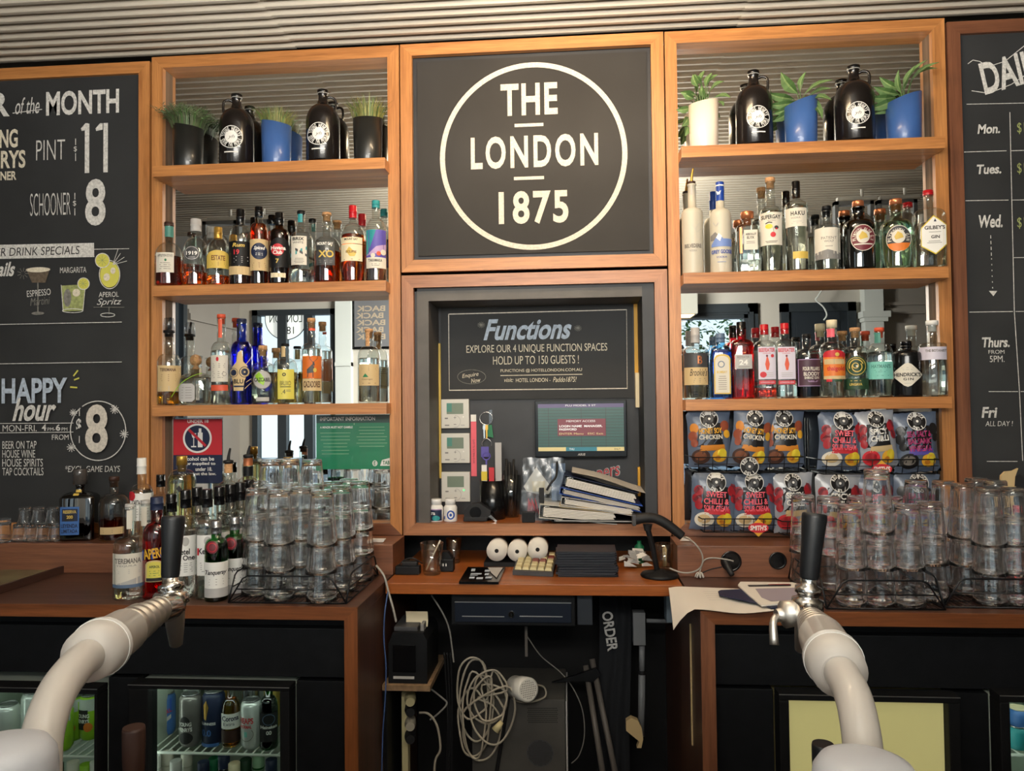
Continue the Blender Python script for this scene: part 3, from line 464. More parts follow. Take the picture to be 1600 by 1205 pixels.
# drinks
def martini(cx, y0, y1, w_, liq): D.p([(cx - w_, y0), (cx + w_, y0 - 1), (cx + w_ * 0.6, y0 + 22), (cx - w_ * 0.5, y0 + 22)], liq); D.e(cx, y0 + 2, w_, 4, 'chalk_cream'); D.line([(cx, y0 + 22), (cx, y1)], 2, 'chalk_grey'); D.e(cx, y1, 10, 2.5, 'chalk_grey')
martini(61, 420, 490, 19, 'chalk_brown'); D.t('ESPRESSO', 44, 453, 81, 463, CH_, rot=4); D.t('Martini', 49, 465, 80, 477, 'chalk_grey', shear=0.3, rot=4)
for a in range(0, 360, 40): D.line([(38 + 3 * cos(math.radians(a)), 428 - 3 * sin(math.radians(a))), (38 + 9 * cos(math.radians(a)), 428 - 9 * sin(math.radians(a)))], 0.8, 'chalk_grey')
D.t('MARGARITA', 96, 418, 137, 427, CH_); D.p([(98, 447), (136, 445), (132, 486), (101, 487)], 'chalk_green'); D.ring(116, 486, 16, 3, 1, CH_); D.line([(98, 446), (101, 486)], 1, CH_); D.line([(136, 445), (132, 486)], 1, CH_); D.e(133, 444, 9, 9, 'chalk_yellow'); D.ring(133, 444, 9, 9, 1.2, CH_); D.e(108, 466, 6, 14, 'chalk_grey'); D.e(122, 458, 6, 6, 'chalk_cream')
D.e(174, 430, 15, 20, 'chalk_yellow'); D.ring(174, 430, 16, 22, 1.1, CH_); D.e(163, 408, 11, 11, 'chalk_yellow'); D.ring(163, 408, 11, 11, 1.3, CH_)
for a in range(0, 360, 45): D.line([(163, 408), (163 + 8 * cos(math.radians(a)), 408 + 8 * sin(math.radians(a)))], 0.6, 'chalk_green'); D.line([(133, 444), (133 + 6 * cos(math.radians(a)), 444 + 6 * sin(math.radians(a)))], 0.6, 'chalk_green')
D.e(170, 434, 5, 6, 'chalk_cream'); D.e(180, 424, 4, 5, 'chalk_cream'); D.t('APEROL', 158, 457, 189, 465, CH_); D.t('Spritz', 155, 467, 194, 480, CH_, shear=0.35); D.line([(150, 481), (198, 481)], 0.8, 'chalk_grey'); D.line([(174, 480), (174, 492)], 1.2, 'chalk_grey'); D.ring(172, 493, 11, 3, 1, CH_)
for dx, dy in ((12, -18), (18, -12), (22, -6), (8, -24)): D.line([(180, 415), (180 + dx, 415 + dy)], 0.8, CH_)
D.line([(-60, 509), (194, 504)], 1, CH_); D.line([(-60, 570), (194, 566)], 1, CH_)
D.t('HAPPY', 7, 591, 109, 630, 'chalk_blue', 'b'); D.t('hour', 24, 622, 92, 658, CH_, 'b', 0.35)
for q in ([(119, 588), (126, 579)], [(120, 594), (128, 591)], [(114, 605), (125, 606)], [(2, 588), (-2, 578)]): D.line(q, 2.2, 'chalk_yellow')
D.line([(-60, 662), (119, 661)], 1, CH_); D.line([(-60, 677), (119, 675)], 1, CH_); D.t('MON-FRI.', 9, 664, 62, 674, CH_); D.t('4', 70, 663, 77, 673, CH_, 'b'); D.t('PM-', 79, 668, 91, 673, CH_); D.t('6', 92, 663, 99, 673, CH_, 'b'); D.t('PM', 101, 668, 110, 673, CH_); D.t('FROM', 86, 679, 112, 687, CH_)
for i, s_ in enumerate(('BEER ON TAP', 'HOUSE WINE', 'HOUSE SPIRITS', 'TAP COCKTAILS')): D.t(s_, 9, 689 + i * 13.8, (62, 60, 72, 73)[i], 701 + i * 13.8, CH_, 'r')
D.ring(158, 673, 43, 46, 1.5, CH_, 130, 470 - 45 + 60, 50); D.t('8', 138, 632, 173, 707, 'chalk_bright', 'b'); D.t('$', 124, 654, 132, 676, CH_, 'b'); D.line([(129, 640), (129, 650)], 1.4, CH_); D.line([(129, 681), (129, 692)], 1.4, CH_); D.t('*EXCL. GAME DAYS', 107, 727, 192, 737, CH_, 'r', 0.1)
for cx, cy, r_ in ((120, 645, 6), (184, 640, 7), (199, 678, 7), (117, 699, 7)):
    for a in range(0, 180, 36): a = math.radians(a + 10); D.line([(cx - r_ * cos(a), cy - r_ * sin(a)), (cx + r_ * cos(a), cy + r_ * sin(a))], 1.1, CH_)
D.mb.obj('chalk_lettering', b1)
D = plane_draw(0.0135)
cx, cy = 832.5, 243.5; c0 = at(cx, cy, 0.0135); R = (at(979, cy, 0.0135).x - at(686, cy, 0.0135).x) / 2; R2 = (at(cx, 97, 0.0135).z - at(cx, 390, 0.0135).z) / 2; vs = []
for i in range(97): a = 2 * pi * i / 96; vs += [(c0.x + R * cos(a), 0.0132, c0.z + R2 * sin(a)), (c0.x + (R - 0.0155) * cos(a), 0.0132, c0.z + (R2 - 0.0155) * sin(a))]
D.mb.add(vs, [(2 * i, 2 * i + 2, 2 * i + 3, 2 * i + 1) for i in range(96)], CB)
D.t('THE', 782, 130, 871, 180, CB, 'b', sp=0.06); D.t('LONDON', 735, 211, 934, 262, CB, 'b', sp=0.12); D.t('1875', 779, 298, 888, 350, CB, 'b', sp=0.08); D.r(804, 193, 849, 198, CB); D.r(803, 276, 850, 281, CB)
D.mb.obj('chalk_lettering', b3)
D = plane_draw(0.0115)
D.t('DAILY', 1530, 84, 1645, 134, CH_, 'b', 0.1, rot=14); D.line([(1512, 100), (1520, 94), (1530, 96), (1545, 104), (1570, 96), (1600, 72), (1630, 62)], 1.2, CH_); D.line([(1518, 142), (1545, 146), (1580, 132), (1610, 112)], 1.2, CH_)
D.line([(1510, 163), (1660, 160)], 1, CH_); D.t('Mon.', 1527, 194, 1562, 209, CH_, 'b', 0.15); D.t('Tues.', 1526, 257, 1564, 272, CH_, 'b', 0.15); D.t('Wed.', 1529, 336, 1566, 356, CH_, 'b', 0.15); D.t('Thurs.', 1534, 527, 1577, 543, CH_, 'b', 0.15); D.t('FROM', 1544, 547, 1569, 553, CH_); D.t('5PM.', 1546, 556, 1569, 566, CH_); D.t('Fri', 1533, 636, 1558, 653, CH_, 'b', 0.15); D.t('ALL DAY !', 1539, 658, 1582, 666, CH_, shear=0.15)
for a, b, c, d in ((1506, 238, 1572, 236), (1578, 236, 1660, 234), (1508, 314, 1575, 313), (1580, 313, 1660, 312), (1514, 488, 1582, 487), (1586, 487, 1660, 486), (1544, 612, 1590, 612), (1594, 612, 1660, 611), (1541, 721, 1589, 721), (1583, 403, 1660, 402)): D.line([(a, b), (c, d)], 1.1, CH_)
D.line([(1577, 176), (1580, 312), (1584, 487), (1592, 612), (1597, 720)], 1.2, CH_)
for i in range(10): D.line([(1547 + i * 0.3, 368 + i * 9), (1547.2 + i * 0.3, 368 + i * 9 + (5 if i < 4 else 2))], 1.3, CH_)
D.p([(1544, 455), (1557, 455), (1551, 463)], CH_)
for y in (192, 255, 340): D.t('$10', 1588, y, 1610, y + 18, 'chalk_green')
D.mb.obj('chalk_lettering', b2)
# functions board
fb = thing('functions_board', 'black chalk-lettered Functions board inside the till niche', 'sign', (0, 0, 0))
q0, q1 = at(689, 478, 0.182), at(990, 622, 0.182); MB().box(q0.x, q1.x, 0.181, 0.189, q1.z, q0.z, 'chalkboard_cool').obj('board', fb)
D = plane_draw(0.180); W_ = 'chalk_cream'
D.line([(701, 491), (979, 484), (980, 607), (702, 610), (701, 491)], 1.6, 'chalk_bright'); D.t('Functions', 755, 498, 893, 531, 'chalk_blue', 'b', 0.35)
D.t('EXPLORE OUR 4 UNIQUE FUNCTION SPACES', 728, 538, 948, 552, W_, 'r'); D.t('HOLD UP TO 150 GUESTS !', 770, 556, 904, 569, W_, 'r'); D.t('FUNCTIONS @ HOTELLONDON.COM.AU', 782, 576, 909, 582, W_); D.line([(782, 587), (910, 585)], 1.1, W_); D.t('visit:', 788, 591, 802, 597, W_, shear=0.3); D.t('HOTEL LONDON -', 806, 591, 860, 597, W_); D.t('Paddo1875!', 864, 589, 901, 597, W_, shear=0.3)
D.ring(737, 589, 22, 11, 0.8, 'chalk_grey'); D.t('Enquire', 722, 583, 748, 591, W_, shear=0.3, rot=8); D.t('Now', 736, 591, 751, 598, W_, shear=0.3, rot=8)
for cx, cy in ((903, 513), (752, 508)):
    for a in range(0, 180, 30): a = math.radians(a); D.line([(cx - 6 * cos(a), cy - 5 * sin(a)), (cx + 6 * cos(a), cy + 5 * sin(a))], 0.8, 'chalk_grey')
D.mb.obj('chalk_lettering', fb)

# ---------------------------------------------------------------- counters, risers, desk
def worktop(x0, x1, lab, side):
    t = thing('back_counter', lab, 'counter', (0, 0, 0))
    MB().box(x0, x1, -0.481, 0.0, ZC - 0.030, ZC, 'dark_wood_x').obj('counter_top', t)
    a, b = (x0, x1 - 0.028) if side > 0 else (x0 + 0.028, x1); e = x1 if side > 0 else x0; s_ = -side * 0.032
    MB().prism([(x0, ZC), (x1, ZC), (x1 if side < 0 else x1 - 0.032, ZC - 0.030), (x0 if side > 0 else x0 + 0.032, ZC - 0.030)], 'edge_x', -0.489, -0.4812).obj('edge_strip', t)
    MB().prism([(e, ZC), (e, FZ), (e + s_, FZ), (e + s_, ZC - 0.030)], 'edge_z' if side > 0 else 'jarrah_z', -0.489, -0.4812).obj('end_trim', t)
    MB().box(min(e, e + s_), max(e, e + s_), -0.481, 0.18, FZ, ZC - 0.0305, 'dark_wood_z').obj('end_panel', t)
    return t
worktop(-2.4, 0.0, 'dark wood back counter under the spirits and glass rack', 1)
worktop(0.7985, 2.9, 'dark wood back counter under the chip bags and papers', -1)
def riser(x0, x1, lab):
    t = thing('counter_riser', lab, 'ledge', (0, 0, 0)); MB().box(x0, x1, -0.15, -0.001, ZC + 0.0005, Z0 - 0.001, 'jarrah_x', 0.002).obj('ledge_board', t); return t
riser(-2.4, 0.004, 'raised wooden ledge carrying shot glasses and the blue-label bottle'); rr = riser(0.795, 2.9, 'raised wooden ledge with two round cable holes')
for px, py, r_ in ((1142, 877, 16), (1215, 876, 13.5)):
    v = at(px, py, -0.15); s_ = mpp(v); g_ = MB().rev((0, 0, 0), (0, -0.004, 0), [(0, r_ * s_), (1, r_ * s_), (1, r_ * s_ * 0.82), (0.2, r_ * s_ * 0.8)], 'black_gloss', 24).obj('cable_grommet', rr, loc=(v.x, -0.1501, v.z))
    MB().rev((0, -0.0002, 0), (0, -0.0007, 0), [(0, r_ * s_ * 0.8), (1, r_ * s_ * 0.8)], 'black_matte', 24).obj('hole', rr, loc=(v.x, -0.1501, v.z))  # black surface disc painted in for the darkness inside the hole
t = thing('till_desk', 'orange-brown wooden desk top between the two counters', 'desk', (0, 0, 0)); MB().box(0.006, 0.7935, -0.243, 0.22, ZC - 0.029, ZC, 'cherry_x', 0.002).obj('desk_top', t)
# dark carcass panels under the counters
def carcass(x0, x1, lab, muls):
    t = thing('counter_carcass', lab, 'cabinet', (0, 0, 0)); MB().box(x0, x1, -0.40, -0.38, -0.705, ZC - 0.031, 'black_paint').obj('top_panel', t)
    MB().box(x0, x1, -0.43, -0.4005, ZC - 0.1865, ZC - 0.068, 'black_paint', 0.002).obj('fascia', t)
    for a, b in muls: MB().box(a, b, -0.43, -0.38, FZ, -0.7055, 'black_paint', 0.002).obj('panel', t)
    return t
carcass(-2.4, -0.033, 'black painted cabinet front around the left fridges', ((-0.171, -0.034), (-0.654, -0.577), (-2.4, -1.094)))
carcass(0.832, 2.9, 'black painted cabinet front around the fridges under the chips', ((0.834, 0.972), (1.370, 1.452), (1.775, 2.9)))
MB().box(0.0, 0.8, 0.19, 0.22, FZ, ZC - 0.03, 'black_matte').obj('wall_back', None, kind='structure')
# ---------------------------------------------------------------- bottles
def prof_bottle(H, R, zs, zn, rn, lip=True, e=1.0, foot=0.93):
    "body radius R up to zs, rounded shoulder to neck radius rn at zn, straight neck to H"
    P = [(R * foot * 0.6, 0.0), (R * foot, 0.0), (R * 0.985, 0.0025), (R, 0.006), (R, zs)]
    for i in range(1, 8):
        t = i / 8 * pi / 2; P.append((rn + (R - rn) * cos(t) ** e, zs + (zn - zs) * (sin(t) ** (1 / e) if e > 1 else sin(t))))
    P += [(rn, zn), (rn * 0.98, H - 0.006)]
    if lip: P += [(rn * 1.12, H - 0.005), (rn * 1.12, H - 0.001), (rn, H)]
    else: P.append((rn, H))
    return P
def rad_at(P, z):
    for (r0, z0), (r1, z1) in zip(P[1:], P[2:]):
        if z0 <= z <= z1: return r1 if z1 - z0 < 1e-9 else r0 + (r1 - r0) * (z - z0) / (z1 - z0)
    return P[-1][0]
def bottle(label, px, base, top, w, sh, nk, nw, glassm='clear_glass', liq=None, sq=2.0, cap=None, labels=(), Y=-0.012, Z=None, e=1.0, group=None, name='bottle', extra=None, turn=0.0, dep=1.0, lip=True):
    """px, base, top: where it stands in the picture; w width, sh shoulder y, nk neck-start y, nw neck width (picture px).
    liq (material, level y); cap (kind, material, bottom y, [width]); labels drawn in picture px."""
    P = at(px, base, Y)
    if Z is not None: P.z = Z
    s = mpp(P); base = 602.5 - FPX * (P - CP).dot(CU) / (P - CP).dot(CF); d = P - CP; yaw = math.atan2(-d.x, d.y) if sq <= 2.2 else math.atan2(-d.x, d.y) * 0.35
    H, R, rn = (base - top) * s, w * s / 2, nw * s / 2; zs, zn = (base - sh) * s, (base - nk) * s; Hg = H
    if cap and cap[0] != 'none': Hg = (base - cap[2]) * s if cap[0] in ('cover', 'pour') else H - 0.004
    if cap and cap[0] == 'cork': Hg = (base - cap[2]) * s
    if cap and cap[0] == 'cover': Hg = (base - (top + cap[2]) / 2) * s
    zn = min(zn, Hg - 0.012)
    root = thing(name, label, 'bottle', P, yaw + turn, group)
    pr = prof_bottle(Hg, R, zs, zn, rn, lip and not (cap and cap[0] == 'cover'), e); N = len(pr)
    def nf(j):
        z = pr[j][1]; return sq if z <= zs + 1e-6 else (2.0 if z >= zn else 2.0 + (sq - 2.0) * max(0, 1 - (z - zs) / (zn - zs)))
    ws = lambda r: 1.0 if r <= rn * 1.15 else dep
    o = MB().lathe(pr, glassm, 28, nf=nf, wy=ws).obj('glass_body', root)
    if liq:
        lv = (base - liq[1]) * s; q = [(r * 0.93 - 0.0006, max(0.004, z * 1.0 + 0.003 * (z < 0.004))) for r, z in pr[1:] if z < lv - 0.001]; q.append((rad_at(pr, lv) * 0.93 - 0.0006, lv)); q = [(max(0.001, r), z) for r, z in q]
        for i in range(1, len(q)):
            if q[i][1] <= q[i - 1][1]: q[i] = (q[i][0], q[i - 1][1] + 0.0004)
        MB().lathe(q, liq[0], 28, nf=lambda j: sq if q[j][1] <= zs else 2.0 + (sq - 2.0) * max(0, 1 - (q[j][1] - zs) / (zn - zs)), wy=ws).obj('liquid', root)
    if cap:
        k = cap[0]; m = cap[1]; cb = (base - cap[2]) * s if len(cap) > 2 else H - 0.01; cr = (cap[3] * s / 2) if len(cap) > 3 else rn * 1.22
        if k == 'cover': c = MB().lathe([(cr * 1.02, cb), (cr * 1.03, cb + 0.001), (cr, cb + 0.004), (cr, cb + (H - cb) * 0.45), (cr * 1.05, cb + (H - cb) * 0.47), (cr * 1.05, cb + (H - cb) * 0.53), (cr, cb + (H - cb) * 0.55), (cr, H - 0.002), (cr * 0.93, H)], m, 20)
        elif k == 'cork': c = MB().lathe([(rn * 0.8, cb - 0.018), (rn * 0.8, cb), (cr, cb), (cr, H - 0.0015), (cr * 0.94, H)], m, 20)
        elif k == 'ball': c = MB().lathe([(rn * 0.7, cb - 0.01)] + [(max(0.001, cr * sin(pi * i / 10)), cb + cr * (1 - cos(pi * i / 10)) * (H - cb) / (2 * cr)) for i in range(1, 11)], m, 20)
        elif k == 'pour':
            c = MB().lathe([(rn * 0.8, cb - 0.012), (rn * 0.8, cb), (cr, cb), (cr, cb + 0.007), (cr * 0.45, cb + 0.009)], m, 18).tube([(0, 0, cb + 0.006), (0.001, 0, cb + (H - cb) * 0.5), (0.005, -0.002, H)], rn * 0.32, m if len(cap) < 5 else cap[4], 8, rf=lambda t: rn * (0.42 - 0.2 * t))
        elif k == 'none': c = None
        if c: c.obj('pourer' if k == 'pour' else ('stopper' if k in ('cork', 'ball') else 'cap'), root)
    if labels:
        def surf(u, v, kk):
            r = rad_at(pr, max(0.0, min(v, Hg - 0.001))) + 0.0006 + 0.00025 * kk; n_ = sq if v <= zs else 2.0 + (sq - 2.0) * max(0.0, 1 - (v - zs) / max(1e-6, zn - zs)); n_ = max(n_, 2.0); wy = ws(r); t = min(0.985, abs(u) / r)
            return (max(-r * 0.985, min(r * 0.985, u)), -r * wy * (1 - t ** n_) ** (1 / n_), v)
        up = []; lo = []
        for q in labels: (up if max(([q[4]] if q[0] in ('r', 'arch', 'lines') else [q[5]] if q[0] == 't' else [p_[1] for p_ in q[1]] if q[0] in ('p', 'line') else [1e9])) <= nk + 8 else lo).append(q)
        for nm, ops in (('neck_label', up), ('label', lo)):
            if ops: D = Draw(lambda x, y: ((x - px) * s, (base - y) * s), surf); D.run(ops); D.mb.obj(nm, root)
    if extra: extra(root, s, base)
    return root
ZT = [0.7104, 0.3416, -0.0236]
INK = 'ink'
# --- second shelf, first unit (rums)
G1 = 'rum bottles on the middle shelf'
y2 = lambda x: 447.5 - (x - 239) * 9.5 / 361
def B(i, label, px, top, w, sh, nk, nw, **k): return bottle(label, px, 440, top, w, sh, nk, nw, Z=ZT[i], **k)
B(1, Y=-0.031, label='squat amber rum bottle with green neck label and cream front label', px=264, top=347, w=42, sh=406, nk=380, nw=13, liq=('spirit_rum', 402), cap=('cover', 'brown_dark', 353, 14), group=G1,
  labels=[('r', 258, 354, 271, 371, 'teal_dark'), ('r', 246, 398, 271, 429, 'offwhite'), ('t', 'APPLETON ESTATE', 248, 401, 269, 405, INK), ('e', 259, 410, 1.6, 2, 'green'), ('lines', 250, 413, 267, 425, 4, 'ink_soft')])
B(1, 'clear bottle with silver foil neck and round grey 1919 emblem', 306, 342, 39, 404, 372, 14, liq=('spirit_amber', 427), cap=('cover', 'silver_flat', 362, 16), group=G1, e=1.2,
  labels=[('e', 300, 399, 11.5, 11.5, 'grey_dark'), ('ring', 300, 399, 10, 10, 0.8, 'silver_flat'), ('t', '1919', 292, 396, 308, 402, 'white', 'b'), ('lines', 294, 404, 306, 408, 2, 'silver_flat')])
B(1, 'round-shouldered clear bottle with gold cap and arched gold label', 341, 355, 36, 402, 374, 12, liq=('spirit_amber', 432), cap=('cover', 'gold', 373, 12.5), group=G1,
  labels=[('arch', 324.5, 394, 357.5, 422, 'gold_flat', 0.3), ('t', 'ESTATE', 331, 402, 351, 410, 'brown', 'b'), ('lines', 329, 412, 353, 419, 3, 'brown')])
B(1, 'dark rum bottle with black cap, black label and cream band', 376, 327, 35, 378, 352, 12.5, liq=('spirit_dark', 380), cap=('cover', 'black_gloss', 352, 13), group=G1,
  labels=[('r', 359, 380, 393, 418, 'black_paint'), ('t', 'Rum', 364, 383, 382, 389, 'gold_flat', 'b', 0.2), ('t', '19', 366, 393, 374, 401, 'red', 'b'), ('lines', 366, 403, 390, 414, 4, 'silver_flat'), ('r', 359, 419, 393, 432, 'tan')])
B(1, 'brown rum bottle with tan label and dark script disc', 405, 323, 28, 362, 348, 12.5, liq=('spirit_rum', 350), cap=('cover', 'black_gloss', 338, 13), group=G1,
  labels=[('r', 391.5, 376, 419, 425, 'tan'), ('e', 405, 395, 12, 13, 'navy'), ('t', 'Spiced', 397, 387, 414, 394, 'white', 'b', 0.3), ('lines', 399, 397, 411, 402, 2, 'white'), ('lines', 394, 412, 416, 421, 3, 'brown')])
B(1, 'dark brown rum bottle with a red disc on black label', 437, 332, 31, 370, 357, 13.5, glassm='brown_glass', liq=('spirit_dark', 360), cap=('cover', 'black_gloss', 352, 13.5), group=G1,
  labels=[('arch', 422, 374, 452, 420, 'black_paint', 0.25), ('e', 434, 393, 9.5, 9.5, 'red'), ('t', 'Havana', 424, 387, 446, 393, 'white', 'b'), ('t', 'Club', 427, 394, 441, 400, 'white', 'b'), ('t', '7', 431, 407, 436, 414, 'gold_flat', 'b'), ('r', 424, 429, 446, 436, 'cream'), ('lines', 426, 430, 444, 435, 2, 'brown')])
B(1, 'clear round bottle with teal neck strip and crossed teal and black bands', 471, 329, 36, 376, 362, 11.5, liq=('spirit_clear', 423), cap=('cover', 'black_paint', 334, 12.5), group=G1,
  labels=[('r', 466, 335, 473, 348, 'teal'), ('r', 456, 372, 479, 417, 'offwhite'), ('t', 'BRIX', 458, 374, 475, 379, INK, 'b'), ('t', 'WHITE', 458, 381, 474, 384, INK), ('p', [(455, 399), (479, 388), (479, 393), (455, 405)], 'teal'), ('p', [(455, 387), (479, 400), (479, 404), (455, 391)], 'grey_dark'), ('lines', 460, 406, 475, 415, 4, 'ink_soft')])
B(1, 'wide dark rum bottle with gold XO on a charcoal label', 511, 332, 43, 392, 370, 13.5, liq=('spirit_rum', 394), cap=('cork', 'cork', 336, 14.5), group=G1,
  labels=[('p', [(495, 380), (522, 380), (523, 418), (495, 418)], 'grey_dark'), ('t', 'MOUNT GAY', 496.5, 382, 520, 387, 'white', 'b'), ('t', 'XO', 498, 395, 521, 406, 'gold_flat', 'b'), ('lines', 498, 409, 520, 415, 2, 'grey')])
B(1, 'amber rum bottle with red cap and yellow map on cream label', 552, 321, 38, 374, 350, 12.5, liq=('spirit_amber', 368), cap=('cover', 'red_cap', 341, 12.5), group=G1,
  labels=[('r', 534, 374, 566, 384, 'cream'), ('t', 'MOUNT GAY', 539, 375.5, 559, 379, INK, 'b'), ('r', 534, 385, 566, 411, 'cream'), ('p', [(541, 396), (546, 389), (551, 394), (557, 398), (554, 404), (547, 404)], 'gold_flat'), ('t', 'ECLIPSE', 541, 395, 557, 398.5, 'brown', 'b'), ('lines', 538, 407, 562, 410, 1, 'brown')])
B(1, 'clear rum bottle with teal cap and purple and teal picture label', 588, 313, 33, 366, 342, 12.5, liq=('spirit_clear', 365), cap=('cover', 'teal', 325, 12.5), group=G1,
  labels=[('r', 573, 362, 603, 405, 'purple'), ('p', [(573, 362), (588, 362), (575, 400), (573, 401)], 'teal'), ('p', [(573, 402), (588, 388), (603, 384), (603, 396)], 'lilac'), ('e', 583, 402, 3.5, 3.5, 'offwhite'), ('e', 592, 399, 3.5, 3.5, 'orange_red'), ('e', 599, 397, 4, 4.5, 'offwhite'), ('r', 573, 405, 603, 422, 'offwhite'), ('t', 'TAKAMAKA', 576, 407.5, 597, 412, INK, 'b'), ('lines', 580, 414, 594, 419, 2, 'ink_soft')])
# --- third shelf, first unit (tequilas)
G2 = 'tequila bottles on the lower shelf of the rum unit'
def T(label, px, top, w, sh, nk, nw, **k): return bottle(label, px, 630, top, w, sh, nk, nw, Z=ZT[2], group=G2, **k)
T('tall clear bottle with tan label and a black pourer in a clear cup', 264, 496, 35, 568, 553, 15, Y=-0.024, liq=('spirit_gold', 613), cap=('pour', 'rubber', 520, 17),
  labels=[('r', 248, 572, 281, 612, 'tan'), ('t', 'TEREMANA', 251, 576, 274, 581, 'ink_brown', 'b'), ('lines', 251, 585, 276, 597, 4, 'brown'), ('lines', 250, 604, 278, 611, 4, 'grey_light')],
  extra=lambda r, s, b: MB().lathe([(8.8 * s, (b - 519) * s), (8.2 * s, (b - 505) * s), (7 * s, (b - 497) * s)], 'plastic_film', 16).obj('pourer_cover', r))
T('squat clear bottle with round green-brown stopper and yellow-green ribbon', 306, 554, 50, 596, 583, 18, liq=('spirit_clear', 590), cap=('ball', 'cork', 572, 18), sq=3.0, dep=0.7, e=1.3,
  labels=[('p', [(285, 604), (289, 600), (306, 600), (310, 604), (310, 624), (306, 628), (289, 628), (285, 624)], 'silver_flat'), ('lines', 289, 604, 306, 624, 5, 'grey'), ('t', 'SILVER', 312, 600, 317, 626, 'offwhite')],
  extra=lambda r, s, b: MB().tube([(14 * s, -14 * s, (b - 584) * s), (2 * s, -18.5 * s, (b - 588) * s), (-16 * s, -20 * s, (b - 600) * s), (-30 * s, -21 * s, (b - 621) * s)], 0.0011, 'green_lime', 6).obj('ribbon', r))
T('clear bottle with orange-red neck strip, red band and cream label', 346, 491, 32, 552, 534, 13, liq=('spirit_clear', 548), cap=('cork', 'orange_red', 497, 13),
  labels=[('r', 341.5, 499, 347, 528, 'orange_red'), ('r', 331, 556, 355.5, 597, 'offwhite'), ('e', 340, 562, 2, 3.4, 'red'), ('lines', 333, 568, 352, 576, 3, 'ink_soft'), ('lines', 333, 580, 350, 592, 4, 'ink_soft'), ('ring', 350, 585, 3, 3, 0.5, 'ink_soft'), ('r', 331, 602, 355.5, 611, 'orange_red')])
T('cobalt blue bottle with gold skull-like pattern', 378, 498, 33, 550, 533, 15, glassm='blue_glass', liq=('spirit_cobalt', 535), cap=('cover', 'navy', 505, 15), Y=-0.02,
  labels=[('r', 371, 506, 377, 528, 'sky_glass'), ('p', [(364, 574), (370, 566), (372, 552), (378, 548), (380, 566), (386, 572), (384, 590), (380, 600), (380, 611), (366, 611), (366, 598), (362, 588)], 'tan'), ('e', 366, 583, 6.5, 7, 'navy'), ('ring', 366, 583, 5, 5.5, 1.5, 'tan'), ('e', 382, 582, 8, 8.5, 'navy'), ('ring', 382, 582, 6, 6.5, 1.8, 'tan'), ('e', 382, 582, 1.4, 1.5, 'tan'), ('t', 'BLU', 366, 593, 380, 600, 'ink', 'b'), ('r', 366, 603, 381, 605.5, 'navy'), ('line', [(384, 570), (390, 562), (392, 558)], 0.9, 'tan'), ('line', [(384, 598), (392, 592)], 0.9, 'tan'), ('line', [(382, 608), (392, 598)], 0.9, 'tan')])
T('short round clear bottle with brown stopper and green-grey disc label', 411, 540, 37, 580, 566, 12, liq=('spirit_grey', 582), cap=('cork', 'cork', 547, 13.5), e=1.4,
  labels=[('e', 410, 594, 13.5, 14.5, 'grey_light'), ('p', [(399, 588), (405, 582), (409, 586), (414, 594), (412, 603), (404, 598)], 'green_lime'), ('ring', 410, 594, 13, 14, 0.8, 'ink_soft'), ('t', 'CAZCABEL', 398, 591, 422, 597, INK, 'b'), ('r', 401, 621, 420, 627, 'grey_light')])
T('square-shouldered bottle with black cap and tall yellow label', 446, 537, 38, 578, 560, 12, liq=('spirit_straw', 582), cap=('cover', 'black_paint', 541, 12.5),
  labels=[('r', 439.5, 541.5, 446, 558, 'tan'), ('r', 434.5, 578, 459, 624, 'yellow_label'), ('ring', 444, 586, 2, 2, 1.4, 'ink'), ('t', 'BRUXO', 438, 596, 454, 603, INK), ('r', 438, 604.5, 454, 605.6, INK), ('t', '.4', 440, 609, 446, 616, INK), ('lines', 447, 609, 454, 613, 2, 'ink_soft')])
T('clear bottle with cork stopper, orange stag label and cream band', 487, 497, 31, 549, 536, 12.5, liq=('spirit_clear', 545), cap=('cork', 'cork', 503, 13),
  labels=[('r', 483, 513, 493, 517, 'orange_red'), ('r', 473.5, 557, 502, 592, 'orange_label'), ('p', [(480, 578), (488, 570), (491, 574), (490, 583), (480, 584)], 'grey_dark'), ('p', [(488, 572), (489, 566), (491, 566), (492, 572)], 'grey_dark'), ('line', [(489, 567), (484, 561), (484, 558)], 0.7, 'grey_dark'), ('line', [(490, 567), (496, 561), (496, 557)], 0.7, 'grey_dark'), ('line', [(482, 582), (481, 590)], 1.1, 'grey_dark'), ('line', [(489, 582), (489, 590)], 1.1, 'grey_dark'), ('e', 492, 579, 2.6, 3.4, 'gold_flat'), ('r', 473.5, 592.5, 502, 611, 'tan'), ('t', 'CAZADORES', 475, 596, 500, 606, 'ink_brown', 'b')])
T('tall clear bottle with cork stopper and hand-lettered kraft label', 577, 514, 35, 563, 541, 13, liq=('spirit_clear', 560), cap=('cork', 'cork', 519, 13), e=0.8,
  labels=[('r', 561.5, 570, 592, 603, 'tan'), ('lines', 564, 573, 589, 581, 3, 'ink_brown'), ('p', [(567, 590), (571, 584), (576, 590)], 'green'), ('t', 'Casamigos', 566, 592, 582, 595, 'ink_brown', 'r', 0.2), ('lines', 564, 598, 590, 601, 1, 'ink_brown'), ('r', 572, 519, 578, 541, 'cork')])
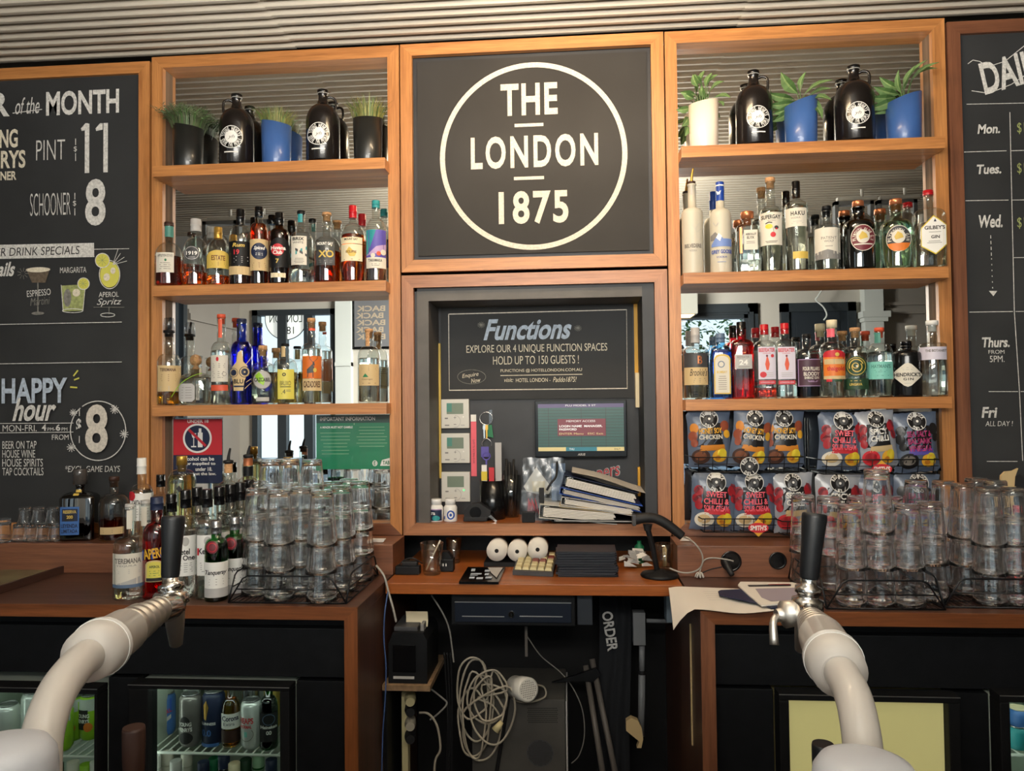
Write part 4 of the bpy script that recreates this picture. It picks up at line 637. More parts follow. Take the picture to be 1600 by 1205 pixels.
# --- second shelf, second unit (vodkas and gins)
G3 = 'vodka and gin bottles on the middle shelf'
def V(label, px, top, w, sh, nk, nw, **k): return bottle(label, px, 424, top, w, sh, nk, nw, Z=ZT[1], group=G3, **k)
V('frosted white bottle with metal pourer and etched tree drawing', 1083, 262, 33, 336, 325, 12.5, glassm='frost', cap=('pour', 'brown_dark', 287, 12.5, 'gold'),
  labels=[('lines', 1070, 372, 1097, 378, 2, 'frost_shade'), ('t', 'BELVEDERE', 1071, 384, 1096, 390, 'ink_soft', 'b'), ('t', 'VODKA', 1078, 393, 1089, 396, 'grey'), ('line', [(1090, 375), (1088, 360), (1094, 352)], 0.7, 'frost_shade'), ('line', [(1088, 362), (1082, 354)], 0.7, 'frost_shade'), ('line', [(1090, 366), (1097, 360)], 0.7, 'frost_shade'), ('r', 1081, 290, 1084, 305, 'grey_light')])
V('frosted bottle with blue cap and blue mountain picture', 1127, 284, 33, 340, 326, 13, glassm='frost', cap=('cover', 'blue_cap', 314, 13),
  labels=[('r', 1120.5, 289, 1133, 291, 'white'), ('p', [(1121, 298), (1125, 301), (1129, 298), (1127, 304), (1123, 305)], 'white'), ('p', [(1112, 370), (1119, 365), (1126, 372), (1120, 378), (1112, 378)], 'grey'), ('p', [(1113, 384), (1124, 368), (1131, 376), (1143, 376), (1143, 388), (1113, 388)], 'blue_haze'), ('p', [(1120, 374), (1124, 367), (1129, 372), (1126, 380)], 'white'), ('t', 'GREY GOOSE', 1113, 393, 1143, 399, 'blue', 'b'), ('t', 'VODKA', 1120, 403, 1136, 406, 'blue'), ('lines', 1120, 410, 1136, 414, 1, 'blue_haze'), ('line', [(1116, 350), (1120, 356), (1124, 351)], 1.5, 'grey_light')])
V('square clear decanter with copper stopper and small white label', 1169, 331, 35, 358, 350, 15, liq=('spirit_clear', 362), cap=('cork', 'copper', 342, 20), sq=5.0, dep=0.8,
  labels=[('r', 1161.5, 362, 1182, 393, 'offwhite'), ('t', 'ABSOLUT', 1164, 367, 1180, 370.5, INK, 'b'), ('t', 'ELYX', 1166, 372, 1177, 376, INK, 'b'), ('lines', 1164, 379, 1179, 384, 2, 'ink_soft'), ('r', 1155, 358, 1159, 398, 'copper')])  # copper side strip is a reflection painted on the glass
V('clear bottle with cork top and white label drawn as a winking face', 1206, 277, 35, 338, 322, 14, liq=('spirit_clear', 330), cap=('cork', 'cork', 284, 15),
  labels=[('r', 1190, 335, 1222, 386, 'offwhite'), ('t', 'SUPERGAY', 1192, 339, 1220, 345.5, INK, 'b'), ('t', 'VODKA', 1201, 347, 1213, 349, 'ink_soft'), ('e', 1203, 357, 5.5, 3.8, 'yellow'), ('line', [(1198, 352.5), (1203, 350.5), (1208, 351.5)], 1.6, 'ink'), ('e', 1214, 359, 3.2, 2.8, 'grey_dark'), ('e', 1214, 361, 1.4, 1.4, 'red'), ('line', [(1209, 358), (1210, 366)], 0.6, 'ink_soft'), ('e', 1209, 370, 4, 4, 'red'), ('lines', 1197, 379, 1216, 383, 2, 'ink_soft')])
V('clear bottle with tall black cap and white label lettered in black', 1246, 283, 35, 326, 313, 13, liq=('spirit_clear', 322), cap=('cover', 'black_gloss', 308, 12.5), e=1.4,
  labels=[('r', 1230, 328, 1261, 357, 'offwhite'), ('t', 'HAKU', 1238, 333, 1258, 340, INK, 'b', 0, 0.1), ('t', 'VODKA', 1238, 342, 1252, 345, 'ink_soft'), ('lines', 1239, 348, 1256, 353, 2, 'grey_light'), ('r', 1240, 396, 1262, 407, 'gold_flat')])
V('short clear bottle with black stopper and plain white label above grey band', 1293, 322, 38, 360, 350, 14, liq=('spirit_clear', 360), cap=('cork', 'black_paint', 329, 14.5), e=1.6,
  labels=[('r', 1275.5, 359, 1312, 400, 'offwhite'), ('t', 'PATIENT', 1285, 373, 1307, 377, 'ink_soft'), ('t', 'WOLF', 1289, 378.5, 1303, 382, 'ink_soft'), ('lines', 1290, 386, 1302, 390, 1, 'ink_soft'), ('p', [(1276, 400), (1276, 397), (1294, 393), (1312, 398), (1312, 408), (1276, 408)], 'grey'), ('lines', 1279, 401, 1309, 406, 2, 'grey_light')])
V('broad dark navy bottle with copper cap and maroon oval label', 1343, 314, 47, 360, 342, 18, glassm='dark_glass', liq=('spirit_navy', 344), cap=('cork', 'copper', 323, 17), Y=-0.016, e=1.5,
  labels=[('e', 1349, 376, 17.5, 20.5, 'offwhite'), ('e', 1349, 376, 16.5, 19.5, 'maroon'), ('ct', 'PLYMOUTH SLOE GIN', 1349, 376, 13, 5, 200, -20, 'offwhite'), ('e', 1349, 374, 9.5, 10.5, 'offwhite'), ('p', [(1343, 374), (1348, 366), (1354, 370), (1356, 376), (1345, 379)], 'gold_flat'), ('r', 1336, 385, 1362, 387, 'offwhite')])
V('broad pale green bottle with copper cap and black and orange oval label', 1402, 311, 47, 360, 342, 18, glassm='aqua_glass', liq=('spirit_clear', 348), cap=('cork', 'copper', 320, 18), Y=-0.016, e=1.5,
  labels=[('e', 1405, 377, 17.5, 20.5, 'offwhite'), ('e', 1405, 377, 16.5, 19.5, 'grey_dark'), ('p', [(1389, 384), (1421, 384), (1418, 391), (1412, 396), (1398, 396), (1392, 391)], 'orange'), ('ct', 'PLYMOUTH GIN', 1405, 377, 13, 5, 200, -20, 'offwhite'), ('e', 1405, 374, 9.5, 10.5, 'offwhite'), ('p', [(1399, 374), (1404, 366), (1410, 370), (1412, 376), (1401, 379)], 'gold_flat')])
V('flat-sided clear bottle with red cap and six-sided white label edged in yellow', 1453, 297, 45, 338, 325, 14.5, Y=-0.026, liq=('spirit_clear', 350), cap=('cover', 'red_cap', 305, 15), sq=4.5, dep=0.75,
  labels=[('p', [(1437, 359), (1455, 340), (1474, 355), (1474, 386), (1457, 401), (1437, 388)], 'yellow'), ('p', [(1438, 360), (1455, 342), (1473, 356), (1473, 385), (1457, 399), (1438, 387)], 'white'), ('t', "GILBEY'S", 1442, 356, 1471, 362, INK, 'b'), ('t', 'GIN', 1451, 371, 1463, 376, INK, 'b'), ('lines', 1447, 364, 1466, 368, 1, 'ink_soft'), ('lines', 1445, 379, 1466, 384, 2, 'ink_soft'), ('p', [(1455, 350), (1457, 345), (1459, 350)], 'navy')])
# --- third shelf, second unit (gins)
G4 = 'gin bottles on the lower shelf above the chips'
def N_(label, px, top, w, sh, nk, nw, **k): return bottle(label, px, 622, top, w, sh, nk, nw, Z=ZT[2], group=G4, **k)
N_('clear bottle with grey cap and black over cream script label', 1088, 512, 39, 553, 540, 13, liq=('spirit_clear', 552), cap=('cover', 'silver_flat', 536, 14), e=1.3,
  labels=[('r', 1070.5, 553, 1106, 575, 'teal_dark'), ('r', 1070.5, 553, 1106, 575, 'grey_dark'), ('t', 'B', 1091, 557, 1098, 570, 'copper', 'b'), ('r', 1070.5, 575, 1106, 602, 'tan'), ('t', "Brookie's", 1079, 577, 1105, 588, INK, 'r', 0.35), ('lines', 1084, 591, 1104, 599, 3, 'ink_soft')])
N_('pale blue square bottle with grey cap and arched cream label', 1127, 521, 34, 552, 540, 14, glassm='sky_glass', liq=('spirit_blue', 546), cap=('cover', 'blue_grey', 535, 14), sq=5.0, dep=0.85,
  labels=[('arch', 1115, 554, 1140, 616, 'gold_flat', 0.12), ('arch', 1117, 557, 1138, 614, 'offwhite', 0.12), ('ring', 1126, 570, 4.5, 4.5, 1.3, 'blue_grey'), ('t', 'BOMBAY', 1119, 580, 1135, 584, 'gold_flat', 'b'), ('lines', 1121, 587, 1134, 610, 7, 'ink_soft')])
N_('deep red square bottle with black cap and grey 24 label', 1160, 503, 35, 541, 530, 15, glassm='red_glass', liq=('spirit_red', 535), cap=('cover', 'black_gloss', 523, 14.5), sq=4.5, dep=0.9,
  labels=[('r', 1147.5, 555, 1173.5, 577, 'silver_flat'), ('t', 'BEEFEATER', 1151, 557, 1169, 560.5, 'ink_soft'), ('t', '24', 1154, 563, 1167, 571, 'white', 'b'), ('lines', 1152, 573, 1170, 575, 1, 'ink_soft')])
def beef(pinky): return [('r', 1184, 543, 1210, 593, 'lilac_pale'), ('t', 'BEEFEATER', 1185, 545, 1209, 551, 'red', 'b'), ('t', 'LONDON', 1191, 552, 1202, 554, 'red'), ('p', [(1194, 570), (1196, 561), (1197, 557), (1199, 561), (1201, 570), (1199, 579), (1196, 579)], 'orange_red'), ('e', 1197, 557, 1.6, 1.8, 'maroon'), ('lines', 1187, 582, 1207, 590, 3, 'grey_light')] + ([('e', 1191, 586, 5, 4.5, 'red'), ('e', 1205, 557, 2.4, 2.6, 'red')] if pinky else []) + [('r', 1184.5, 595, 1209, 601, 'red'), ('t', 'LONDON GIN', 1187, 596.5, 1207, 599.5, 'lilac_pale')]
def shift(ops, dx):
    o = []
    for q in ops:
        q = list(q)
        if q[0] in ('r',): q[1] += dx; q[3] += dx
        elif q[0] in ('e', 'ring'): q[1] += dx
        elif q[0] in ('t', ): q[2] += dx; q[4] += dx
        elif q[0] == 'lines': q[1] += dx; q[3] += dx
        elif q[0] in ('p', 'line'): q[1] = [(a + dx, b) for a, b in q[1]]
        o.append(tuple(q))
    return o
N_('clear square bottle with red cap and red fruit on its label, pink liquid low', 1196, 507, 34, 545, 532, 13.5, liq=('spirit_pink', 606), cap=('cover', 'red_cap', 523, 13), sq=4.5, dep=0.9, labels=beef(True))
N_('clear square bottle with red cap and plain guard-figure label', 1228, 505, 34, 545, 530, 13.5, liq=('spirit_clear', 596), cap=('cover', 'red_cap', 522, 13), sq=4.5, dep=0.9, labels=shift(beef(False), 30.5))
N_('dark plum-coloured bottle with purple label and black cap', 1262, 522, 39, 560, 545, 13, liq=('spirit_plum', 560), cap=('cover', 'black_paint', 530, 13), e=1.0,
  labels=[('r', 1249, 562, 1281, 604, 'lilac'), ('r', 1250, 563, 1281, 603, 'plum'), ('t', 'FOUR PILLARS', 1256, 574, 1280, 580, 'offwhite', 'b'), ('t', 'BLOODY', 1257, 582, 1280, 588, 'offwhite', 'b'), ('t', 'SHIRAZ GIN', 1258, 589, 1279, 593, 'offwhite', 'b'), ('lines', 1262, 595, 1278, 598, 2, 'lilac')])
N_('clear bottle with pale cap, pink neck label and bright orange patterned label', 1302, 500, 38, 548, 534, 14, liq=('spirit_clear', 545), cap=('cork', 'cream', 512, 16),
  labels=[('r', 1292, 514, 1306, 527, 'pink'), ('arch', 1289, 548, 1320, 562, 'red', 0.4), ('r', 1289, 559, 1320, 588, 'orange'), ('r', 1290, 562, 1319, 570, 'tan'), ('lines', 1291, 562, 1318, 570, 3, 'teal_dark'), ('t', 'thaigold', 1294, 573, 1319, 582, 'red', 'b'), ('r', 1289, 588, 1320, 593, 'tan'), ('r', 1293, 593, 1301, 597, 'red'), ('r', 1304, 593, 1315, 597, 'green_dark'), ('e', 1309, 555, 3, 3, 'gold_flat')])
N_('clear bottle with cork stopper, dark green disc and green lower band', 1338, 512, 37, 550, 541, 14, liq=('spirit_clear', 552), cap=('cork', 'cork', 518, 15.5), e=1.6,
  labels=[('e', 1339, 573, 15.5, 16, 'green_dark'), ('ring', 1339, 573, 13, 13.5, 0.8, 'gold_flat'), ('ring', 1339, 573, 10, 10.5, 1.6, 'gold_flat', 20, 200), ('ring', 1340, 574, 7, 7.5, 1.4, 'gold_flat', 150, 400), ('ring', 1338, 572, 4, 4, 1.2, 'gold_flat'), ('e', 1340, 573, 1.6, 1.6, 'offwhite'), ('r', 1320.5, 592, 1356, 609, 'green_dark'), ('t', 'UNGAVA', 1329, 599, 1347, 603, 'gold_flat', 'b'), ('lines', 1330, 594, 1346, 597, 1, 'gold_flat')])
N_('clear bottle with teal neck label and wide turquoise label', 1376, 512, 39, 558, 536, 13.5, liq=('spirit_clear', 550), cap=('cork', 'orange_red', 518, 14.5),
  labels=[('r', 1364.5, 520, 1378, 536, 'teal_dark'), ('r', 1358.5, 566, 1394, 593, 'teal_pale'), ('t', "HAYMAN'S", 1364, 570, 1391, 576, 'teal_dark', 'b'), ('lines', 1368, 578, 1386, 583, 2, 'teal_dark'), ('lines', 1370, 586, 1390, 589, 1, 'teal_dark')])
N_('black apothecary bottle with pale diamond label', 1418, 533, 43, 558, 546, 15, glassm='black_gloss', cap=('cork', 'black_gloss', 540, 15.5), e=2.0,
  labels=[('p', [(1397, 586), (1402, 580), (1415, 569), (1420, 568), (1425, 570), (1436, 582), (1439, 586), (1436, 591), (1424, 603), (1419, 605), (1414, 603), (1401, 591)], 'offwhite'), ('t', "HENDRICK'S", 1400, 583, 1437, 589, INK, 'b'), ('t', 'GIN', 1413, 591, 1427, 595, INK, 'b', 0, 0.15), ('lines', 1410, 574, 1428, 580, 2, 'grey_light'), ('lines', 1413, 598, 1425, 601, 1, 'grey_light')])
N_('cylindrical textured clear bottle with white stopper and lilac band', 1459, 501, 40, 541, 535, 14.5, Y=-0.026, liq=('spirit_clear', 545), cap=('cork', 'white', 508, 18), e=2.2,
  labels=[('r', 1441, 543, 1478, 563, 'lilac_pale'), ('t', 'THE BOTANIST', 1449, 547, 1478, 551, 'ink_soft', 'b')])

# ---------------------------------------------------------------- growlers and planters on the top shelves
def growler(px, top, w, lab, hs, bx):
    P = at(px, 252 if px < 800 else 222, -0.009); P.z = ZT[0]; s = mpp(P); base = 602.5 - FPX * (P - CP).dot(CU) / (P - CP).dot(CF); H = (base - top) * s; R = w * s / 2; d = P - CP
    r = thing('growler', lab, 'bottle', P, math.atan2(-d.x, d.y), 'black beer growlers on the top shelves')
    pr = [(R * 0.6, 0), (R * 0.93, 0), (R, 0.005), (R, H * 0.56)] + [(R * 0.27 + R * 0.73 * cos(t * pi / 16) ** 1.1, H * (0.56 + 0.24 * sin(t * pi / 16))) for t in range(1, 8)] + [(R * 0.275, H * 0.86), (R * 0.26, H * 0.93), (R * 0.30, H * 0.94), (R * 0.30, H * 0.955)]
    MB().lathe(pr, 'growler', 32).obj('glass_body', r)
    MB().lathe([(R * 0.31, H * 0.955), (R * 0.325, H * 0.96), (R * 0.325, H * 0.995), (R * 0.28, H)], 'black_gloss', 24).obj('cap', r); MB().lathe([(R * 0.335, H * 0.945), (R * 0.335, H * 0.952)], 'grey_light', 24).obj('collar', r)
    MB().tube([(hs * R * 0.25, 0, H * 0.90), (hs * R * 0.48, 0, H * 0.915), (hs * R * 0.72, 0, H * 0.88), (hs * R * 0.76, 0, H * 0.79), (hs * R * 0.70, 0, H * 0.70)], R * 0.075, 'growler', 10).obj('handle', r)
    def surf(u, v, k):
        q = R + 0.0005 + 0.0003 * k; t = max(-0.98, min(0.98, u / q)); return (u, -q * math.sqrt(1 - t * t), v)
    D = Draw(lambda x, y: ((x - px) * s, (base - y) * s), surf); c = (px + bx, base - 40); a, b = c
    D.e(a, b, 16.8, 17.5, 'white', 24); D.e(a, b, 15.8, 16.5, 'black_gloss', 24); D.ct('YOUNG HENRYS', a, b, 12.6, 6, 172, 8, 'white'); D.ct('SERVE THE PEOPLE', a, b, 12.6, 5.6, 190, 350, 'white', inside=True); D.e(a, b, 9.2, 9.6, 'white', 20); D.t('yh', a - 5, b - 3, a + 5, b + 4, 'ink_soft', 'r', 0.35); D.r(a - 10, base - 17.5, a + 10, base - 15.8, 'white'); D.mb.obj('label', r)
    return r
growler(370, 147, 52, 'black growler nearest the dark fern planter, handle on its outer side', -1, -8)
growler(505, 140, 52, 'black growler beside the black grass planter, handle towards the round sign', 1, -7)
growler(1179, 110, 56, 'black growler between the white planter and a blue planter', 1, 6)
growler(1336, 102, 59, 'black growler standing between the two blue planters', 1, 5)
def planter(px, tl, tr, w, m, lab, plant, Yc=-0.008):
    P = at(px, 250 if px < 800 else 220, Yc); P.z = ZT[0]; s = mpp(P); base = 602.5 - FPX * (P - CP).dot(CU) / (P - CP).dot(CF); R = w * s / 2; d = P - CP; hl, hr = (base - tl) * s, (base - tr) * s
    r = thing('planter', lab, 'plant pot', P, math.atan2(-d.x, d.y), 'slant-topped planters on the top shelves')
    seg = 32; vs = []
    for rr, k in ((R * 0.9, 0), (R * 0.93, 0.02), (R, 1), (R * 0.93, 1), (R * 0.9, 0.75)):
        for i in range(seg): a = 2 * pi * i / seg; u = cos(a); z = (hl + hr) / 2 + (hr - hl) / 2 * u + (0.008 * sin(a)); vs.append((rr * u, rr * sin(a), z * k))
    fs = [(j * seg + i, j * seg + (i + 1) % seg, (j + 1) * seg + (i + 1) % seg, (j + 1) * seg + i) for j in range(4) for i in range(seg)]
    mb = MB().add(vs, fs, m, True); mb.add(vs[:seg], [tuple(reversed(range(seg)))], m); mb.obj('pot', r); MB().add(vs[4 * seg:], [tuple(range(seg))], 'soil').obj('soil', r)
    z0 = min(hl, hr) * 0.75; zt = max(hl, hr)
    if plant[0] in ('grass', 'fern'):
        g = MB(); n = plant[1]
        for i in range(n):
            a = random.uniform(0, 2 * pi); q = R * 0.8 * math.sqrt(random.random()); p0 = Vector((q * cos(a), q * sin(a), z0)); L = plant[2] * random.uniform(0.55, 1.0) + (zt - z0); lean = random.uniform(0.0, plant[3]); dr = Vector((cos(a) * lean, sin(a) * lean * 0.45, 0)); m2 = random.choice(('grass', 'grass', 'leaf_pale') if plant[0] == 'grass' else ('fern', 'fern', 'leaf'))
            p1 = p0 + dr * L * 0.35 + Vector((0, 0, L * 0.6)); p2 = p0 + dr * L * 1.0 + Vector((0, 0, L * (1.0 - lean * 0.25))); sd = Vector((-sin(a), cos(a), 0)) * 0.0011
            if abs(sd.x) < 0.0006: sd.x = 0.0008
            g.add([p0 - sd, p0 + sd, p1 + sd, p1 - sd, p2], [(0, 1, 2, 3), (3, 2, 4)], m2)
            if plant[0] == 'fern':
                for k in range(4):
                    t = 0.5 + k * 0.13; c = p1 + (p2 - p1) * (t - 0.3); e = c + Vector((random.uniform(-1, 1), random.uniform(-.5, .5), random.uniform(0.1, 1))).normalized() * 0.014; g.add([c, (c + e) / 2 + Vector((0, 0, .0016)), e, (c + e) / 2 - Vector((0, 0, .0016))], [(0, 1, 2, 3)], m2)
        g.obj('foliage', r, kind='stuff')
    else:
        st = MB(); tips = []
        for (dx, dz, ln, wd, rot) in plant[1]:
            tips.append(Vector((dx * s, random.uniform(-0.012, 0.012), zt + dz * s)))
            st.tube([(dx * s * 0.15, 0, z0), (dx * s * 0.5, tips[-1].y * 0.5, (z0 + tips[-1].z) / 2 + 0.004), tips[-1]], 0.0012, 'leaf', 5, 3)
        st.obj('stem', r, kind='stuff')
        for tp, (dx, dz, ln, wd, rot) in zip(tips, plant[1]):
            L = ln * s; W = wd * s; lf = MB(); a = math.radians(rot); ux = Vector((cos(a), -0.35 + random.uniform(-.2, .2), sin(a))).normalized(); nrm = Vector((-sin(a) * 0.6, -0.7, cos(a) * 0.6)).normalized(); sx = ux.cross(nrm).normalized(); nrm = sx.cross(ux)
            prof = [(0, 0.05), (0.15, 0.55), (0.38, 1.0), (0.62, 0.85), (0.85, 0.4), (1.0, 0.02)]; vs = []
            for t, k in prof: c = tp + ux * L * t + nrm * (L * 0.16 * sin(t * pi)); vs += [c + sx * W * k / 2 + nrm * 0.0012, c + sx * W * k * 0.08, c - sx * W * k * 0.08, c - sx * W * k / 2 + nrm * 0.0012]
            for i in range(5):
                b = 4 * i
                for j, mm in ((0, 'leaf'), (1, 'leaf_vein'), (2, 'leaf_pale')): lf.add([vs[b + j], vs[b + j + 1], vs[b + j + 5], vs[b + j + 4]], [(0, 1, 2, 3)], mm, False)
            lf.obj('leaf', r)
    return r
planter(294, 196, 200, 46, 'black_pot', 'black slant-topped planter with dense dark fern, nearest the price board', ('fern', 330, 0.075, 0.85))
planter(432, 190, 196, 46, 'blue_pot', 'blue slant-topped planter with stiff grass between two growlers', ('grass', 260, 0.055, 0.7))
planter(575, 186, 184, 46, 'black_pot', 'black slant-topped planter with long yellow-green grass by the round sign', ('grass', 260, 0.075, 0.6))
planter(1100, 163, 157, 46, 'white_pot', 'white slant-topped planter with toothed trailing leaves', ('leaf', [(-14, 6, 22, 12, 150), (-20, -8, 24, 12, 190), (-8, 22, 20, 13, 110), (-4, 34, 16, 12, 60), (10, 14, 26, 16, 20), (16, 4, 28, 16, -15), (4, 20, 22, 14, 60), (-24, -22, 22, 14, 240), (20, -2, 18, 12, -50), (-12, 12, 24, 12, 170), (2, 6, 20, 12, 100), (-2, 28, 18, 12, 130), (-26, -34, 20, 12, 260), (8, 26, 18, 12, 30)]))
planter(1252, 166, 152, 50, 'blue_pot', 'blue slant-topped planter with broad striped leaves beside the first growler', ('leaf', [(-4, 6, 42, 20, 125), (-10, 2, 44, 15, 165), (-6, -4, 48, 14, 185), (6, 2, 44, 14, 15), (10, -4, 40, 18, -20), (4, -2, 36, 16, -40), (-14, -10, 34, 14, 205), (0, 8, 30, 14, 70), (12, 0, 34, 14, 5), (-16, -16, 36, 14, 215), (14, -12, 34, 16, -60)]))
planter(1413, 160, 147, 52, 'blue_pot', 'blue slant-topped planter with long arching leaves at the end of the shelf', ('leaf', [(-6, 4, 42, 16, 160), (-12, 0, 44, 15, 180), (-10, -6, 48, 16, 200), (0, 10, 48, 13, 40), (10, 16, 46, 14, 22), (-4, 10, 38, 14, 140), (-16, -10, 34, 14, 215), (14, 24, 34, 11, 5), (2, 6, 38, 14, 60), (-2, 2, 36, 12, 95)]))
# ---------------------------------------------------------------- bottles on the back counter
def proj_y(P): d = Vector(P) - CP; return 602.5 - FPX * d.dot(CU) / d.dot(CF)
def CBt(label, px, base, top, w, sh, nk, nw, zz=ZC, **k):
    p = atz(px, base, zz); s = mpp(p); Y = k.pop('Y', None)
    return bottle(label, px, base, top, w, sh, nk, nw, Y=(p.y + w * s * 0.42) if Y is None else Y, Z=zz + 0.0005, **k)
G5 = 'spirit bottles on the counter before the price board'
CBt('black square bottle with tall dark stopper and blue label on the ledge', 125, 845, 733, 51, 778, 768, 12, zz=Z0, glassm='dark_glass', liq=('spirit_navy', 780), cap=('cork', 'smoke_dark' if 'smoke_dark' in MATS else 'grey_dark', 757, 20), sq=6, dep=0.7, Y=-0.085,
  labels=[('r', 121, 765, 129, 773, 'gold_flat'), ('r', 103, 790, 131, 833, 'blue_mid'), ('r', 106, 793, 129, 812, 'navy'), ('t', 'RESERVA', 108, 795, 127, 800, 'gold_flat', 'b'), ('r', 110, 801, 124, 812, 'ink'), ('t', '200', 113, 803, 122, 808, 'gold_flat', 'b'), ('t', 'LEYENDA', 105, 816, 129, 822, 'navy', 'b'), ('t', 'LIMITADA', 105, 824, 129, 830, 'navy', 'b')])
CBt('round-shouldered whiskey bottle with short neck and cream strip on the ledge', 178, 843, 745, 44, 790, 771, 13, zz=Z0, liq=('spirit_dark', 811), cap=('cork', 'brown_dark', 752, 15), e=0.9, Y=-0.085,
  labels=[('r', 159, 821, 192, 832, 'tan'), ('lines', 162, 824, 189, 830, 2, 'ink_brown')])
CBt('tall clear bottle with white cap and white label standing at the ledge', 221, 890, 716, 34, 775, 757, 14, liq=('spirit_clear', 765), cap=('cover', 'white', 741, 14), Y=-0.19, group=G5,
  labels=[('r', 205, 770, 238, 812, 'white'), ('e', 207, 774, 5, 7, 'red'), ('t', 'CARTA BLANCA', 208, 780, 232, 788, INK, 'b'), ('lines', 212, 792, 232, 808, 4, 'ink_soft')])
CBt('clear bottle with short black cap behind the row of spirits', 251, 893, 742, 32, 785, 772, 13, liq=('spirit_clear', 790), cap=('cover', 'black_gloss', 761, 13), Y=-0.19, group=G5)
CBt('faceted round bottle with gold stopper and straw-coloured liquid', 284, 893, 713, 42, 752, 733, 15, liq=('spirit_straw', 742), cap=('cork', 'gold', 727, 16), Y=-0.20, group=G5, e=1.2,
  labels=[('p', [(276, 762), (280, 757), (284, 763), (280, 768)], 'ink')])
CBt('clear bottle in front with long white neck seal and cream label', 202, 939, 788, 46, 857, 838, 19, liq=('spirit_clear', 868), cap=('cover', 'grey_light', 796, 13), Y=-0.42, group=G5, e=0.8,
  labels=[('r', 198, 797, 206, 826, 'offwhite'), ('r', 179, 862, 224, 909, 'offwhite'), ('t', 'TEREMANA', 182, 869, 218, 877, 'ink_soft', 'b'), ('t', 'TEQUILA', 184, 879, 212, 882, 'grey'), ('lines', 183, 885, 220, 893, 3, 'grey_light'), ('p', [(179, 909), (200, 903), (224, 896), (224, 909)], 'grey_light'), ('r', 179, 909, 224, 914, 'blue_grey')])
CBt('second clear bottle with long white neck seal, just behind the front one', 227, 925, 782, 42, 850, 832, 18, liq=('spirit_clear', 860), cap=('cover', 'grey_light', 791, 13), Y=-0.33, group=G5, e=0.8,
  labels=[('r', 221, 792, 229, 821, 'offwhite')])
CBt('bright red aperitif bottle with blue cap and diagonal blue band', 245, 937, 777, 41, 840, 816, 17, liq=('spirit_red', 812), glassm='red_glass', cap=('cover', 'navy', 797, 19), Y=-0.41, group=G5,
  labels=[('p', [(225, 857), (265, 850), (265, 866), (225, 873)], 'blue'), ('t', 'APEROL', 226, 853, 262, 869, 'chip_gold', 'b', 0, 0, 8), ('arch', 229, 872, 254, 905, 'tan', 0.2), ('arch', 231, 874, 252, 901, 'yellow_label', 0.2), ('t', 'APEROL', 234, 880, 249, 884, 'green_dark', 'b'), ('lines', 234, 887, 249, 897, 3, 'green'), ('r', 230, 899, 253, 904, 'ink')])
def ketel(lab, px, base, top, Y): return CBt(lab, px, base, top, 36, top + 70, top + 40, 14.5, liq=('spirit_clear', top + 60), cap=('cover', 'black_gloss', top + 28, 16), Y=Y, group='black-capped clear vodka bottles on the counter', e=0.9,
  labels=[('r', px - 7, top + 15, px + 7, top + 17, 'gold_flat'), ('r', px - 7, top + 21, px + 7, top + 22, 'gold_flat'), ('r', px - 15, top + 69, px + 15, top + 131, 'white'), ('t', 'Ketel', px - 13, top + 89, px + 6, top + 98, INK, 'b'), ('t', 'One', px - 4, top + 99, px + 13, top + 107, INK, 'b'), ('r', px - 14.5, top + 89, px - 12, top + 100, 'red'), ('lines', px - 11, top + 110, px + 11, top + 126, 5, 'ink_soft'), ('e', px, top + 78, 5, 7, 'grey_light')])
ketel('black-capped vodka bottle half hidden by the black tap handle', 290, 931, 766, -0.40); ketel('black-capped vodka bottle directly behind the silver-capped green bottle', 324, 933, 765, -0.41)
ketel('black-capped vodka bottle in the second row, next to the tap handle', 308, 912, 762, -0.31); ketel('black-capped vodka bottle in the second row above the green bottle', 343, 912, 761, -0.31); ketel('black-capped vodka bottle in the third row beside the pourer bottles', 360, 900, 757, -0.25); ketel('black-capped vodka bottle in the fourth row near the stacked glasses', 376, 897, 754, -0.24); ketel('black-capped vodka bottle touching the wire rack of schooner glasses', 390, 893, 750, -0.20)
ketel('dark-capped vodka bottle right behind the red aperitif bottle', 268, 910, 772, -0.30)
def tanq(lab, px, base, top, Y): return CBt(lab, px, base, top, 35, top + 42, top + 27, 15, glassm='green_glass', liq=('spirit_green', top + 38), cap=('cover', 'silver', top + 20, 16), Y=Y, group='green gin bottles with silver caps', e=0.8,
  labels=[('e', px - 6, top + 39, 9, 9.5, 'maroon'), ('ring', px - 6, top + 39, 6, 6.5, 1, 'red'), ('r', px - 17, top + 62, px + 17, top + 102, 'white'), ('t', 'Tanqueray', px - 16, top + 74, px + 15, top + 83, INK, 'b', 0.3), ('lines', px - 12, top + 86, px + 12, top + 98, 3, 'ink_soft'), ('r', px - 17.2, top + 102, px + 17.2, top + 116, 'silver_flat')])
tanq('green gin bottle with silver cap at the counter edge beside the glass rack', 338, 942, 814, -0.43); tanq('green gin bottle with silver cap standing behind the front green one', 367, 927, 808, -0.35)
CBt('clear bottle with black pourer and tan collar behind the vodka row', 357, 893, 701, 34, 770, 752, 14, liq=('spirit_clear', 800), cap=('pour', 'rubber', 724, 16), Y=-0.19, group=G5, labels=[('r', 351, 725, 363, 739, 'cork')])
CBt('clear bottle with black pourer and copper collar behind the vodka row', 388, 893, 697, 40, 770, 746, 14.5, liq=('spirit_clear', 800), cap=('pour', 'rubber', 715, 15), Y=-0.18, group=G5, labels=[('r', 381, 716, 395, 728, 'copper'), ('r', 381, 729, 395, 744, 'black_paint')])
CBt('bottle with gold cap rising behind the upturned schooner glasses', 450, 889, 715, 34, 770, 748, 13, liq=('spirit_green', 770), cap=('cover', 'gold', 731, 13.5), Y=-0.18, group=G5)
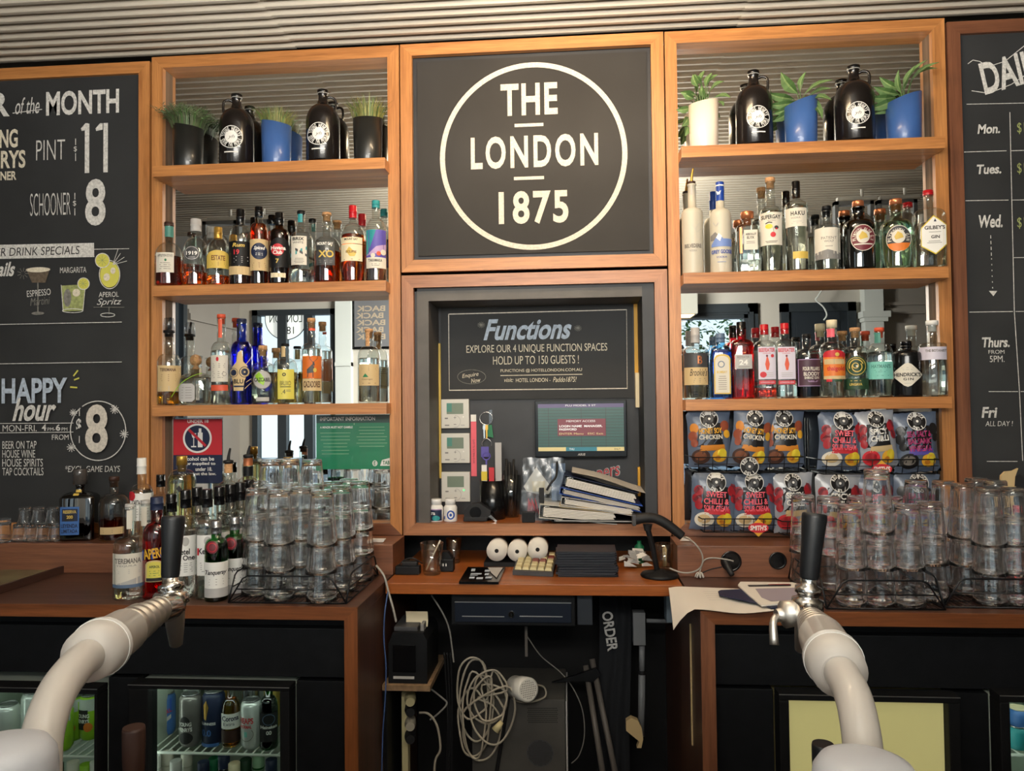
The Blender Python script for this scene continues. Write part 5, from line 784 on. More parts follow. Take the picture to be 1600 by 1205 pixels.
CBt('red bottle standing behind the plain glasses under the black cap', 1594, 900, 790, 36, 822, 808, 14, glassm='red_glass', liq=('spirit_red', 815), cap=('cover', 'red_cap', 800, 15), Y=-0.20, group=G5)
# ---------------------------------------------------------------- drinking glasses
def tumbler(h, r0, r1, ribs, twist=0.0, base=0.012, th=0.0022):
    "upturned glass: thick foot on top (radius r0), rim at the bottom (radius r1)"
    seg = 48; mb = MB(); n = 9; rows = []
    out = [(r1, 0.0)] + [(r1 + (r0 - r1) * (i / n) ** 0.9, h * i / n) for i in range(1, n)] + [(r0, h - 0.003), (r0 * 0.9, h)]
    inn = [(r1 - th * 0.7, 0.0)] + [(r1 + (r0 - r1) * (i / n) ** 0.9 - th, (h - base) * i / n) for i in range(1, n)] + [(r0 - th * 1.4, h - base), (0.001, h - base - 0.001)]
    vs = []
    for k, prf in enumerate((out, inn)):
        for j, (r, z) in enumerate(prf):
            am = 0.0 if (z < h * 0.16 or j >= len(prf) - 2 or (k == 0)) else 0.0010
            if k == 0 and h * 0.16 < z < h - 0.004: am = 0.0011
            for i in range(seg): a = 2 * pi * i / seg; rr = r - am * (0.5 + 0.5 * cos(ribs * a + twist * z)); vs.append((rr * cos(a), rr * sin(a), z))
    N = len(out); fs = []
    for j in range(N - 1): fs += [(j * seg + i, j * seg + (i + 1) % seg, (j + 1) * seg + (i + 1) % seg, (j + 1) * seg + i) for i in range(seg)]
    b = N * seg; M_ = len(inn)
    for j in range(M_ - 1): fs += [(b + j * seg + i, b + (j + 1) * seg + i, b + (j + 1) * seg + (i + 1) % seg, b + j * seg + (i + 1) % seg) for i in range(seg)]
    fs += [(i, b + i, b + (i + 1) % seg, (i + 1) % seg) for i in range(seg)]; fs += [tuple((N - 1) * seg + i for i in range(seg)), tuple(reversed([b + (M_ - 1) * seg + i for i in range(seg)]))]
    mb.add(vs, fs, 'tumbler_glass', True); return mb
RZ = 0.006
protoA = protoB = protoC = None
def col_label(kind, where, k, n): return '%s %s, %s' % (kind, where, ('upturned on the wire base', 'second from the bottom', 'third from the bottom', 'topmost')[min(k, 2) if k < n - 1 or n < 3 else 3] if n > 1 else 'standing alone')
def stack(proto, px, py, n, pitch, zb, lab, group, first, dz=0.0):
    p = atz(px, py, zb)
    for k in range(n):
        nm = ('bottom glass', 'second glass', 'third glass', 'fourth glass')[k] if k < n - 1 or n == 1 else 'top glass'
        L = nm + ' of the ' + lab; loc = (p.x + random.uniform(-.0015, .0015), p.y, zb + 0.0006 + k * pitch)
        if not first: first.append(1); proto.location = loc; proto['label'] = L; proto['group'] = group
        else: o = proto.copy(); COL.objects.link(o); o.location = loc; o.rotation_euler.z = random.uniform(0, 6); o['label'] = L; o['group'] = group
pa = tumbler(0.134, 0.0258, 0.0385, 16, base=0.007, th=0.0018).obj('schooner_glass', None, 'x', 'glass'); fa = []
LZ = ZC + RZ
for px, py, n, lab in ((401, 926, 3, 'schooner stack at the rack corner by the green gin bottles'), (437, 934, 3, 'schooner stack second along the front of the rack'), (470, 924, 3, 'schooner stack set back between two front stacks'), (503, 937, 3, 'schooner stack at the front nearest the counter edge'), (534, 921, 3, 'schooner stack by the side rail of the rack'), (563, 904, 3, 'schooner stack at the far corner beside the till desk'),
                       (424, 911, 4, 'tall schooner stack behind the front stacks, near the vodka'), (453, 909, 4, 'tall schooner stack in front of the gold-capped bottle'), (489, 913, 4, 'tallest schooner stack in the rack middle'), (520, 905, 3, 'schooner stack under the green information notice'), (546, 895, 3, 'schooner stack at the back rail of the rack'), (404, 900, 3, 'schooner stack in the back corner by the vodka')):
    stack(pa, px, py, n, 0.0655, LZ, lab, 'upturned schooner glasses in the rack', fa)
pb = tumbler(0.148, 0.0275, 0.0365, 8, 26.0, 0.008, 0.0018).obj('pint_glass', None, 'x', 'glass'); fb_ = []
for px, py, n, lab in ((1331, 943, 2, 'twisted pint stack at the front by the tap handle'), (1375, 944, 3, 'twisted pint stack at the front with three glasses'), (1421, 944, 2, 'twisted pint stack third along the front'), (1457, 935, 2, 'twisted pint stack at the front end of its rack'), (1258, 912, 2, 'twisted pint stack at the back, nearest the cable hole'), (1298, 918, 2, 'twisted pint stack behind the tap handle'), (1345, 918, 2, 'twisted pint stack in the second row, middle'), (1395, 918, 2, 'twisted pint stack in the second row below the snack badge')):
    stack(pb, px, py, n, 0.081, LZ, lab, 'upturned twisted pint glasses in the rack', fb_)
for px, py, n, lab in ((1436, 912, 3, 'plain schooner stack behind the twisted pints'), (1477, 915, 3, 'plain schooner stack below the last shelf unit post'), (1510, 925, 3, 'plain schooner stack between the two racks'), (1548, 941, 3, 'plain schooner stack at the front of the second rack'), (1588, 941, 3, 'plain schooner stack under the beige cap'), (1560, 915, 3, 'plain schooner stack at the back of the second rack'), (1530, 905, 3, 'plain schooner stack near the weekday board')):
    stack(pa, px, py, n, 0.0655, LZ, lab, 'upturned schooner glasses past the pints', fa)
pc = tumbler(0.0495, 0.0155, 0.0215, 8, 0, 0.008, 0.002).obj('shot_glass', None, 'x', 'glass'); fc = []
for i, px in enumerate((29, 48, 67, 87)): stack(pc, px, 845, 1, 0, Z0, 'shot glass row on the ledge, %s' % ('furthest from the blue-label bottle', 'second from the far end', 'third from the far end', 'touching the blue-label bottle')[i], 'upturned shot glasses on the ledge', fc)
for i, px in enumerate((39, 60, 82)): p_ = atz(px, 845, Z0); o = pc.copy(); COL.objects.link(o); o.location = (p_.x, p_.y, Z0 + 0.051); tag(o, 'upper shot glass resting on the row below, %s' % ('furthest from the blue-label bottle', 'middle of three', 'nearest the blue-label bottle')[i], 'glass', 'upturned shot glasses on the ledge')
p_ = atz(2, 847, Z0); tumbler(0.068, 0.024, 0.028, 12).obj('tumbler', None, 'single ribbed tumbler on the ledge at the picture edge', 'glass', loc=(p_.x, p_.y, Z0 + 0.0006))
# ---------------------------------------------------------------- wire racks
def wire_rack(x0, x1, y0, y1, lab, open_left=False):
    t = thing('glass_rack', lab, 'rack', (0, 0, 0)); z = ZC + 0.003; H = 0.064; f = MB(); r = 0.0021
    f.tube([(x0, y0, z), (x1, y0, z), (x1, y1, z), (x0, y1, z)], r, 'wire_black', 6, 1, True).obj('base_frame', t)
    w_ = MB(); n = int((x1 - x0) / 0.0125)
    for i in range(1, n): x = x0 + (x1 - x0) * i / n; w_.tube([(x, y0, z + 0.001), (x, y1, z + 0.001)], 0.0012, 'wire_black', 4, 1)
    for k in range(1, 5): y = y0 + (y1 - y0) * k / 5; w_.tube([(x0, y, z - 0.0005), (x1, y, z - 0.0005)], 0.0015, 'wire_black', 4, 1)
    w_.obj('base_wires', t, kind='stuff'); q = 0.045
    for a, b in (((x0, y0), (x1, y0)), ((x1, y0), (x1, y1)), ((x1, y1), (x0, y1)), ((x0, y1), (x0, y0))):
        a, b = Vector((*a, z)), Vector((*b, z)); d = (b - a).normalized(); g = MB(); g.tube([a, a + d * q * 0.8 + Vector((0, 0, H * 0.9)), a + d * q * 1.1 + Vector((0, 0, H)), b - d * q * 1.1 + Vector((0, 0, H)), b - d * q * 0.8 + Vector((0, 0, H * 0.9)), b], r, 'wire_black', 6, 1)
        m0, m1 = a + d * q * 0.45 + Vector((0, 0, H * 0.5)), b - d * q * 0.45 + Vector((0, 0, H * 0.5)); g.tube([m0, m1], r * 0.8, 'wire_black', 6, 1).obj('side_rail', t)
    return t
fl, fr = atz(357, 943, ZC), atz(541, 945, ZC)
wire_rack(fl.x, fr.x, fr.y, -0.165, 'black wire rack holding stacked schooner glasses beside the till')
fl, fr = atz(1307, 954, ZC), atz(1467, 955, ZC); fl2 = atz(1517, 952, ZC)
wire_rack(fl.x - 0.02, fr.x + 0.015, fl.y + 0.005, -0.165, 'black wire rack holding the twisted pint glasses')
wire_rack(fr.x + 0.022, fl2.x + 0.36, fl2.y + 0.005, -0.165, 'black wire rack at the frame edge holding plain glasses')
# serving tray
a, b = atz(103, 883, ZC + 0.02), atz(0, 916, ZC + 0.02); dr_ = (b - a).normalized(); sd_ = Vector((dr_.y, -dr_.x, 0)); sd_ = sd_ if sd_.x < 0 else -sd_
t = thing('serving_tray', 'dark rectangular tray with pale glossy inside on the empty counter', 'tray', (a.x, a.y, ZC + 0.0005), math.atan2(dr_.y, dr_.x))
f2 = Matrix.Rotation(-math.atan2(dr_.y, dr_.x), 3, 'Z') @ sd_; yy = 0.30 if f2.y > 0 else -0.30; L_ = 0.34
MB().box(0, L_, min(0, yy), max(0, yy), 0.0, 0.006, 'brown_dark').box(0, L_, -0.004 if yy > 0 else -0.004, 0.004, 0.0, 0.02, 'brown_dark').box(0, L_, yy - 0.004, yy + 0.004, 0, 0.02, 'brown_dark').box(0, 0.008, min(0, yy), max(0, yy), 0, 0.02, 'brown_dark').box(L_ - 0.008, L_, min(0, yy), max(0, yy), 0, 0.02, 'brown_dark').obj('tray_body', t)
MB().box(0.01, L_ - 0.01, min(0.006, yy + 0.006), max(-0.006, yy - 0.006), 0.0065, 0.008, 'tray_inside' if 'tray_inside' in MATS else 'silver').obj('liner', t)
# ---------------------------------------------------------------- notices stuck to the mirrors
MYF = MY - 0.0012
def notice(lab, x0, y0, x1, y1, m, ops, name='notice'):
    t = thing(name, lab, 'notice', (0, 0, 0)); a, b = at(x0, y0, MYF), at(x1, y1, MYF); MB().box(a.x, b.x, MYF, MY - 0.0003, b.z, a.z, m).obj('sheet', t); D = plane_draw(MYF, -0.0002); D.run(ops); D.mb.obj('print', t)
notice('red and navy under-18 alcohol notice on the mirror', 270, 653, 348, 756, 'plastic_film', [
  ('r', 271, 655, 347, 711, 'red'), ('r', 271, 711, 347, 755, 'navy'), ('t', 'UNDER 18', 293, 656, 326, 661, 'white', 'b'), ('e', 308.5, 685, 22.5, 23, 'white', 28), ('e', 308.5, 685, 19.5, 20, 'navy', 28), ('p', [(299, 677), (307, 677), (305, 684), (301, 684)], 'white'), ('r', 302.3, 684, 303.6, 697, 'white'), ('r', 299, 697, 307, 699, 'white'), ('r', 311, 669.5, 315, 676, 'white'), ('r', 309.5, 676, 317, 699, 'white'), ('line', [(295, 671), (322, 697)], 4, 'red'),
  ('t', 'Alcohol can be', 285, 714, 335, 720, 'white', 'b'), ('t', 'sold or supplied to', 276, 722, 337, 728, 'white', 'b'), ('t', 'under 18.', 306, 730, 332, 736, 'white', 'b'), ('t', 'It is against the law.', 280, 738, 338, 744, 'white', 'b')])
notice('green important-information gambling notice on the mirror', 494, 648.5, 612, 733, 'green_sign', [
  ('r', 494, 648.5, 612, 661, 'green_sign_dark'), ('t', 'IMPORTANT INFORMATION', 500, 651.5, 586, 657.5, 'white', 'b'), ('t', 'A MINOR MUST NOT GAMBLE', 500, 666, 551, 669.5, 'white', 'b'), ('lines', 500, 674, 548, 712, 7, 'green_pale'), ('lines', 556, 665, 606, 700, 7, 'green_pale'), ('r', 553, 661, 554, 664, 'green_pale'), ('p', [(597, 719), (611, 715), (611, 728), (594, 728)], 'white'), ('t', 'TAB', 598, 720, 609, 726, 'green', 'b'), ('ring', 586, 724, 3.5, 4, 1, 'white'), ('t', '18', 583, 721.5, 589, 727, 'white', 'b')])
# ---------------------------------------------------------------- chip rack and bags
cr_ = thing('chip_rack', 'black wire snack rack hanging under the gin shelf', 'rack', (0, 0, 0))
YB, YF = 0.025, -0.085
def basket(x0, y0, x1, y1, badge=None):
    "front grid of a basket between picture corners"
    a, b = at(x0, y0, YF), at(x1, y1, YF); g = MB(); n = 7; al, bl = a.x + 0.012, b.x - 0.008
    g.tube([(a.x - 0.01, YB, a.z), (a.x, YF, a.z), (b.x, YF, a.z), (b.x + 0.012, YB, a.z)], 0.0018, 'wire_black', 6, 1); zm = (a.z + b.z) / 2 + 0.002
    g.tube([(a.x, YF + 0.005, zm), (b.x, YF + 0.005, zm)], 0.0014, 'wire_black', 6, 1); g.tube([(a.x + .003, YB, b.z), (a.x + .006, YF + 0.012, b.z), (b.x - .006, YF + 0.012, b.z), (b.x, YB, b.z)], 0.0018, 'wire_black', 6, 1)
    for i in range(n + 1): x = a.x + (b.x - a.x) * (i + 0.3) / (n + 0.6); g.tube([(x, YF, a.z), (x, YF + 0.012, b.z), (x, YB, b.z)], 0.0013, 'wire_black', 5, 1)
    g.obj('basket', cr_, kind='stuff')
basket(1085, 715, 1256, 738); basket(1285, 719, 1468, 741); basket(1097, 811, 1214, 833); basket(1222, 815, 1462, 838)
for x in (1092, 1262, 1462): a = at(x, 648, 0.028); MB().tube([(a.x, 0.028, a.z - .01), (a.x, 0.028, Z0 + 0.037)], 0.002, 'wire_black', 6, 1).obj('post', cr_)
for x0, y0, x1, y1 in ((1085, 705, 1064, 655), (1110, 829, 1064, 745)): pass
def badge(px, py, r_, kind):
    o = thing('rack_badge', 'round black and white snack badge clipped on the upper basket' if kind == 'rrd' else ('red and yellow snack badge on the upper basket' if py < 780 else 'red and yellow snack badge on the lower basket'), 'badge', (0, 0, 0)); Yb = YF - 0.004
    a = at(px, py, Yb); s = mpp(a); 
    if kind == 'rrd': MB().rev((a.x, Yb + 0.001, a.z), (a.x, Yb, a.z), [(0, r_ * s), (1, r_ * s)], 'chip_black', 28).obj('disc', o); D = plane_draw(Yb, -0.0003); rrd(D, px, py, r_)
    else:
        k = 14 * s; MB().prism([(a.x - k, a.z), (a.x, a.z + k), (a.x + k, a.z), (a.x, a.z - k)], 'chip_gold', Yb, Yb + 0.001).obj('diamond', o); D = plane_draw(Yb, -0.0003); D.e(px, py, 16, 8, 'red'); D.t("SMITH'S", px - 13, py - 4, px + 13, py + 4, 'white', 'b', 0.15); 
    D.mb.obj('print', o)
def rrd(D, x, y, r, ky=1.0):
    D.e(x, y, r, r * ky, 'white', 22); D.e(x, y, r * 0.94, r * 0.94 * ky, 'chip_black', 22); D.ct('RED ROCK', x, y, r * 0.74, r * 0.34, 165, 15, 'white'); D.ct('DELI', x, y, r * 0.76, r * 0.34, 225, 315, 'white', inside=True)
    D.e(x, y, r * 0.44, r * 0.44 * ky, 'grey_dark', 14); D.e(x, y, r * 0.14, r * 0.14 * ky, 'white', 8)
badge(1171, 729, 14.5, 'rrd'); badge(1378, 733, 14, 'sm'); badge(1185, 825, 14, 'sm')
KP = {'honey': (('HONEY SOY', 'CHICKEN'), 'chip_gold', 'chip_gold', 'chip_meat', 'chip_blue'), 'sweet': (('SWEET', 'CHILLI &', 'SOUR CREAM'), 'pink', 'chip_red', 'chip_red', 'chip_blue'), 'spicy': (('SPICY', 'CHILLI'), 'white', 'chip_red', 'chip_red', 'chip_silver'), 'salt': (('SEA SALT &', 'BALSAMIC', 'VINEGAR'), 'magenta', 'purple', 'chip_black', 'chip_blue')}
def chip_bag(kind, x0, y0, x1, y1, Y, rot, lab, sq=1.0):
    tx, tc, c1, c2, bm_ = KP[kind]; cx, cy = (x0 + x1) / 2, (y0 + y1) / 2; P = at(cx, y1, Y); s = mpp(P); W, H = (x1 - x0) * s, (y1 - y0) * s; n, m_ = 12, 14; T_ = 0.024
    def dep(u, v): a = max(0, 1 - (2 * u / W) ** 2); b = max(0, 1 - (2 * v / H - 1) ** 2); return T_ * (a ** 0.6) * (b ** 0.55) + 0.0016 * sin(40 * u / W + 3 * cos(14 * v / H + cx)) * a * b
    def wd(v): t = abs(2 * v / H - 1); return 1 - 0.07 * (1 - t ** 3) * 1.0 + 0.02 * sin(9 * v / H + cx)
    r = thing('chip_bag', lab, 'snack', P, 0.0, 'bags of chips in the wire rack'); r.rotation_euler.y = -math.radians(rot)
    vs = []; fs = []
    for sg_ in (-1, 1):
        for j in range(m_ + 1):
            for i in range(n + 1): u = W * (i / n - 0.5); v = H * j / m_; vs.append((u * wd(v), sg_ * dep(u, v) * (1 if sg_ < 0 else 0.7), v + (0.0015 * (i % 2) if j in (0, m_) else 0)))
    k = (n + 1) * (m_ + 1)
    for j in range(m_):
        for i in range(n): a = j * (n + 1) + i; fs += [(a, a + 1, a + n + 2, a + n + 1), (k + a, k + a + n + 1, k + a + n + 2, k + a + 1)]
    MB().add(vs, fs, bm_, True).obj('packet', r)
    def surf(u, v, kk): return (u * wd(v), -dep(u, max(0, min(H, v))) - 0.0007 - 0.0003 * kk, v)
    D = Draw(lambda x, y: ((x - cx) * s, (y1 - y) * s), surf); w_, h_ = x1 - x0, y1 - y0; f = lambda a: x0 + w_ * a; g = lambda b: y0 + h_ * b
    D.p([(f(.24), g(.22)), (f(.76), g(.22)), (f(.80), g(.62)), (f(.20), g(.62))], 'chip_black')
    for i, (a, b, ra) in enumerate(((.14, .30, .10), (.11, .44, .10), (.86, .28, .11), (.90, .42, .08), (.14, .56, .08))): D.e(f(a), g(b), w_ * ra, h_ * ra * 0.9, c2 if kind != 'honey' else ('chip_gold2', 'chip_meat', 'chip_meat', 'chip_gold', 'chip_meat')[i], 8)
    if kind in ('sweet', 'spicy'):
        for a, b, a2, b2 in ((.06, .34, .2, .24), (.05, .48, .2, .40), (.95, .3, .82, .18), (.93, .5, .84, .36)): D.line([(f(a), g(b)), (f((a + a2) / 2), g(b2) + 1), (f(a2), g(b2))], w_ * .06, 'maroon')
    D.p([(f(.28), g(.60)), (f(.82), g(.60)), (f(.84), g(.70)), (f(.24), g(.70))], {'honey': 'chip_gold2', 'sweet': 'red', 'spicy': 'tan', 'salt': 'purple'}[kind])
    D.e(f(.27), g(.80), w_ * .21, h_ * .13, {'honey': 'brown_dark', 'sweet': 'offwhite', 'spicy': 'red', 'salt': 'chip_black'}[kind], 14); D.e(f(.26), g(.79), w_ * .14, h_ * .08, {'honey': 'brown', 'sweet': 'tan', 'spicy': 'chip_red', 'salt': 'ink_soft'}[kind], 12)
    D.e(f(.70), g(.80), w_ * .17, h_ * .11, 'chip_gold', 12); D.e(f(.76), g(.76), w_ * .11, h_ * .09, 'yellow', 10); D.e(f(.66), g(.83), w_ * .07, h_ * .04, 'chip_gold2', 8)
    rr_ = w_ * 0.21; rrd(D, f(.5), g(.14), rr_, 0.95)
    yy = .30
    for i, q in enumerate(tx):
        hh = .10 if (kind != 'honey' or i == 0) else .08; big = 0 if len(q) > 6 else 0.05; D.t(q, f(.24 + big), g(yy), f(.78 - big), g(yy + hh), tc if not (kind == 'honey' and i == 1) else 'offwhite', 'b'); yy += hh + .02
    D.mb.obj('print', r)
    return r
GB = (('honey', 1078, 642, 1142, 730, -0.028, 2, 'honey soy chip bag at the post end of the upper basket'), ('honey', 1139, 640, 1196, 732, -0.045, -8, 'honey soy chip bag leaning in the middle of the upper basket'), ('honey', 1194, 641, 1254, 731, -0.028, 0, 'honey soy chip bag upright beside the basket gap'),
      ('sweet', 1280, 645, 1346, 735, -0.035, -2, 'sweet chilli chip bag nearest the gap in the upper basket'), ('spicy', 1345, 642, 1402, 732, -0.040, 5, 'white spicy chilli chip bag with red print in the upper basket'), ('salt', 1402, 645, 1466, 738, -0.030, 3, 'purple balsamic vinegar chip bag at the far end of the upper basket'),
      ('sweet', 1080, 740, 1149, 829, -0.030, -3, 'sweet chilli chip bag at the post end of the lower basket'), ('sweet', 1146, 741, 1212, 829, -0.030, 1, 'sweet chilli chip bag over the lower snack badge'), ('spicy', 1212, 740, 1272, 832, -0.030, 3, 'white spicy chilli chip bag behind the first pint glasses'), ('spicy', 1275, 741, 1340, 836, -0.030, -2, 'white spicy chilli chip bag behind the middle pint glasses'), ('sweet', 1340, 742, 1398, 836, -0.025, 2, 'chip bag mostly hidden behind the tallest pint stack'), ('salt', 1396, 740, 1462, 836, -0.030, -3, 'balsamic vinegar chip bag above the last pint glasses'))
for g_ in GB: chip_bag(g_[0], g_[1] - 3, g_[2], g_[3] + 3, *g_[4:])
v = at(1585, 770, -0.07); v.z = Z0 + 0.0008; s = mpp(v); t = thing('baseball_cap', 'black cap with beige stitched brim propped on the ledge by the weekday board', 'hat', v)
MB().lathe([(34 * s, 0), (36 * s, 30 * s), (33 * s, 66 * s), (22 * s, 92 * s), (.001, 104 * s)], 'cloth_black', 28, (8 * s, 0, 0), wy=0.8).obj('crown', t)
MB().prism([((x - 1585) * s, (847 - y) * s) for x, y in ((1548, 752), (1549, 742), (1555, 736), (1566, 735), (1574, 731), (1569, 744), (1567, 765), (1569, 800), (1559, 800), (1553, 776))], 'tan', -0.056, -0.048).obj('brim', t)
# ---------------------------------------------------------------- till niche contents (back panel at y = 0.19)
NB = 0.1895; NZ = Z0 + 0.0355
def onpanel(name, lab, cat, px, py, Y=NB): v = at(px, py, Y); return thing(name, lab, cat, v), mpp(v)
for i, (x0, y0, x1, y1) in enumerate(((690.5, 624, 734, 669), (690.5, 677, 735, 723), (691, 737, 735.5, 783))):
    cx, cy = (x0 + x1) / 2, (y0 + y1) / 2; t, s = onpanel('thermostat', 'square white wall thermostat, %s of three' % ('topmost', 'middle', 'lowest, with a green light,')[i], 'thermostat', cx, cy)
    w_, h_ = (x1 - x0) * s / 2, (y1 - y0) * s / 2; MB().box(-w_, w_, -0.018, 0, -h_, h_, 'plastic_white', 0.002).obj('housing', t)
    D = Draw(lambda x, y: ((x - cx) * s, (cy - y) * s), lambda u, v, k: (u, -0.0182 - 0.0003 * k, v)); D.r(cx - 13, cy - 16.5, cx + 13, cy + 0.5, 'lcd', 2); D.r(cx - 13, cy - 16.5, cx - 5, cy - 3, 'teal_dark', 2) if i < 2 else None; D.mb.obj('display', t)
    D.mb = MB(); D.ring(cx, cy + 12, 8.5, 9, 0.8, 'grey_light', -100, 90, 16); D.r(cx - 16, cy + 17, cx - 9, cy + 18.5, 'grey', 2); D.r(cx - 16, cy + 6, cx - 11, cy + 8, 'grey', 2); D.r(cx + 9, cy + 17, cx + 15, cy + 18.5, 'grey_light', 2); D.t('+', cx - 2, cy + 4, cx + 2, cy + 8, 'grey'); D.t('-', cx - 2, cy + 16, cx + 2, cy + 17, 'grey')
    D.e(cx + 13, cy + 5, 1.2, 1.2, 'lamp_green' if i == 2 else 'white', 8); D.mb.obj('keys', t)
t, s = onpanel('label_strip', 'narrow pink handwritten strip beside the thermostats', 'label', 740.5, 696); MB().box(-4.4 * s, 4.2 * s, -0.003, 0, -48 * s, 37 * s, 'pink').box(-4.4 * s, 4.0 * s, -0.003, 0, 37.2 * s, 48 * s, 'white').obj('strip', t)
D = Draw(lambda x, y: ((x - 740.5) * s, (696 - y) * s), lambda u, v, k: (u, -0.0032 - 0.0003 * k, v)); D.t('SWITCH PANEL FOR TILL LIGHTS', 722, 704, 759, 707, 'maroon', 'r', 0, 0, 90); xs = D.mb; D.mb.obj('handwriting', t)
t, s = onpanel('key_ring', 'big steel key ring with keys and a green tag on a clear hook', 'keys', 760, 654, NB - 0.006)
MB().tube([(10 * s * cos(a), -0.004, 10 * s * sin(a)) for a in [2 * pi * i / 20 for i in range(20)]], 0.0012, 'chrome', 6, 1, True).obj('ring', t); MB().box(4 * s, 9 * s, 0.001, 0.006, -8 * s, 13 * s, 'plastic_film').obj('hook', t)
MB().prism([(3 * s, -10 * s), (9 * s, -10 * s), (11 * s, -30 * s), (2 * s, -28 * s)], 'green', -0.010, -0.006).obj('tag', t)
for dx, m_ in ((-5, 'chrome'), (-1, 'gold')): MB().prism([(dx * s, -10 * s), ((dx + 4) * s, -10 * s), ((dx + 4) * s, -17 * s), ((dx + 3) * s, -18 * s), ((dx + 3) * s, -30 * s), ((dx + 1) * s, -32 * s), ((dx + .5) * s, -18 * s), ((dx - .5) * s, -16 * s)], m_, -0.013 - dx * 0.0008, -0.011 - dx * 0.0008).obj('key', t)
t, s = onpanel('key_tags', 'black and purple lanyard tags hanging below the key ring', 'keys', 761, 700, NB - 0.006); MB().tube([(-7 * s, -.004, 3 * s), (-7 * s, -.004, 9 * s), (0, -.004, 15 * s), (7 * s, -.004, 9 * s), (7 * s, -.004, 2 * s)], 0.0012, 'chrome', 6, 4).obj('ring', t); MB().box(-9 * s, 3 * s, -0.008, -0.003, -14 * s, 2 * s, 'purple').obj('tag', t)
# things standing on the niche shelf
def nz(px, py, Y): v = at(px, py, Y); v.z = NZ; return v, mpp(v)
v, s = nz(770, 800, 0.10); t = thing('utensil_tin', 'round black tin holding a grey ruler, yellow and red pens', 'container', v); R = 20 * s; MB().lathe([(R * 0.96, 0), (R, 0.002), (R, 60 * s), (R * 0.93, 60 * s), (R * 0.93, 0.004)], 'black_gloss', 28).obj('tin', t)
def stand(name, lab, cat, mb, loc, **k): return tag(mb.obj(name, None, loc=loc, **k), lab, cat)
stand('ruler', 'grey ruler standing upright in the black tin', 'ruler', MB().box(-5 * s, 5 * s, -0.001, 0.001, 0.005, 118 * s, 'silver_flat'), v + Vector((9 * s, 0.012, 0)))
mb = MB().box(-4 * s, 4 * s, -.004, .004, 0.005, 84 * s, 'white').box(-4.5 * s, 4.5 * s, -.005, .005, 60 * s, 74 * s, 'yellow'); stand('marker', 'white and yellow tag handle sticking out of the black tin', 'pen', mb, v + Vector((-12 * s, -0.012, 0)))
mb = MB().box(-4 * s, 4 * s, -.004, .004, 0.005, 80 * s, 'red'); stand('box_cutter', 'red and white cutter sticking out of the black tin', 'cutter', mb, v + Vector((-0.5 * s, -0.014, 0)))
mb = MB().box(-1.2 * s, 1.2 * s, -.002, .002, 0.005, 92 * s, 'purple').tube([(6 * s * cos(a), 0, 97 * s + 6 * s * sin(a)) for a in [2 * pi * i / 12 for i in range(12)]], 0.0025, 'purple', 6, 1, True); stand('scissors', 'purple-handled scissors in the black tin', 'scissors', mb, v + Vector((-10 * s, 0.012, 0)))
v, s = nz(799, 796, 0.14); t = thing('plastic_cup', 'tall clear cup packed with black tools behind the tin', 'cup', v); R = 16 * s; MB().lathe([(R * 0.8, 0), (R, 66 * s), (R * 0.97, 66 * s)], 'clear_glass', 24).obj('cup_body', t)
mb = MB()
for i in range(9): a = i * 0.7; mb.tube([(R * .45 * cos(a), R * .45 * sin(a), 0.004), (R * .6 * cos(a + .4), R * .6 * sin(a + .4), (72 + 6 * (i % 4)) * s)], 0.0042, 'rubber', 6, 1)
mb.obj('tools', t, kind='stuff')
for px, lab, c2 in ((682, 'white tub with dark label by the niche corner', 'navy'), (704, 'white tub with a blue ring emblem beside its twin', 'white')):
    v, s = nz(px, 812, 0.045); t = thing('pill_tub', lab, 'tub', v); R = 10.6 * s; MB().lathe([(R * .95, 0), (R, .002), (R, 22 * s), (R * .75, 26 * s)], 'white_gloss', 24).obj('tub_body', t); MB().lathe([(R * .78, 26 * s), (R * .8, 34 * s), (R * .74, 35 * s)], 'white_gloss', 24).obj('cap', t)
    D = Draw(lambda x, y: ((x - px) * s, (812 - y) * s), lambda u, q, k: (u, -math.sqrt(max(1e-9, (R + .0005 + .0003 * k) ** 2 - u * u)), q)); D.r(px - 9.5, 793, px + 9.5, 810, c2)
    if c2 == 'navy': D.t('tra', px - 9, 796, px, 801, 'white', 'b'); D.e(px + 1, 806, 6, 4, 'teal'); D.r(px - 9, 792, px + 9, 793.5, 'lilac')
    else: D.ring(px + 2, 801, 5, 6, 2.2, 'blue'); D.e(px + 2, 801, 2, 2.4, 'blue'); D.r(px - 9, 803, px - 7, 808, 'blue')
    D.mb.obj('label', t)
v, s = nz(742, 812, 0.05); t = thing('tape_dispenser', 'black bulky tape gun with metal tongue beside the white tubs', 'dispenser', v)
MB().box(-17 * s, 20 * s, -0.016, 0.016, 0.0, 7 * s, 'rubber', .003).prism([(-16 * s, 7 * s), (24 * s, 5 * s), (26 * s, 17 * s), (8 * s, 29 * s), (-6 * s, 27 * s), (-16 * s, 16 * s)], 'rubber', -0.014, 0.014).obj('body', t); MB().rev((2 * s, -0.0155, 14 * s), (2 * s, 0.0155, 14 * s), [(0, 9 * s), (1, 9 * s)], 'black_gloss', 20).obj('roll', t); MB().prism([(22 * s, 8 * s), (34 * s, 0), (36 * s, 2 * s), (26 * s, 11 * s)], 'chrome', -0.02, -0.008).obj('cutter_blade', t)
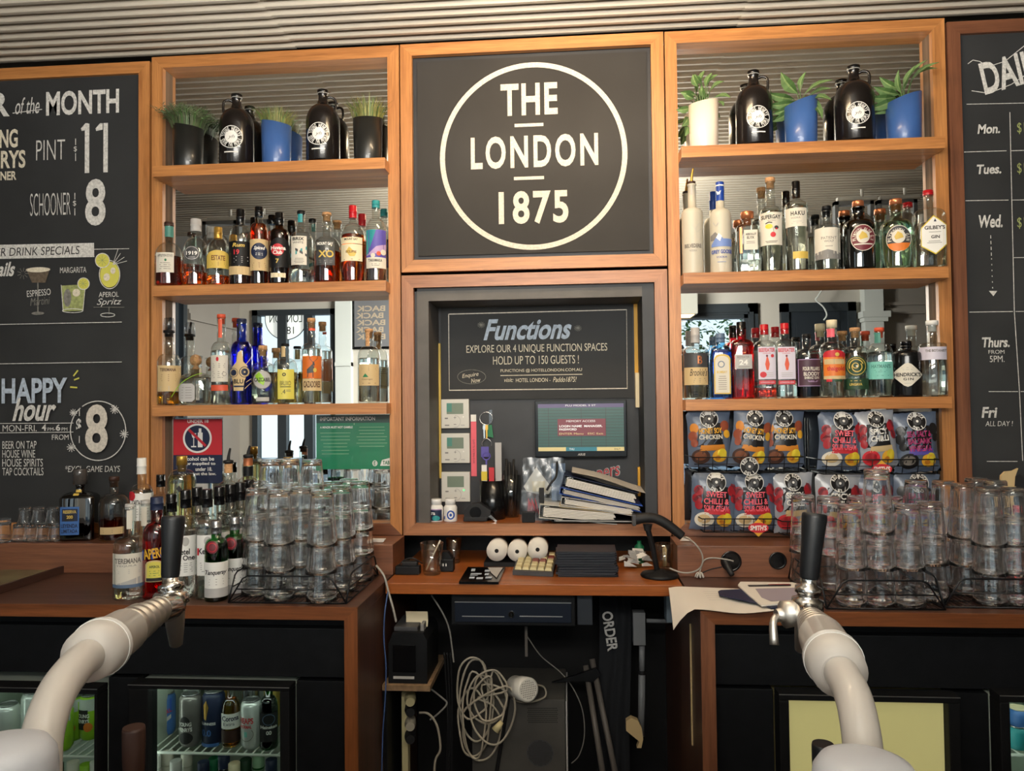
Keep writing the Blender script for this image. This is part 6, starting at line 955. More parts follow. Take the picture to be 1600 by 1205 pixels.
# monitor
c = at(907.5, 670, 0.145); s = mpp(c); t = thing('monitor', 'flat black monitor showing a green login screen', 'monitor', c); W2, H2 = 71.5 * s, 44.5 * s
MB().box(-W2, W2, -0.008, 0.018, -H2, H2, 'black_gloss', 0.003).obj('housing', t); MB().box(-0.04, 0.04, 0.018, 0.043, -0.03, 0.03, 'black_paint').obj('bracket', t)
D = Draw(lambda x, y: ((x - 907.5) * s, (670 - y) * s), lambda u, q, k: (u, -0.0084 - 0.0002 * k, q)); D.r(841, 631, 974, 704.5, 'screen_green', 2); D.r(841, 631, 974, 637, 'screen_purple', 2)
for i in range(13): D.r(841, 641 + i * 4.6, 974, 641.5 + i * 4.6, 'grey_dark', 2); D.k -= .9
for x in (857, 908, 946): D.r(x, 637, x + .6, 698, 'grey_dark', 2)
D.r(871.5, 654.5, 946, 681, 'screen_red', 2); D.t('MEMORY ACCESS', 885, 656.5, 930, 659.5, 'screen_white'); D.t('LOGIN NAME  MANAGER.', 874, 664, 941, 667.5, 'screen_white', 'b'); D.t('PASSWORD', 874, 669, 901, 672.5, 'screen_white', 'b'); D.t('ENTER Menu   ESC Exit', 874, 676, 942, 679, 'screen_yellow')
D.r(841, 698.5, 884, 704.5, 'screen_yellow', 2); D.r(884, 698.5, 932, 704.5, 'screen_teal', 2); D.r(932, 698.5, 974, 704.5, 'screen_yellow', 2); D.t('PLU MODEL 5 ST', 884, 632.3, 931, 635, 'screen_white'); D.t('THU', 889, 700, 897, 703, 'screen_white'); D.t('ENLT', 959, 700.5, 968, 703, 'ink'); D.mb.obj('screen', t)
D.mb = MB(); D.t('ASUS', 902, 708, 914, 711.5, 'grey_light', 'b', 0.2); D.mb.obj('logo', t)
# red script sign
t, s = onpanel('script_sign', 'red script sign with pale outline on the niche back panel', 'sign', 940, 740); D = Draw(lambda x, y: ((x - 940) * s, (740 - y) * s), lambda u, q, k: (u, -0.001 - 0.0012 * k, q)); D.t('Coopers', 893.4, 727.4, 970.6, 757.6, 'grey_light', 'b', .3, 0, 12); D.t('Coopers', 895, 728.5, 969, 756.5, 'red', 'r', .3, 0, 12); D.mb.obj('lettering', t)
# plastic bag of parts
v, s = nz(850, 808, 0.06); t = thing('plastic_bag', 'crinkled clear bag of red and pale parts leaning under the monitor', 'bag', v); vs = []; n, m_ = 10, 12
for j in range(m_ + 1):
    for i in range(n + 1): u = (i / n - .5) * 74 * s * (1 - .12 * j / m_); vs.append((u, 0.02 * j / m_ + 0.006 * sin(i * 1.9 + j * 1.3) * sin(j * .8), 97 * s * j / m_ + 0.002 * sin(i)))
MB().add(vs, [(j * (n + 1) + i, j * (n + 1) + i + 1, (j + 1) * (n + 1) + i + 1, (j + 1) * (n + 1) + i) for j in range(m_) for i in range(n)], 'plastic_film', True).obj('bag_film', t)
mb = MB().prism([(-32 * s, 52 * s), (-12 * s, 82 * s), (12 * s, 50 * s), (8 * s, 40 * s), (-24 * s, 38 * s)], 'offwhite', .022, .027).box(-18 * s, 2 * s, .018, .022, 44 * s, 60 * s, 'cream').box(12 * s, 34 * s, .02, .03, 30 * s, 88 * s, 'blue_grey'); mb.obj('card', t)
mb = MB().prism([(-30 * s, 6 * s), (-4 * s, 2 * s), (0, 38 * s), (-27 * s, 44 * s)], 'brown_dark', .012, .02)
for i in range(10): mb.tube([(-26 * s + i * 2 * s, .010, 8 * s + (i % 3) * 3 * s), (-24 * s + i * 1.2 * s, .009, 34 * s - (i % 4) * 3 * s)], 0.0014, 'red', 5, 1)
mb.obj('red_parts', t, kind='stuff')
v, s = nz(827, 812, 0.03); stand('power_brick', 'small black box at the foot of the clear bag', 'adapter', MB().box(-11 * s, 9 * s, -.012, .012, 0, 16 * s, 'black_paint', .002), v); stand('usb_cable', 'black lead with a plug draped over the clear bag', 'cable', MB().tube([(14 * s, 0.05, 92 * s), (13 * s, 0.0, 72 * s), (4 * s, -.01, 60 * s), (-2 * s, -.012, 50 * s)], .0035, 'rubber', 8).box(-14 * s, -6 * s, -.018, -.008, 30 * s, 54 * s, 'rubber', .002).xf(Matrix.Translation((0, 0, 0))), v + Vector((30 * s, 0.0, 0)))
# binders, stacked and sliding down to one side
def binder(name, lab, x0, y0, x1, y1, Y, th, L, dep, m, m2, tilt, rz=0.0):
    a = at(x0, y0, Y); s = mpp(a); t = thing(name, lab, 'binder', a, rz); t.rotation_euler.y = math.radians(tilt); o = MB(); h = th * s; w_ = L * s
    o.box(0, w_, 0, dep, -0.0015, 0.0, m).box(0, w_, 0, dep, h, h + 0.0015, m).box(0, 0.0015, 0, dep, 0, h, m).obj('cover', t)
    p = MB(); k = 6
    for i in range(k): z0 = h * (0.12 + 0.7 * i / k); p.box(0.012, w_ - 0.006 - 0.003 * (i % 3), 0.003, dep - .01, z0, z0 + h * 0.09, m2)
    p.obj('paper_block', t, kind='stuff'); MB().tube([(0.008 + 0.4 * h * (1 + cos(a_)), 0.05, h / 2 + h * .42 * sin(a_)) for a_ in [2 * pi * i / 12 for i in range(12)]], .001, 'chrome', 6, 1, True).tube([(0.008 + 0.4 * h * (1 + cos(a_)), 0.006, h / 2 + h * .42 * sin(a_)) for a_ in [2 * pi * i / 12 for i in range(12)]], .001, 'chrome', 6, 1, True).obj('ring_clip', t)
    return t
binder('black_folder', 'flat black folder at the bottom of the binder pile', 862, 815, 0, 0, -0.012, 2.2, 128, .16, 'black_paint', 'paper', 0.5)
binder('ring_binder', 'white ring binder at the bottom of the pile, open side out', 842, 809, 0, 0, -0.014, 20, 122, .17, 'plastic_white', 'paper', 5, 0.03)
binder('ring_binder', 'thin buff folder between the white and grey binders', 874, 792, 0, 0, -0.005, 2.6, 112, .17, 'tan', 'paper', 6.5)
binder('ring_binder', 'grey ring binder with bright rings above the white one', 876, 788, 0, 0, -0.008, 11, 116, .16, 'silver_flat', 'paper', 9)
binder('ring_binder', 'bright blue binder in the middle of the pile', 874, 771, 0, 0, -0.004, 9, 130, .16, 'blue', 'paper_edge', 13)
binder('ring_binder', 'dark blue binder with metal clip near the top of the pile', 877, 760, 0, 0, 0.0, 18, 120, .16, 'navy', 'paper', 14)
a = at(893, 742, 0.0); s = mpp(a); t = thing('paper_stack', 'sheaf of curling loose papers on top of the binders', 'papers', a); t.rotation_euler.y = math.radians(15)
for k in range(7):
    vs = []; 
    for i in range(13): u = i / 12; z = 3 * s * sin(u * 5 + k * .3) * (0.4 + u * .5) + (7 - k) * 0.0011; vs += [(u * (118 - 2 * k) * s, .004 * k, z), (u * (118 - 2 * k) * s, .15, z + .004)]
    MB().add(vs, [(2 * i, 2 * i + 2, 2 * i + 3, 2 * i + 1) for i in range(12)], 'paper' if k % 2 else 'paper_edge', True).obj('page', t)
# ---------------------------------------------------------------- on the till desk
def dz(px, py, r_=0): v = atz(px, py, ZC); v.y += r_; v.z = ZC + 0.0005; return v, mpp(v)
v, s = dz(635, 899, .015); t = thing('power_adapter', 'black power adapter lump in the desk corner by the ledge', 'adapter', v); MB().box(-18 * s, 20 * s, -.014, .016, 0, 13 * s, 'black_paint', .003).box(-8 * s, 16 * s, -.01, .014, 13 * s, 20 * s, 'rubber', .003).obj('body', t); MB().tube([(-14 * s, 0, 13 * s), (-4 * s, 0, 22 * s), (10 * s, 0, 24 * s), (22 * s, .01, 15 * s)], .002, 'rubber', 6).obj('lead', t)
def upglass(name, px, pyb, pyt, wt, wb, Yo, lab, cat='glass'):
    v, s = dz(px, pyb, Yo); H = (pyb - pyt) * s; t = thing(name, lab, cat, v); r0, r1 = wb * s / 2, wt * s / 2; MB().xf(Matrix()).lathe([(r0 * .96, 0), (r0, .002), (r1, H), (r1 - .0016, H), (r0 - .002, .009), (.001, .009)], 'clear_glass', 36, rib=(0.05, 12, 0, (1,))).obj('glass_wall', t); return t, v, s, H
t, v, s, H = upglass('water_glass', 673, 900, 851, 36, 26, .02, 'clear ribbed glass with a straw on the desk'); stand('drinking_straw', 'pale paper straw leaning in the ribbed glass', 'straw', MB().tube([(-9 * s, 0, .012), (13 * s, .004, 52 * s)], .0022, 'offwhite', 8, 1), v)
upglass('water_glass', 706, 884, 846, 25, 19, .04, 'smaller clear glass behind the black router')
v, s = dz(694, 896, .03); t = thing('wifi_router', 'small black domed device with two white marks between the glasses', 'device', v); MB().box(-13 * s, 13 * s, -.016, .02, 0, 20 * s, 'black_paint', .004).prism([(-11 * s, 19 * s), (11 * s, 19 * s), (4 * s, 30 * s), (-4 * s, 30 * s)], 'black_paint', -.01, .016).obj('body', t); MB().box(-3.5 * s, -2 * s, -.0172, -.016, 9 * s, 13 * s, 'white').box(1 * s, 2.5 * s, -.0172, -.016, 9 * s, 13 * s, 'white').obj('marks', t)
# flat card terminal
q = [atz(x, y, ZC + .006) for x, y in ((717, 909.5), (779, 910), (790, 887), (731, 886.5))]; t = thing('card_terminal', 'flat black glossy tablet lying on the desk front', 'tablet', (0, 0, 0)); MB().add([(a.x, a.y, ZC + .0005) for a in q] + [(a.x, a.y, ZC + .007) for a in q], [(3, 2, 1, 0), (4, 5, 6, 7), (0, 1, 5, 4), (1, 2, 6, 5), (2, 3, 7, 6), (3, 0, 4, 7)], 'black_gloss').obj('body', t)
D = Draw(lambda x, y: (atz(x, y, ZC + .007).x, atz(x, y, ZC + .007).y), lambda u, w, k: (u, w, ZC + .0072 + .0002 * k))
for (x0, y0, x1, y1) in ((736, 889, 742, 893), (735, 896, 752, 898), (734, 899, 746, 900), (757, 891, 765, 894), (768, 891, 776, 894), (733, 902, 741, 905), (744, 903, 754, 906), (758, 902, 768, 905), (757, 897, 763, 900)): D.p([(x0, y1), (x1, y1), (x1 + 1, y0), (x0 + 1, y0)], 'chalk_blue')
D.p([(762, 888), (786, 888), (780, 897), (776, 904), (768, 897)], 'silver_flat'); D.mb.obj('screen_print', t)
# till rolls
for i, (px, py, r_) in enumerate(((776, 861, 16), (808, 862, 15.5), (840, 859, 16))):
    v = at(px, py, -0.03); s = mpp(v); t = thing('till_roll', 'paper till roll lying end-on, %s' % ('crumpled face, nearest the glasses', 'middle of the three', 'half behind the keypad')[i], 'paper roll', v); R = r_ * s
    prf = [(0, R * .2), (0, R), (1, R), (1, R * .2)]; MB().rev((0, 0, 0), (0, 0.08, 0), prf, 'paper', 30).obj('roll', t); MB().rev((0, -.0006, 0), (0, .001, 0), [(0, R * .2), (1, R * .2)], 'black_matte', 20).obj('core', t)
v = at(808, 878.5, -0.03); s = mpp(v); stand('roll_box', 'low dark box that carries the three till rolls', 'box', MB().box(-52 * s, 52 * s, -.004, .09, 0, max(.004, v.z - ZC - 0.001), 'black_paint'), Vector((v.x, -0.03, ZC + .0005)))
# programmable till keypad
q = [atz(x, y, ZC) for x, y in ((801, 899), (864, 902), (871, 878), (812, 876))]; t = thing('till_keypad', 'sloping till keypad with cream and brown keys', 'keyboard', (0, 0, 0)); hb, hf = .026, .013
MB().add([(a.x, a.y, ZC + .0005) for a in q] + [(q[0].x, q[0].y, ZC + hf), (q[1].x, q[1].y, ZC + hf), (q[2].x, q[2].y, ZC + hb), (q[3].x, q[3].y, ZC + hb)], [(3, 2, 1, 0), (4, 5, 6, 7), (0, 1, 5, 4), (1, 2, 6, 5), (2, 3, 7, 6), (3, 0, 4, 7)], 'grey_dark').obj('base', t)
A_, B_, C_, D_ = Vector((q[0].x, q[0].y, ZC + hf)), Vector((q[1].x, q[1].y, ZC + hf)), Vector((q[2].x, q[2].y, ZC + hb)), Vector((q[3].x, q[3].y, ZC + hb)); kp = None; up = Vector((0, 0, 1))
for j in range(5):
    for i in range(5):
        u0, u1, w0, w1 = .04 + i * .188, .04 + i * .188 + .172, .06 + j * .18, .06 + j * .18 + .16; P_ = lambda u, w: A_.lerp(B_, u).lerp(D_.lerp(C_, u), w); m_ = 'key_red' if (i, j) in ((2, 2), (3, 2), (2, 3), (4, 3), (3, 4)) else 'plastic_beige'
        b4_ = [P_(u0, w0), P_(u1, w0), P_(u1, w1), P_(u0, w1)]; cc = sum(b4_, Vector()) / 4; tp = [cc + (p - cc) * .8 + up * .007 for p in b4_]; MB().add(b4_ + tp, [(4, 5, 6, 7), (0, 1, 5, 4), (1, 2, 6, 5), (2, 3, 7, 6), (3, 0, 4, 7)], m_).obj('key', t)
# menu folders
v, s = dz(915, 903, .0)
for i in range(10):
    x_ = v.x + random.uniform(-.004, .006); wv, dv = 47 * s, .055; y_ = v.y + dv + .004 + random.uniform(-.004, .005); zz = ZC + .0008 + i * .0069
    t = thing('menu_folder', 'dark navy menu folder, %s' % ('lowest of the pile, lying on the desk', 'second from the bottom of the pile', 'third from the bottom of the pile', 'fourth from the bottom of the pile', 'fifth from the bottom of the pile', 'fifth from the top of the pile', 'fourth from the top of the pile', 'third from the top of the pile', 'just under the topmost', 'topmost of the pile, faint gold mark')[i], 'menu', (x_, y_, zz), random.uniform(-.06, .06), 'menu folders beside the scanner')
    MB().box(-wv, wv, -dv, dv, 0, .0016, 'menu_navy').box(-wv, wv, -dv, dv, .0046, .0062, 'menu_navy').box(-wv, -wv + .002, -dv, dv, .0016, .0046, 'menu_navy').obj('cover', t); MB().box(-wv + .003, wv - .004, -dv + .003, dv - .003, .0018, .0044, 'grey_dark').obj('pages', t)
stand('green_bottle', 'green plastic refill in the dark behind the scanner', 'refill', MB().lathe([(.012, 0), (.014, .002), (.014, .05), (.006, .058), (.006, .066)], 'green', 20), Vector((at(999, 870, .03).x, .03, ZC + .0005)))
v, s = dz(984, 890, .0)
mb = MB(); 
for i in range(14):
    c0 = Vector((random.uniform(-24, 22) * s, random.uniform(-.01, .04), random.uniform(.003, .045))); mb.add([c0, c0 + Vector((random.uniform(.015, .04), random.uniform(-.01, .01), random.uniform(-.012, .012))), c0 + Vector((random.uniform(.01, .035), .005, random.uniform(.004, .02))), c0 + Vector((0, .006, random.uniform(.004, .016)))], [(0, 1, 2, 3)], random.choice(('paper_edge', 'paper', 'grey_light', 'grey')))
stand('crumpled_receipts', 'crumpled receipts and foil heaped behind the scanner foot', 'papers', mb, v); bpy.data.objects['crumpled_receipts']['kind'] = 'stuff'
t, v, s, H = upglass('water_glass', 1040, 893, 852, 29, 22, .02, 'clear glass packed with wooden sticks by the ledge end')
for i in range(12): a = i * 2.4; q_ = .009 * (i % 4) / 3; o = MB().tube([(q_ * cos(a), q_ * sin(a), .011), (q_ * 1.25 * cos(a), q_ * 1.25 * sin(a), .058 + .004 * (i % 3))], .0014, 'tan', 5, 1).obj('stirrer', None); o.location = v; tag(o, 'thin wooden stirrer standing in the glass by the ledge', 'stirrer', 'wooden stirrers in the desk glass')
# scanner on its stand
v, s = dz(1033, 905, .03); t = thing('scanner_stand', 'black round-footed stand holding the barcode scanner', 'stand', v); MB().lathe([(29 * s, 0), (30 * s, .004), (28 * s, .009), (10 * s, .013), (6 * s, .02)], 'black_paint', 32).obj('foot', t)
p1 = at(1027, 893, v.y); p2 = at(1012, 826, v.y - .01); MB().tube([p1 - v, (p1.lerp(p2, .5)) - v + Vector((.002, 0, 0)), p2 - v], .0075, 'black_paint', 12, 4).obj('stem', t); MB().rev(p2 - v + Vector((0, 0, -.006)), p2 - v + Vector((0, 0, .012)), [(0, .009), (1, .013)], 'rubber', 16).obj('cradle', t)
Ys = v.y - .012; P4 = [at(x, y, Ys) for x, y in ((991, 812), (1010, 809), (1026, 811), (1040, 818), (1055, 829), (1066, 838))]; t = thing('barcode_scanner', 'black handheld barcode scanner resting on its stand', 'scanner', P4[0]); MB().tube([p - P4[0] for p in P4], .014, 'rubber', 16, 5, rf=lambda a: .0155 - .004 * min(1, a * 3) + .002 * sin(a * 3)).obj('body', t); MB().box(-.006, .004, -.016, .016, -.016, .015, 'grey_dark', .004).obj('window_head', t)
cb = [at(x, y, Y) for x, y, Y in ((1067, 839, Ys), (1082, 846, -.24), (1096, 864, -.24), (1097, 882, -.23), (1086, 893, -.22), (1066, 895, -.20), (1046, 888, -.18))]; stand('scanner_cable', 'grey-brown cable looping from the scanner handle', 'cable', MB().tube([p - cb[0] for p in cb], .0022, 'cable_grey', 8, 6), cb[0])
cb = [at(x, y, -.165) for x, y in ((1146, 877), (1132, 874), (1112, 872), (1100, 876), (1095, 888), (1092, 900))]; stand('power_cable', 'grey lead running out of the first cable hole', 'cable', MB().tube([p - cb[0] for p in cb], .0020, 'cable_grey', 8, 6), cb[0]); cb = [at(x, y, -.158) for x, y in ((1128, 886), (1110, 890), (1096, 896))]; stand('power_cable', 'thin dark lead curling below the first cable hole', 'cable', MB().tube([p - cb[0] for p in cb], .0016, 'rubber', 8, 6), cb[0])
a, b = at(1133, 878, -.162), at(1144, 899, -.19); t = thing('power_plug', 'black plug hanging out of the first cable hole', 'plug', a); MB().tube([(0, .008, .004), (b - a) * .4, b - a], .0065, 'rubber', 10, 3, rf=lambda u: .010 - .003 * u).obj('plug_body', t)
v = atz(1093, 905, ZC); mb = MB()
for i in range(9): a = i * .8; mb.tube([(0, 0, .004), (.006 * cos(a), .006 * sin(a), .016), (.012 * cos(a), .010 * sin(a), .004)], .0018, 'paper_edge', 5, 3)
stand('cable_tie_knot', 'pale knotted cable tie on the counter below the cables', 'tie', mb, v + Vector((0, 0, .001)))
stand('red_connector', 'small red connector lead beside the scanner foot', 'connector', MB().tube([(0, 0, .002), (.012, -.006, .003), (.024, -.014, .002)], .0022, 'red', 6, 3), atz(1052, 899, ZC) + Vector((0, 0, .001)))
v = atz(1070, 846, Z0); stand('folded_note', 'small folded white note on the ledge by the scanner', 'note', MB().prism([(-.016, 0), (.018, 0), (.012, .006), (.002, .011), (-.009, .007)], 'paper', 0, .012), v + Vector((.004, 0, .001))); v = atz(592, 848, Z0); stand('folded_napkin', 'folded pale napkin on the ledge beside the glass rack', 'napkin', MB().prism([(-.02, 0), (.012, 0), (.018, .009), (-.02, .009)], 'paper', 0, .014), Vector((v.x, v.y, Z0 + .001)))
# papers over the end of the counter
def sheet(name, lab, pts, m, zf, cat='papers', prt=None, th=.0006):
    t = thing(name, lab, cat, (0, 0, 0)); P_ = [atz(x, y, ZC + zf(x, y)) for x, y in pts]; n = len(P_); MB().add([tuple(p) for p in P_] + [(p.x, p.y, p.z - th) for p in P_], [tuple(range(n)), tuple(reversed(range(n, 2 * n)))] + [(i, n + i, n + (i + 1) % n, (i + 1) % n) for i in range(n)], m).obj('sheet', t)
    if prt: D = Draw(lambda x, y: (x, y), lambda u, w, k: tuple(atz(u, w, ZC + zf(u, w) + .0006))); prt(D); D.mb.obj('print', t)
    return t
vs = []; gx, gy = 14, 6; t = thing('loose_paper', 'large curling white page drooping over the counter end', 'papers', (0, 0, 0))
for j in range(gy + 1):
    for i in range(gx + 1):
        u, w_ = i / gx, j / gy; x = .735 + .225 * u + .02 * (1 - w_); y = -.30 - .205 * w_ + .03 * (1 - u) * (1 - w_); ov = max(0, .7985 - x) / .07; fr_ = max(0, w_ - .75) * 4; z = ZC + .0045 + .004 * sin(u * 7) * w_ - .075 * max(0, ov - .2) ** 1.6 * (.25 + .75 * w_); vs.append((x, y, z))
MB().add(vs, [(j * (gx + 1) + i, j * (gx + 1) + i + 1, (j + 1) * (gx + 1) + i + 1, (j + 1) * (gx + 1) + i) for j in range(gy) for i in range(gx)], 'paper', True).obj('page', t)
D = Draw(lambda x, y: (x, y), lambda u, w, k: (u, w, ZC + .0085)); [D.r(.83, -.34 - .02 * i, .93 - .02 * (i % 3), -.3415 - .02 * i, 'grey_light', 2) for i in range(5)]; D.mb.obj('print', t)
sheet('document_folder', 'navy document folder between the loose pages', [(1122, 924), (1126, 922), (1165, 920), (1250, 930), (1250, 950), (1205, 950), (1190, 944), (1124, 930)], 'navy', lambda x, y: .011, 'folder', None, .002)
sheet('printed_form', 'printed mauve form lying on top of the navy folder', [(1157, 909), (1238, 910), (1262, 916), (1262, 940), (1212, 944), (1190, 946), (1170, 930), (1153, 914)], 'paper', lambda x, y: .0145, 'papers', lambda D: (D.p([(1168, 914), (1236, 913), (1236, 916), (1170, 917)], 'grey_dark'), D.p([(1180, 920), (1255, 918), (1255, 936), (1205, 940), (1190, 934)], 'lilac_grey'), D.p([(1200, 913), (1234, 912.5), (1234, 914.5), (1202, 915)], 'red')), .003)
# ---------------------------------------------------------------- under the desk
cdw = thing('cash_drawer', 'black steel cash drawer hung under the till desk', 'drawer', (0, 0, 0)); a, b = at(705, 934, -.20), at(899, 979, -.20); MB().box(a.x, b.x, -.20, .12, b.z, ZC - .0295, 'black_paint', .003).obj('case', cdw); a2, b2 = at(711, 939, -.2), at(893, 973, -.2); MB().box(a2.x, b2.x, -.206, -.2, b2.z, a2.z, 'drawer_blue', .002).obj('drawer_front', cdw)
MB().box(a2.x, b2.x, -.2075, -.206, a2.z - .0022, a2.z - .0008, 'steel').obj('top_edge', cdw)
for x0, x1 in ((722, 788), (812, 879)): p, q_ = at(x0, 963, -.206), at(x1, 963, -.206); MB().box(p.x, q_.x, -.2078, -.206, p.z - .001, p.z + .001, 'steel').obj('slot', cdw)
p = at(799, 960, -.206); MB().rev((p.x, -.206, p.z), (p.x, -.213, p.z), [(0, .009), (.7, .009), (1, .007)], 'chrome', 20).obj('lock', cdw); MB().box(p.x - .001, p.x + .001, -.2135, -.2129, p.z - .004, p.z + .004, 'black_matte').obj('keyway', cdw)
t = thing('side_bracket', 'dark steel bracket plate beside the cash drawer', 'bracket', (0, 0, 0)); a, b = at(900, 934, -.19), at(926, 977, -.19); MB().box(a.x + .003, b.x, -.19, .0, b.z, ZC - .0295, 'steel_dark', .002).obj('plate', t)
p = at(822, 982, -.10); stand('key_tab', 'grey hanging drawer catch below the cash drawer', 'catch', MB().box(-.004, .004, -.003, .003, -.085, -.001, 'tube_grey', .001), p + Vector((0, 0, .006)))
sx0, sx1 = at(604, 1076, -.27), at(672, 1076, -.27); t = thing('printer_shelf', 'chipboard shelf with bare edge carrying the receipt printer', 'shelf', (0, 0, 0)); MB().box(.002, sx1.x, -.27, -.02, sx1.z - .008, sx1.z + .006, 'chip_edge').obj('board', t); MB().box(.0015, .012, -.26, -.02, FZ, sx1.z - .008, 'black_paint').obj('support', t); PZ = sx1.z + .0065
t = thing('receipt_printer', 'black receipt printer with paper curling from the top', 'printer', (0, 0, 0)); a, b = at(607, 1050, -.255), at(667, 1000, -.255); x0, x1 = max(.004, a.x), b.x; zt = at(640, 985, -.23).z
MB().prism([(x0, PZ), (x1, PZ), (x1, zt - .02), (x1 - .01, zt + .0), (x0 + .012, zt), (x0, zt - .03)], 'black_paint', -.255, -.09).box(x0 + .012, x1 - .03, -.258, -.254, PZ + .03, zt - .03, 'black_gloss', .002).obj('case', t); MB().box(x0 + .012, x1 - .028, -.24, -.12, zt, zt + .012, 'grey_dark', .003).obj('lid', t); MB().box(x1 - .022, x1 - .012, -.235, -.2, zt - .045, zt + .018, 'grey', .003).obj('lever', t); MB().box(x0 + .014, x1 - .034, -.2592, -.2585, PZ + .013, PZ + .020, 'grey_light').obj('name_plate', t)
pa_, pb_ = at(634, 979, -.20), at(668, 958, -.20); vs = []
for i in range(8): z = pa_.z + (pb_.z - pa_.z + .004) * i / 7; vs += [(pa_.x, -.20 + .006 * sin(i * .45), z), (pb_.x, -.20 + .006 * sin(i * .45), z)]
MB().add(vs, [(2 * i, 2 * i + 1, 2 * i + 3, 2 * i + 2) for i in range(7)], 'cream', True).obj('paper_strip', t)
t = thing('power_board', 'upright white power board with plugs under the printer shelf', 'power board', (0, 0, 0)); a, b = at(627, 1082, -.18), at(638, 1240, -.18); MB().box(a.x, b.x, -.18, -.15, b.z, a.z, 'plastic_beige', .003).obj('board', t)
for py, m_ in ((1092, 'plastic_beige'), (1108, 'rubber'), (1130, 'cable_white'), (1150, 'rubber')): p = at(644, py, -.19); MB().rev((p.x - .01, -.165, p.z), (p.x, -.215, p.z), [(0, .014), (.6, .016), (1, .012)], m_, 16).obj('plug', t)
def cable(lab, pts, Y, r=.0028, m='cable_white', nm='cable'):
    P_ = [at(x, y, Y if len(q_) == 0 else q_[0]) for x, y, *q_ in pts]; return stand(nm, lab, 'cable', MB().tube([p - P_[0] for p in P_], r, m, 8, 8), P_[0])
cable('white lead dropping from the glass rack end past the desk', [(588, 884, -.24), (600, 900, -.26), (607, 925, -.27), (614, 950, -.28), (619, 972, -.28)], -.28, .003, 'cable_grey'); cable('thin blue network lead hanging in front of the counter end', [(606, 925, -.28), (601, 960), (600, 1000), (603, 1040), (602, 1090), (598, 1150), (596, 1230)], -.3, .0018, 'cable_blue')
cable('grey lead running down from the desk towards the printer', [(674, 930), (690, 955), (701, 980), (706, 1010), (709, 1035)], -.12, .0024, 'cable_grey'); cable('white lead looping out of the power board', [(655, 1114), (670, 1116), (683, 1135), (688, 1170), (680, 1190), (678, 1230)], -.15, .0034); cable('white lead crossing behind the printer shelf', [(671, 1075), (690, 1090), (698, 1100), (685, 1115), (672, 1125)], -.1, .0026, 'cable_grey')
for i in range(3): cable('dark lead bundle hanging beside the coiled white cable, %s' % ('nearest the printer', 'middle strand', 'nearest the coil')[i], [(694 + 5 * i, 1020, -.05), (698 + 4 * i, 1080, -.05), (700 + 3 * i, 1140, -.06), (697 + 4 * i, 1230, -.06)], -.05, .003, 'rubber')
# coiled white extension lead
pts = []; random.seed(11)
for k, (cx, cy, rx, ry, ph, Yk) in enumerate(((738, 1075, 24, 48, .3, -.16), (745, 1095, 26, 62, 1.1, -.155), (760, 1090, 30, 42, 2.0, -.165), (740, 1130, 24, 55, .7, -.16), (770, 1110, 34, 52, 1.6, -.17), (752, 1140, 30, 48, 2.4, -.16), (765, 1085, 26, 40, .2, -.172), (742, 1120, 18, 68, 1.5, -.168))):
    for i in range(9): a = ph + 2 * pi * i / 9; pts.append(at(cx + rx * cos(a) + random.uniform(-2, 2), cy - ry * sin(a) + random.uniform(-3, 3), Yk + .006 * sin(i * 1.7 + k)))
pts += [at(790, 1080, -.17), at(788, 1110, -.18), at(784, 1128, -.185)]; o0 = pts[0]; t = thing('extension_lead', 'tangled coil of white extension lead hanging under the desk', 'cable', o0); MB().tube([p - o0 for p in pts], .0029, 'cable_white', 8, 4).obj('cord', t); a, b = at(784, 1128, -.185), at(774, 1142, -.19); MB().tube([a - o0, b - o0], .011, 'plastic_beige', 12, 1, rf=lambda u: .006 + .006 * u).obj('plug', t)
# grey computer tower
a, b = at(737, 1100, -.13), at(886, 1094, -.13); zt = at(830, 1093, -.13).z; t = thing('computer_tower', 'grey metal computer box with round fan grille below the desk', 'computer', (0, 0, 0)); MB().box(a.x, b.x - .006, -.13, .12, FZ + .002, zt, 'box_grey', .002).obj('case', t); MB().box(b.x - .004, b.x, -.128, .1, FZ + .002, zt - .004, 'silver_flat').obj('side_edge', t)
mb = MB()
for j in range(8):
    for i in range(20): p = at(825 + i * 2.35 + (j % 2) * 1.1, 1107 + j * 3.1, -.13); mb.box(p.x - .0011, p.x + .0011, -.1304, -.13, p.z - .0014, p.z + .0014, 'black_matte')
mb.obj('vent_slots', t, kind='stuff'); p = at(844, 1177, -.13); MB().rev((p.x, -.13, p.z), (p.x, -.1305, p.z), [(0, 21 * mpp(p)), (1, 21 * mpp(p))], 'grey_dark', 28).obj('fan_grille', t)
mb = MB(); s = mpp(p)
for i in range(-9, 10):
    for j in range(-9, 10):
        if i * i + j * j < 84: mb.box(p.x + i * 2.1 * s - .0009, p.x + i * 2.1 * s + .0009, -.1309, -.1305, p.z + j * 2.1 * s - .0009, p.z + j * 2.1 * s + .0009, 'black_matte')
mb.obj('grille_holes', t, kind='stuff'); p, q_ = at(793, 1088, -.135), at(772, 1230, -.135); stand('black_strap', 'black strap crossing the front of the grey computer box', 'strap', MB().tube([(0, 0, 0), (.0, 0, -.02), (q_ - p)], .006, 'rubber', 6, 3), p)
p, q_ = at(803, 1073, -.12), at(825, 1078, -.19); t = thing('shower_head', 'white cylinder with perforated face lying on the computer box', 'device', (0, 0, 0)); R = 18.5 * mpp(q_); MB().rev(p, q_, [(0, R * .8), (.1, R * .95), (.45, R * .95), (.5, R * 1.0), (1, R), (1.02, R * .86)], 'plastic_white', 28).obj('barrel', t); mb = MB(); dn = (q_ - p).normalized(); ux = Vector((0, 0, 1)).cross(dn).normalized(); uz = dn.cross(ux)
